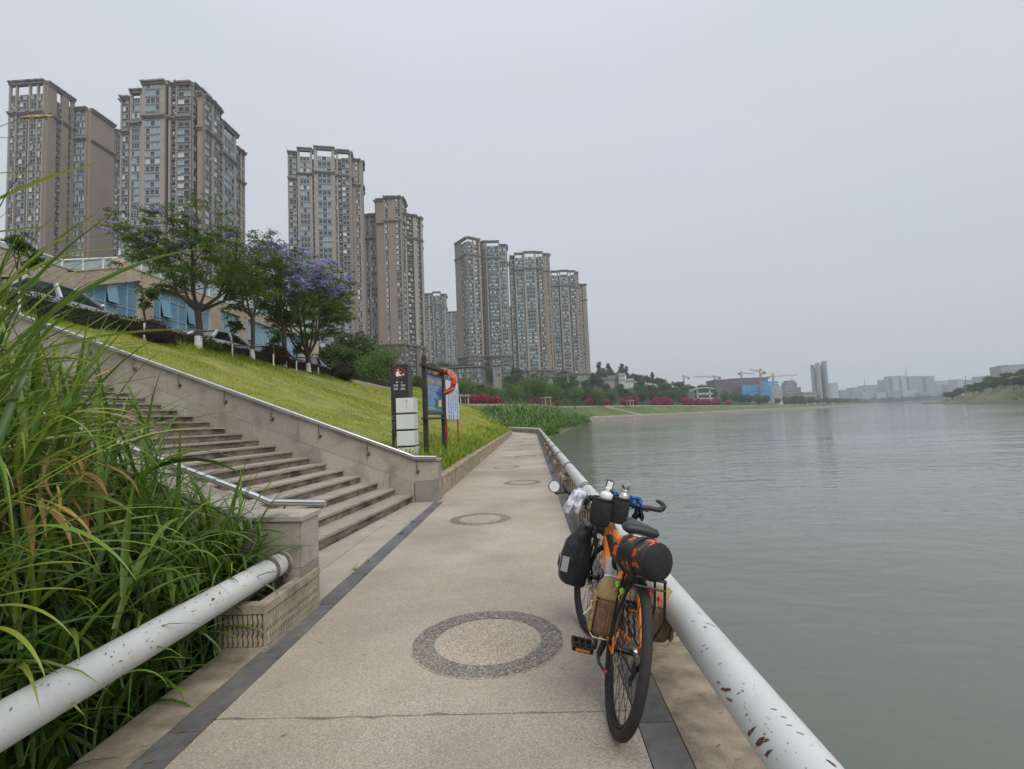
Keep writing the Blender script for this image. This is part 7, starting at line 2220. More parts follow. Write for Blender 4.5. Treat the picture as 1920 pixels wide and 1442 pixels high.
for i in range(5):
    col_ = "\n".join(list("保护水源严禁排污禁止捕鱼")) if i != 3 else "\n".join(list("禁止游泳水深危险"))
    o = text("text_column", col_, Lb * .085, Matrix.Translation(onq(Lb * (.12 + .19 * i), zt - H_ * .26)) @ Mp @ Matrix.Scale(.62, 4, (0, 1, 0)) @ Matrix.Scale(1.35, 4, (1, 0, 0)), m_bt, rb_, extrude=.001)
q = MB(); a_ = onq(.1, zb_ + .1); q.add([a_, a_ + dv * (Lb - .2), a_ + dv * (Lb - .2) + Vector((0, 0, .012)), a_ + Vector((0, 0, .012))], [(0, 1, 2, 3)]); q.build("ruled_line", m_bt, rb_, fix=False)

# ================================================================== LOADED TOURING BICYCLE
PHI, PSI = radians(14.0), radians(0.0)
BP = Vector((0.302, 2.36, 0.0))
BR = Euler((0, PHI, PSI)).to_matrix().to_4x4()
BMx = Matrix.Translation(BP) @ BR
BInv = BMx.inverted()
def LP(px, py, Y): return BInv @ atY(px, py, Y + 0.08)
m_or = mat("orange_frame_paint", (0.74, 0.20, 0.008), .32, 0, var=.05, scale=12, spec=.6)
m_bk = mat("black_metal", (0.014, 0.014, 0.015), .4, .3, var=.15, scale=20)
m_bkp = mat("black_plastic", (0.018, 0.018, 0.019), .55, 0, var=.15, scale=20)
m_ty = mat("tyre_rubber", (0.024, 0.023, 0.022), .8, 0, var=.25, scale=25, dirt=(0.07, 0.06, 0.05), dscale=9, dlo=.6, dhi=.8, bump=.25, bscale=180)
m_fab = mat("black_nylon", (0.015, 0.015, 0.017), .85, 0, var=.2, scale=18, bump=.35, bscale=35)
m_tpu = mat("black_coated_fabric", (0.014, 0.015, 0.018), .38, 0, var=.2, scale=8, bump=.5, bscale=14)
m_ss = mat("stainless", (0.60, 0.58, 0.55), .22, 1.0, var=.06, scale=10)
m_tan = mat("tan_canvas", (0.30, 0.20, 0.095), .9, 0, var=.12, scale=25, bump=.35, bscale=220)
m_mesh = mat("brown_mesh", (0.13, 0.075, 0.04), .55, 0, var=.4, scale=22, bump=.8, bscale=45)
m_grey = mat("reflective_grey", (0.36, 0.37, 0.38), .4, .2, var=.06)
m_redp = mat("red_plastic", (0.62, 0.02, 0.05), .4, 0, var=.05)
m_grn = mat("green_plastic", (0.26, 0.55, 0.03), .4, 0, var=.05)
m_cream = mat("cream_cord", (0.52, 0.42, 0.26), .9, 0, var=.15)
bike = thing("touring_bicycle", "orange touring bicycle loaded with bags, leaning on the white pipe railing", "bicycle", tuple(BP), (0, PHI, PSI))
WR = .34
RX = Matrix.Rotation(pi / 2, 4, 'Y')
def wheel(nm, T):
    tw = MB(T @ RX); tw.torus(WR - .021, .0248, 72, 12, sq=.0225)
    w = tw.build(nm, m_ty, bike, smooth=60)
    r = MB(T @ RX); r.torus(WR - .050, .010, 64, 8, sq=.0135); r.torus(WR - .0405, .004, 64, 6, sq=.0125)
    r.build("rim", m_bk, w, smooth=50)
    s = MB(T); n = 32
    for i in range(n):
        a = 2 * pi * i / n; sd = 1 if i % 2 else -1
        b_ = a + (0.62 if (i // 2) % 2 else -0.62)
        s.tube([(sd * .028, .021 * cos(b_), .021 * sin(b_)), (sd * .002, (WR - .052) * cos(a), (WR - .052) * sin(a))], .0013, 4, cap=False)
    s.build("spokes", m_bk, w)
    h = MB(T @ RX); h.lathe([(.004, -.055), (.012, -.054), (.012, -.034), (.024, -.032), (.024, -.026), (.013, -.022), (.013, .022), (.024, .026), (.024, .032), (.012, .034), (.012, .054), (.004, .055)], 14)
    h.build("hub", m_bk, w, smooth=40)
    d = MB(T @ RX @ Matrix.Translation((0, 0, -.042)))
    d.torus(.066, .013, 36, 4, sq=.001)
    for i in range(5):
        a = i * 1.2566; d.tube([(.02 * cos(a), .02 * sin(a), 0), (.056 * cos(a + .5), .056 * sin(a + .5), 0)], .004, 4)
    d.build("brake_disc", m_ss, w)
    return w
rw = wheel("rear_wheel", Matrix.Translation((0, 0, WR)))
STE = radians(12)
TS = Matrix.Translation((0, .985, 0)) @ Matrix.Rotation(STE, 4, 'Z') @ Matrix.Translation((0, -.985, 0))
fw_ = wheel("front_wheel", TS @ Matrix.Translation((0, 1.05, WR)))
# frame
BB = Vector((0, .43, .285)); ST = Vector((0, .285, .70)); HT = Vector((0, .925, .765)); HB = Vector((0, .96, .60))
f = MB()
f.tube([HB - Vector((0, -.004, .012)), HT], .021, 14)
f.tube([HT - Vector((0, .012, .03)), HT.lerp(ST, .5) - Vector((0, 0, .035)), ST - Vector((0, 0, .02))], [.021, .019, .016], 12)
f.tube([HB + Vector((0, -.01, .03)), BB], [.024, .022], 14)
f.tube([BB, ST], .0165, 12)
f.tube([BB + Vector((-.04, 0, 0)), BB + Vector((.04, 0, 0))], .024, 14)
for s in (-1, 1):
    f.tube([BB + Vector((s * .022, -.02, 0)), (s * .045, .30, .30), (s * .068, .03, .34)], [.013, .012, .010], 9)
    f.tube([ST + Vector((s * .014, 0, -.06)), (s * .05, .20, .60), (s * .066, .015, .36)], [.010, .010, .009], 9)
    f.box(s * .068 - .004, s * .068 + .004, -.025, .035, .325, .372)
f.tube([(-.05, .20, .60), (.05, .20, .60)], .007, 8)
f.build("frame", m_or, bike, smooth=45)
fk = MB(TS)
fk.tube([HB - Vector((0, -.006, .02)), HB - Vector((0, -.01, .045))], .026, 12)
for s in (-1, 1):
    fk.tube([HB + Vector((s * .018, .01, -.04)), HB + Vector((s * .05, .016, -.075)), (s * .058, 1.0, .46), (s * .056, 1.05, WR)], [.016, .016, .014, .010], 10)
fk.build("fork", m_bk, bike, smooth=45)
# black pieces of cockpit
st_ = MB(TS)
st_.tube([HT, HT + Vector((0, -.012, .06))], .019, 12)
st_.tube([HT + Vector((0, -.012, .04)), (0, .985, .855)], .016, 10)
st_.tube([(-.022, .985, .855), (.022, .985, .855)], .024, 12)
st_.build("stem", m_bk, bike, smooth=45)
hbm = MB(TS)
hbm.tube([(-.30, .935, .866), (-.16, .975, .858), (-.05, .985, .855), (.05, .985, .855), (.16, .975, .858), (.30, .935, .866)], [.0115, .0115, .0155, .0155, .0115, .0115], 12)
hb = hbm.build("handlebar", m_bk, bike, smooth=50)
for s in (-1, 1):
    g = MB(TS)
    g.tube([(s * .185, .968, .859), (s * .25, .95, .864), (s * .315, .925, .867)], [.0165, .020, .0185], 12, flat=.85)
    g.tube([(s * .300, .93, .868), (s * .322, .932, .876), (s * .338, .946, .887), (s * .344, .968, .897), (s * .341, .992, .905), (s * .330, 1.012, .910), (s * .316, 1.024, .912)], [.018, .0185, .018, .0165, .0145, .012, .008], 12, flat=.9)
    g.build("grip", m_bkp, hb, smooth=50)
    l = MB(TS)
    l.tube([(s * .155, .98, .855), (s * .17, 1.02, .845), (s * .22, 1.045, .835), (s * .275, 1.02, .832)], [.010, .007, .006, .006], 8)
    l.tube([(s * .135, .975, .858), (s * .165, .975, .858)], .019, 10)
    l.build("brake_lever", m_bk, hb, smooth=50)
mr = MB()
c = LP(1039, 912, 3.12)
mr.lathe([(.001, .004), (.034, .004), (.038, .0), (.036, -.008), (.02, -.016), (.001, -.018)], 22, T=Matrix.Translation(c) @ Matrix.Rotation(radians(80), 4, 'X') @ Matrix.Rotation(radians(12), 4, 'Y'), cap=False)
mr.tube([c + Vector((.008, .012, -.015)), c + Vector((.02, .02, -.045)), TS @ Vector((-.333, .94, .875))], .007, 8)
mo = mr.build("mirror", m_bkp, bike, smooth=50)
ml = MB(); ml.lathe([(.001, .0052), (.0335, .0052)], 22, T=Matrix.Translation(c) @ Matrix.Rotation(radians(80), 4, 'X') @ Matrix.Rotation(radians(12), 4, 'Y'), cap=False)
ml.build("mirror_glass", mat("mirror_silver", (0.9, 0.9, 0.9), .03, 1.0, var=.01), mo)
# cables
cb = MB(TS)
for (a, m_, e) in [((-.2, 1.02, .84), (-.12, 1.10, .84), (-.02, .99, .70)), ((.2, 1.02, .84), (.13, 1.10, .83), (.03, .99, .68)), ((-.16, 1.0, .85), (-.10, 1.06, .76), (-.015, .98, .66))]:
    pts = [Vector(a).lerp(Vector(m_), t) * (1 - t) + Vector(m_).lerp(Vector(e), t) * t for t in np.linspace(0, 1, 9)]
    cb.tube(pts, .0025, 5)
cb.build("cables", m_bkp, bike, smooth=60)
# saddle
sp_ = MB(); sp_.tube([ST - Vector((0, -.01, .05)), (0, .255, .83)], .0135, 10)
sp_.tube([(-.022, .16, .825), (-.022, .29, .83), (-.012, .40, .845)], .0035, 6); sp_.tube([(.022, .16, .825), (.022, .29, .83), (.012, .40, .845)], .0035, 6)
sp_.box(-.02, .02, .225, .28, .812, .834)
sp_.build("seat_post", m_bk, bike, smooth=45)
sd = MB(); vs = []; fs = []
SS = [(.425, .020, .866, .024), (.41, .025, .874, .034), (.345, .031, .878, .040), (.265, .052, .882, .050), (.205, .082, .889, .062), (.155, .094, .893, .068), (.125, .088, .889, .064), (.112, .070, .878, .045)]
for (y, hw, zt, th) in SS:
    for k in range(12):
        a = 2 * pi * k / 12
        x = hw * cos(a); z = sin(a)
        vs.append((x, y, zt - th * .5 + z * th * .5 * (1.0 if z < 0 else (1 - .25 * (1 - abs(cos(a)))))))
for i in range(len(SS) - 1):
    for k in range(12): fs.append((i * 12 + k, i * 12 + (k + 1) % 12, (i + 1) * 12 + (k + 1) % 12, (i + 1) * 12 + k))
fs.append(tuple(range(12))); fs.append(tuple(range((len(SS) - 1) * 12, len(SS) * 12)))
sd.add(vs, fs); sd.build("saddle", mat("saddle_cover", (0.022, 0.022, 0.026), .5, var=.1, scale=30), bike, smooth=70)
# cranks, pedals, chain, gears
ck = MB(); CA = radians(205)
for s, an in ((-1, CA), (1, CA + pi)):
    e = Vector((s * .085, BB.y + .17 * cos(an), BB.z + .17 * sin(an)))
    ck.tube([Vector((s * .06, BB.y, BB.z)), e], [.013, .010], 8)
ck.tube([BB + Vector((-.075, 0, 0)), BB + Vector((.075, 0, 0))], .012, 10)
ck.build("crank_arms", m_bk, bike, smooth=45)
cr_ = MB(Matrix.Translation((.055, BB.y, BB.z)) @ RX); cr_.torus(.082, .008, 40, 4, sq=.0015)
for i in range(4):
    a = i * pi / 2 + .3; cr_.tube([(.0, .0, 0), (.076 * cos(a), .076 * sin(a), 0)], .008, 6)
cr_.build("chainring", m_bk, bike)
for s, an in ((-1, CA), (1, CA + pi)):
    e = Vector((s * .085, BB.y + .17 * cos(an), BB.z + .17 * sin(an)))
    T = Matrix.Translation(e + Vector((s * .065, 0, 0))) @ Matrix.Rotation(radians(8), 4, 'X')
    p = MB(T)
    for yy in (-.042, .042): p.box(-.048, .048, yy - .006, yy + .006, -.011, .011)
    for xx in (-.048, -.016, .016, .048): p.box(xx - .005, xx + .005, -.048, .048, -.0105, .0105)
    p.tube([(-s * .07, 0, 0), (s * .05, 0, 0)], .009, 8)
    for xx in (-.04, -.013, .013, .04):
        for yy in (-.046, .046): p.tube([(xx, yy, -.015), (xx, yy, .015)], .0022, 5)
    po = p.build("pedal", m_bk, bike)
    q = MB(T); q.box(-.036, .036, -.0505, -.0465, -.006, .006); q.build("reflector", m_or, po)
cs = MB(Matrix.Translation((.036, 0, WR)) @ RX)
for i in range(8): cs.torus(.052 - i * .0045, .003, 30, 4, sq=.001, T=Matrix.Translation((0, 0, -.016 + i * .004)))
cs.lathe([(.046, -.017), (.022, .016)], 24)
cs.build("cassette", m_ss, bike)
ch = MB()
ch.tube([(.05, BB.y, BB.z + .083), (.045, .0, WR + .035)], .0045, 5); ch.tube([(.05, BB.y, BB.z - .083), (.052, .05, .235)], .0045, 5)
ch.build("chain", m_bk, bike)
dr = MB(); dr.tube([(.075, -.005, WR - .02), (.082, .01, .29), (.066, .03, .255), (.06, .06, .195)], [.010, .012, .011, .009], 8)
for z, y in ((.262, .035), (.19, .06)): dr.torus(.02, .004, 18, 5, T=Matrix.Translation((.058, y, z)) @ RX)
dr.build("derailleur", m_bk, bike, smooth=45)
# kickstand on the left stay
k1 = LP(1137, 1196, 2.42); k2 = LP(1122, 1228, 2.39); k3 = LP(1123, 1243, 2.37); k4 = LP(1134, 1258, 2.35); k5 = LP(1140, 1266, 2.34)
ks_ = MB(); ks_.tube([k1, k2], [.017, .014], 8); ks_.tube([k2, k3, k4], [.010, .008, .007], 8); ks_.tube([k4.lerp(k5, .35), k5], [.009, .008], 8)
ko = ks_.build("kickstand", m_bk, bike, smooth=45)
q = MB(); q.tube([k4, k4.lerp(k5, .4)], .0092, 8); q.build("red_band", m_redp, ko)
# front-right light and bell on the bar
q = MB(); c = LP(1100, 938, 3.12)
q.lathe([(.004, -.04), (.016, -.038), (.019, -.01), (.019, .02), (.017, .03), (.001, .031)], 16, T=Matrix.Translation(c) @ Matrix.Rotation(radians(95), 4, 'X'), cap=False)
q.box(c.x - .03, c.x - .012, c.y - .01, c.y + .03, c.z - .03, c.z + .03)
q.tube([c + Vector((0, .01, -.02)), c + Vector((.004, .015, -.055)), c + Vector((.03, .02, -.06))], .007, 6)
q.build("bar_light", m_bkp, bike, smooth=50)
# rear rack
rk = MB(); RH = .722
for x in (-.06, -.02, .02, .06): rk.tube([(x, .20, RH), (x, -.17, RH)], .0052, 7)
rk.tube([(-.065, -.175, RH), (.065, -.175, RH)], .006, 7); rk.tube([(-.065, .20, RH), (.065, .20, RH)], .006, 7); rk.tube([(-.065, .02, RH), (.065, .02, RH)], .005, 7)
for s in (-1, 1):
    rk.tube([(s * .065, .02, RH), (s * .085, -.01, .56), (s * .078, .0, WR + .01)], .006, 7)
    rk.tube([(s * .065, -.15, RH), (s * .10, -.13, .55), (s * .085, .0, WR + .02)], .006, 7)
    rk.tube([(s * .05, .20, RH), (s * .02, .275, .68)], .005, 7)
rk.tube([(-.065, -.18, RH - .035), (.065, -.18, RH - .035)], .005, 6)
rko = rk.build("rear_rack", m_bk, bike, smooth=50)
q = MB(); q.lathe([(.001, .012), (.018, .011), (.02, .0), (.001, -.001)], 14, T=Matrix.Translation((0, -.185, RH - .03)) @ Matrix.Rotation(pi / 2, 4, 'X'), cap=False)
fr = MB(TS)
for s in (-1, 1):
    fr.tube([(s * .055, 1.04, .40), (s * .075, 1.05, .55), (s * .075, 1.06, .68)], .005, 6); fr.tube([(s * .075, .98, .66), (s * .075, 1.14, .66)], .005, 6)
    fr.tube([(s * .075, .99, .50), (s * .075, 1.12, .50)], .005, 6); fr.tube([(s * .075, .985, .66), (s * .075, .995, .50)], .005, 6); fr.tube([(s * .075, 1.135, .66), (s * .075, 1.12, .50)], .005, 6)
fr.tube([(-.075, 1.06, .71), (0, 1.05, .72), (.075, 1.06, .71)], .005, 6)
fr.build("front_rack", m_bk, bike, smooth=50)
# bottle cage on the seat tube
cg = MB()
# ---- things carried by the bicycle
def item(name, label, cat, lp):
    t = thing(name, label, cat, tuple(BMx @ Vector(lp)), (0, PHI, PSI)); return t, Matrix.Translation(-Vector(lp))
def crumple(o, strength=.012, size=.06, sub=2):
    m_ = o.modifiers.new('round', 'SUBSURF'); m_.levels = sub; m_.render_levels = sub
    tx = bpy.data.textures.new('creases', 'CLOUDS'); tx.noise_scale = size; tx.noise_depth = 3
    d_ = o.modifiers.new('creases', 'DISPLACE'); d_.texture = tx; d_.strength = strength; d_.mid_level = .5; d_.texture_coords = 'LOCAL'
    return o
def soft(mb, secs, n=18, m=0, p=2.6, T=None):
    """stuffed bag: stacked rounded cross-sections (centre x, y, z, half width, half depth)"""
    vs = []; fs = []
    for (cx, cy, cz, hw, hd) in secs:
        for k in range(n):
            a = 2 * pi * k / n
            ca, sa = cos(a), sin(a)
            vs.append((cx + hw * math.copysign(abs(ca) ** (2 / p), ca), cy + hd * math.copysign(abs(sa) ** (2 / p), sa), cz))
    for i in range(len(secs) - 1):
        for k in range(n): fs.append((i * n + k, i * n + (k + 1) % n, (i + 1) * n + (k + 1) % n, (i + 1) * n + k))
    fs.append(tuple(range(n - 1, -1, -1))); fs.append(tuple(range((len(secs) - 1) * n, len(secs) * n)))
    return mb.add(vs, fs, m, T)
# black roll-top pannier at the front wheel
pc = Vector((-.155, 1.02, .47))
t, T = item("pannier", "black roll-top pannier hanging at the left of the front wheel", "bag", pc)
TP = T @ Matrix.Translation((0, 0, 0))
b = MB(TP)
PN = [(-.152, 1.02, .285, .055, .085), (-.158, 1.02, .292, .082, .108), (-.165, 1.02, .33, .095, .118), (-.165, 1.02, .42, .098, .12), (-.160, 1.02, .50, .094, .118), (-.150, 1.025, .57, .074, .115), (-.143, 1.03, .615, .040, .118), (-.138, 1.035, .645, .022, .12), (-.136, 1.035, .66, .024, .12), (-.138, 1.035, .672, .020, .118)]
soft(b, PN, 22, p=3.0)
bo = crumple(b.build("bag_body", m_tpu, t, smooth=60), .020, .07)
q = MB(TP); q.tube([(-.138, .912, .668), (-.138, 1.158, .668)], .022, 10, flat=.8); q.build("rolled_top", m_tpu, t, smooth=60)
q = MB(TP)
q.tube([(-.09, .905, .665), (-.066, .905, .60), (-.062, .902, .52)], .008, 6, flat=1.6)
q.box(-.085, -.055, .893, .905, .575, .625)
q.build("buckle_strap", m_bkp, t)
for z in (.62, .36):
    q = MB(TP); q.tube([(-.075, .96, z), (-.075, 1.08, z)], .014, 8); q.build("mounting_hook", m_bkp, t)
q = MB(TP)
# grey patch with dark letters on the outer side
def side_x(z): return -.165 - np.interp(z, [.33, .42, .50], [.095, .098, .094]) - .002
q.hexa([(side_x(.36) + .003, .955, .36), (side_x(.36) + .003, 1.085, .36), (side_x(.36) - .001, 1.085, .36), (side_x(.36) - .001, .955, .36)],
       [(side_x(.45) + .003, .955, .45), (side_x(.45) + .003, 1.085, .45), (side_x(.45) - .001, 1.085, .45), (side_x(.45) - .001, .955, .45)])
q.hexa([(-.215, .899, .375), (-.256, .915, .375), (-.2575, .9135, .375), (-.2165, .8975, .375)], [(-.215, .899, .47), (-.256, .915, .47), (-.2575, .9135, .47), (-.2165, .8975, .47)])
po = q.build("logo_patch", m_grey, t)
q = MB(TP)
def bar(y0, y1, z0, z1):
    x = side_x((z0 + z1) / 2) - .0015
    q.box(x - .001, x + .001, y0, y1, z0, z1)
for (y0, y1, z0, z1) in [(.968, .976, .375, .435), (.976, 1.0, .375, .385), (.976, 1.0, .425, .435), (1.0, 1.008, .385, .425), (1.02, 1.028, .375, .435), (1.028, 1.05, .375, .385), (1.06, 1.068, .375, .435)]: bar(y0, y1, z0, z1)
q.build("logo_letters", m_bkp, po)
# orange and black camouflage dry bag on the rack
m_camo = bpy.data.materials.new("camo_fabric"); m_camo.use_nodes = True
nt, bs = nodes_of(m_camo); N = nt.nodes; L = nt.links
bs.inputs["Roughness"].default_value = .5
tcn = N.new("ShaderNodeTexCoord"); nn = N.new("ShaderNodeTexNoise"); nn.inputs["Scale"].default_value = 15; nn.inputs["Detail"].default_value = 1.0; nn.inputs["Distortion"].default_value = .6
L.new(tcn.outputs["Object"], nn.inputs["Vector"])
rr_ = N.new("ShaderNodeValToRGB"); rr_.color_ramp.interpolation = 'CONSTANT'
el = rr_.color_ramp.elements; el[0].position = 0; el[0].color = (0.02, 0.02, 0.016, 1); el[1].position = .43; el[1].color = (0.055, 0.06, 0.035, 1)
for p_, c_ in ((.485, (0.02, 0.02, 0.017, 1)), (.505, (0.72, 0.085, 0.015, 1)), (.62, (0.025, 0.022, 0.02, 1))):
    e = el.new(p_); e.color = c_
L.new(nn.outputs["Fac"], rr_.inputs[0]); L.new(rr_.outputs[0], bs.inputs["Base Color"])
A = Vector((-.085, .035, .768)); B_ = Vector((.020, -.175, .796)); ax = (A - B_).normalized()
t, T = item("dry_bag", "orange and black camouflage roll bag strapped on the rear rack, round black end", "bag", (A + B_) / 2)
def along(mb, prof, m=0, n=28):
    up = Vector((0, 0, 1)); s = ax.cross(up).normalized(); u = s.cross(ax)
    M4 = Matrix((( s.x, u.x, ax.x, B_.x), (s.y, u.y, ax.y, B_.y), (s.z, u.z, ax.z, B_.z), (0, 0, 0, 1)))
    mb.lathe(prof, n, m, T=T @ M4, cap=False)
LB = (A - B_).length
b = MB(); along(b, [(.078, .008), (.085, .02), (.088, .05), (.086, .09), (.090, .13), (.087, .17), (.085, .21), (.07, LB - .01), (.04, LB), (.001, LB)]); crumple(b.build("bag_body", m_camo, t, smooth=60), .010, .05)
b = MB(); along(b, [(.001, -.016), (.04, -.015), (.062, -.010), (.077, .002), (.081, .010)]); b.build("bag_end", m_fab, t, smooth=60)
for z in (.085, .165):
    b = MB(); along(b, [(.088, z - .010), (.0925, z - .009), (.0925, z + .009), (.088, z + .010)]); b.build("strap", m_bkp, t, smooth=30)
b = MB()
up = Vector((0, 0, 1)); s = ax.cross(up).normalized(); u = s.cross(ax)
def onbag(a, z, r=.0915): return B_ + ax * z + (s * cos(a) + u * sin(a)) * r
for (a0, a1, z0, z1) in [(1.35, 1.95, .10, .15)]:
    n = 6
    for i in range(n):
        b.add([T @ onbag(a0 + (a1 - a0) * i / n, z0), T @ onbag(a0 + (a1 - a0) * (i + 1) / n, z0), T @ onbag(a0 + (a1 - a0) * (i + 1) / n, z1), T @ onbag(a0 + (a1 - a0) * i / n, z1)], [(0, 1, 2, 3)])
b.build("white_label", m_fw, t, fix=False)
b = MB()
for i, (z0, z1) in enumerate([(.105, .109), (.114, .119), (.125, .129), (.135, .143)]):
    a0, a1 = (1.42, 1.78) if i != 3 else (1.55, 1.8)
    n = 4
    for k in range(n):
        b.add([T @ onbag(a0 + (a1 - a0) * k / n, z0, .0922), T @ onbag(a0 + (a1 - a0) * (k + 1) / n, z0, .0922), T @ onbag(a0 + (a1 - a0) * (k + 1) / n, z1, .0922), T @ onbag(a0 + (a1 - a0) * k / n, z1, .0922)], [(0, 1, 2, 3)])
b.build("label_print", m_bkp, t, fix=False)
# tan net pouches either side of the rear wheel
def pouch(label, c, mir=1, sc=1.0):
    t, T = item("net_pouch", label, "pouch", c)
    T2 = Matrix.Translation(-Vector(c)) @ Matrix.Translation(Vector(c))
    b = MB(); soft(b, [(0, 0, -.125, .042, .032), (0, 0, -.118, .058, .045), (0, 0, -.06, .063, .05), (0, 0, .02, .062, .05), (0, 0, .055, .060, .048)], 18, p=2.8)
    crumple(b.build("net_body", m_mesh, t, smooth=60), .008, .03)
    b = MB(); soft(b, [(0, 0, .035, .066, .054), (0, 0, .06, .067, .055), (.0, .004, .10, .060, .05), (.004, .01, .128, .040, .036), (.006, .012, .136, .02, .018)], 18, p=3.2)
    crumple(b.build("canvas_flap", m_tan, t, smooth=50), .010, .045, 2)
    b = MB()
    b.box(-.068 * mir - .006, -.068 * mir + .006, -.03, .03, -.11, .06)
    for z in (-.09, -.05, -.01, .03): b.box(-.071 * mir - .006, -.071 * mir + .006, -.034, .034, z - .008, z + .008)
    b.build("webbing", m_tan, t)
    b = MB()
    for i in range(7):
        x = -.05 + .1 * i / 6
        b.tube([(x, -.0505 + abs(x) * .25, -.10), (x * .9, -.053 + abs(x) * .25, -.04), (x, -.051 + abs(x) * .25, .035)], .0011, 4)
    b.build("net_cords", m_tan, t)
    b = MB(); b.tube([(-.055 * mir, -.02, .03), (-.085 * mir, -.03, .02), (-.08 * mir, -.035, -.005), (-.11 * mir, -.045, -.04)], .004, 5)
    b.tube([(-.065 * mir, -.02, -.12), (-.05 * mir, -.045, -.13), (.01, -.05, -.128)], .003, 5)
    b.build("tie_cord", m_cream, t, smooth=60)
    return t
cL = LP(1139, 1138, 2.33)
pouch("tan canvas pouch with brown net front, left of the rear wheel", cL, 1)
cR = LP(1236, 1152, 2.52)
pouch("tan canvas pouch with net, right of the rear wheel against the pipe", cR, -1)
for (px, py, Y, m_, lab) in [(1158, 1095, 2.28, m_grn, "lime green cord toggle, upper of two above the left pouch"), (1166, 1108, 2.25, m_grn, "lime green cord toggle, lower of two above the left pouch"),
                          (1220, 1108, 2.30, m_redp, "red cord toggle behind the rack strut on the right"), (1237, 1124, 2.27, m_redp, "red cord toggle, lower one in front of the right pouch")]:
    c = LP(px, py, Y); t, T = item("cord_toggle", lab, "toggle", c)
    b = MB(); b.ell((0, 0, 0), (.0125, .0125, .0135), 12, 8); b.tube([(0, -.008, -.004), (-.006, -.014, -.012)], .005, 6); b.build("ball", m_, t, smooth=60)
    b = MB(); b.tube([(0, 0, -.012), (-.012, -.004, -.028), (-.004, .006, -.045)], .0022, 5); b.build("cord", m_cream, t)
# stem bags with bottles
def stem_bag(label, px, py, Y, r, h):
    c = LP(px, py, Y); t, T = item("stem_bag", label, "bag", c)
    b = MB(); soft(b, [(0, 0, -h * .5, r * .72, r * .72), (0, 0, -h * .46, r * .9, r * .9), (0, 0, -h * .1, r * 1.04, r * 1.04), (0, 0, h * .3, r, r), (0, 0, h * .5, r * .96, r * .96)], 20, p=2.3)
    crumple(b.build("bag_body", m_fab, t, smooth=60), .010, .05)
    b = MB(); b.torus(r * .95, .006, 24, 6, T=Matrix.Translation((0, 0, h * .5))); b.build("rim_cord", m_bkp, t, smooth=60)
    b = MB(); b.tube([(0, r, .02), (0, r + .05, .05)], .01, 6); b.tube([(r * .5, r * .8, -.03), (r * .3, r + .06, -.05)], .008, 6); b.build("strap", m_bkp, t)
    return c, t
c1, _ = stem_bag("left black stem bag holding the pale green bottle", 1127, 960, 3.02, .065, .165)
c2, _ = stem_bag("right black stem bag holding the steel bottle", 1161, 957, 3.02, .057, .155)
c = c1 + Vector((.012, -.005, -.012)); t, T = item("water_bottle", "pale green sports bottle with a white cap standing in the left stem bag", "bottle", c)
b = MB(); b.lathe([(.02, -.055), (.035, -.05), (.037, .0), (.0375, .085), (.0365, .09), (.0375, .095), (.0375, .108)], 24); b.build("bottle_body", mat("pale_green_plastic", (0.36, 0.47, 0.36), .35, var=.04), t, smooth=50)
b = MB(); b.lathe([(.0385, .104), (.039, .118), (.036, .128), (.022, .139), (.014, .141), (.013, .150), (.016, .152), (.016, .162), (.010, .166), (.001, .166)], 24, cap=False); b.build("bottle_cap", mat("white_plastic", (0.72, 0.73, 0.70), .35, var=.03), t, smooth=40)
c = c2 + Vector((.012, -.004, -.008)); t, T = item("steel_bottle", "brushed steel bottle with a looped lid in the right stem bag", "bottle", c)
b = MB(); b.lathe([(.02, -.055), (.034, -.05), (.035, .085), (.033, .10), (.026, .115), (.0225, .12), (.0225, .128)], 24); b.build("bottle_body", m_ss, t, smooth=50)
b = MB(); b.lathe([(.024, .124), (.024, .134), (.0225, .137), (.024, .140), (.024, .152), (.026, .154), (.026, .165), (.024, .167), (.001, .167)], 24, cap=False)
b.torus(.012, .0018, 18, 5, a0=0, a1=pi, T=Matrix.Translation((.014, .006, .165)) @ Matrix.Rotation(pi / 2, 4, 'X')); b.build("lid", m_ss, t, smooth=30)
# phone in a blue mount
c = LP(1143, 911, 3.14); t, T = item("phone", "small black cycle computer with a pale screen above the handlebar", "computer", c)
RM = Matrix.Rotation(radians(-28), 4, 'X') @ Matrix.Rotation(radians(8), 4, 'Y')
b = MB(RM); b.box(-.024, .024, -.007, .007, -.038, .038); b.build("case", m_bkp, t, bevel=.004)
b = MB(RM); b.box(-.017, .017, -.0085, -.0068, -.022, .026); b.build("screen", mat("lcd_grey", (0.35, 0.37, 0.36), .2, var=.04), t)
b = MB(); b.tube([(0, .01, -.03), (0, .03, -.07)], .009, 6); b.build("mount", m_bkp, t)
# draped cloths
def cloth(name, label, cat, c, sheets, material):
    t, T = item(name, label, cat, c)
    for i, (w, h, ang, ph, off, sway) in enumerate(sheets):
        b = MB(Matrix.Translation(off) @ Matrix.Rotation(ang, 4, 'Z')); nu, nv = 12, 10; vs = []; fs = []
        for v in range(nv + 1):
            for u in range(nu + 1):
                U_ = u / nu - .5; V_ = v / nv
                wid = w * (.55 + .45 * V_ ** .7)
                vs.append((U_ * wid + sway * V_, .018 * sin(U_ * 14 + ph) * (.35 + V_) + .01 * sin(V_ * 7 + ph) - .02 * (1 - V_) ** 2, -h * V_ + .012 * sin(U_ * 9 + ph) * V_))
        for v in range(nv):
            for u in range(nu): fs.append((v * (nu + 1) + u, v * (nu + 1) + u + 1, (v + 1) * (nu + 1) + u + 1, (v + 1) * (nu + 1) + u))
        b.add(vs, fs); o = b.build("cloth_fold", material, t, smooth=80, fix=False)
        m_ = o.modifiers.new('thick', 'SOLIDIFY'); m_.thickness = .003
    return t
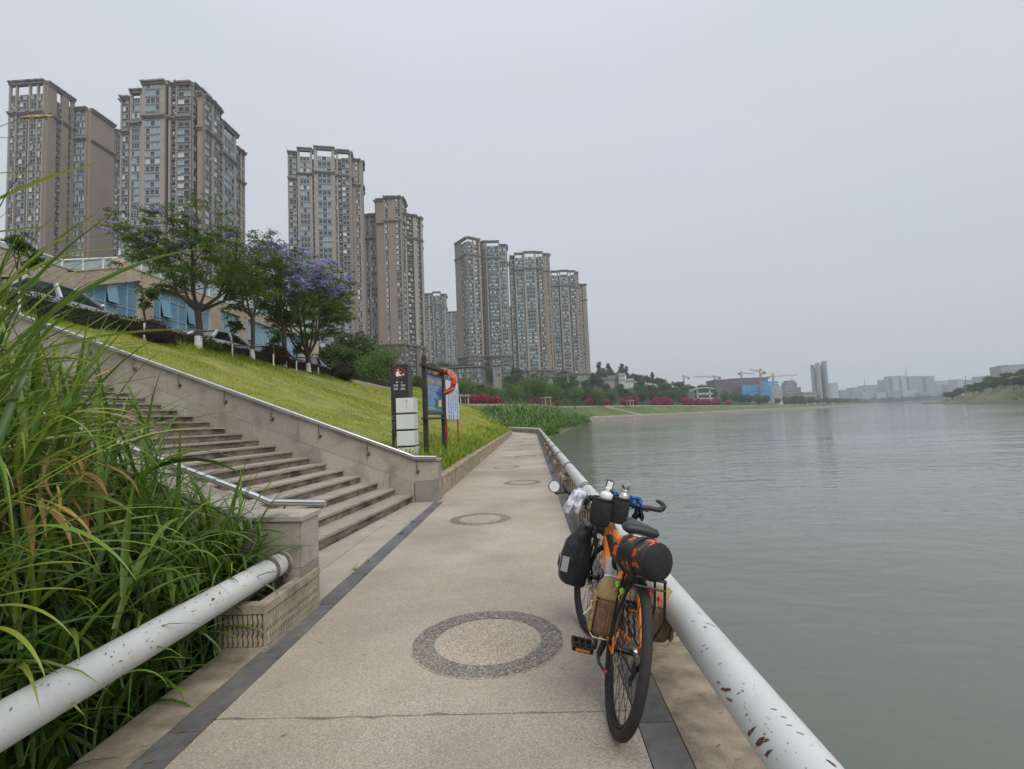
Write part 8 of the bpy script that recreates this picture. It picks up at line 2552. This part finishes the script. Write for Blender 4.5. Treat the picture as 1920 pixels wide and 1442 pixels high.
m_wc = mat("white_cloth", (0.72, 0.74, 0.82), .9, 0, var=.05, scale=20)
m_bc = mat("blue_cloth", (0.035, 0.13, 0.42), .85, 0, var=.35, scale=18)
m_nc = mat("navy_cloth", (0.012, 0.022, 0.055), .85, 0, var=.3, scale=18)
cloth("white_cloth", "white cloth hanging from the left grip of the bicycle", "cloth", LP(1086, 920, 3.10), [(.115, .14, .12, .5, (-.006, -.014, 0), -.022), (.115, .125, .05, 1.3, (.002, .004, .002), -.018), (.09, .07, .2, 1.0, (.012, -.004, .018), -.004), (.08, .10, .1, 2.4, (.0, -.022, .006), -.02)], m_wc)
cloth("blue_cloth", "blue cloth bunched over the right side of the handlebar", "cloth", LP(1190, 932, 3.16), [(.10, .045, 0, .3, (0, -.02, 0), .01), (.11, .05, .3, 1.6, (.004, .004, .006), .02), (.08, .04, -.5, 2.6, (-.012, .02, .004), 0)], m_bc)
cloth("navy_cloth", "dark navy glove-like cloth hanging below the right side of the handlebar", "cloth", LP(1197, 950, 3.16), [(.07, .075, .1, .9, (0, 0, 0), .008), (.05, .07, -.3, 2.4, (.014, .01, -.004), .012)], m_nc)
cloth("blue_strap_cloth", "bright blue cloth tied behind the cycle computer", "cloth", LP(1147, 921, 3.17), [(.07, .04, 0, .4, (0, 0, 0), .01), (.06, .035, .5, 1.7, (.018, .01, .003), .012)], m_bc)
# black pouch with reflective stripe behind the seat tube
c = LP(1164, 1038, 2.56); t, T = item("frame_pouch", "black pouch with a grey reflective stripe between frame and roll bag", "bag", c)
b = MB(Matrix.Rotation(radians(20), 4, 'X')); soft(b, [(0, 0, -.085, .022, .03), (0, 0, -.075, .034, .042), (0, .0, .0, .038, .05), (0, .0, .06, .036, .045), (0, 0, .078, .022, .03)], 16, p=3)
crumple(b.build("bag_body", m_fab, t, smooth=55), .008, .04)
b = MB(Matrix.Rotation(radians(20), 4, 'X') @ Matrix.Rotation(radians(-28), 4, 'Y')); b.box(-.034, -.018, -.052, -.049, -.055, .05); b.build("reflective_stripe", m_grey, t)
b = MB(); b.torus(.008, .0025, 14, 5, T=Matrix.Translation((-.004, -.05, .045)) @ Matrix.Rotation(pi / 2, 4, 'X')); b.build("ring", m_bkp, t)
# thermos flask strapped to the down tube
c = LP(1143, 1094, 2.66); t, T = item("thermos", "white and navy thermos with a red checked band, inside the frame", "flask", c)
TM = Matrix.Rotation(radians(-26), 4, 'X')
b = MB(TM); b.lathe([(.025, .042), (.033, .040), (.034, .036), (.034, .006), (.0335, .005)], 22); b.build("white_top", mat("white_plastic", (0.72, 0.73, 0.70), .35), t, smooth=40)
b = MB(TM); b.lathe([(.026, .13), (.03, .128), (.0315, .122), (.0315, .042)], 22); b.build("grey_cup", mat("speckled_grey", (0.40, 0.40, 0.40), .6, var=.25, scale=120), t, smooth=40)
b = MB(TM); b.lathe([(.0345, .006), (.0355, .004), (.0355, -.030), (.0345, -.031)], 22); b.build("navy_band", mat("navy_plastic", (0.008, 0.012, 0.03), .4, var=.05), t, smooth=40)
b = MB(TM); b.lathe([(.034, -.031), (.034, -.075), (.03, -.08), (.001, -.08)], 22, cap=False); bo = b.build("red_band", m_redp, t, smooth=40)
b = MB(TM)
for i in range(10):
    for j in range(3):
        if (i + j) % 2: continue
        a0 = i * 2 * pi / 10; a1 = a0 + 2 * pi / 10
        for k in range(2):
            q0 = a0 + (a1 - a0) * k / 2; q1 = a0 + (a1 - a0) * (k + 1) / 2; z0 = -.034 - j * .014; z1 = z0 - .012
            b.add([(.0345 * cos(q0), .0345 * sin(q0), z0), (.0345 * cos(q1), .0345 * sin(q1), z0), (.0345 * cos(q1), .0345 * sin(q1), z1), (.0345 * cos(q0), .0345 * sin(q0), z1)], [(0, 1, 2, 3)])
b.build("white_checks", mat("white_plastic", (0.72, 0.73, 0.70), .35), bo, fix=False)
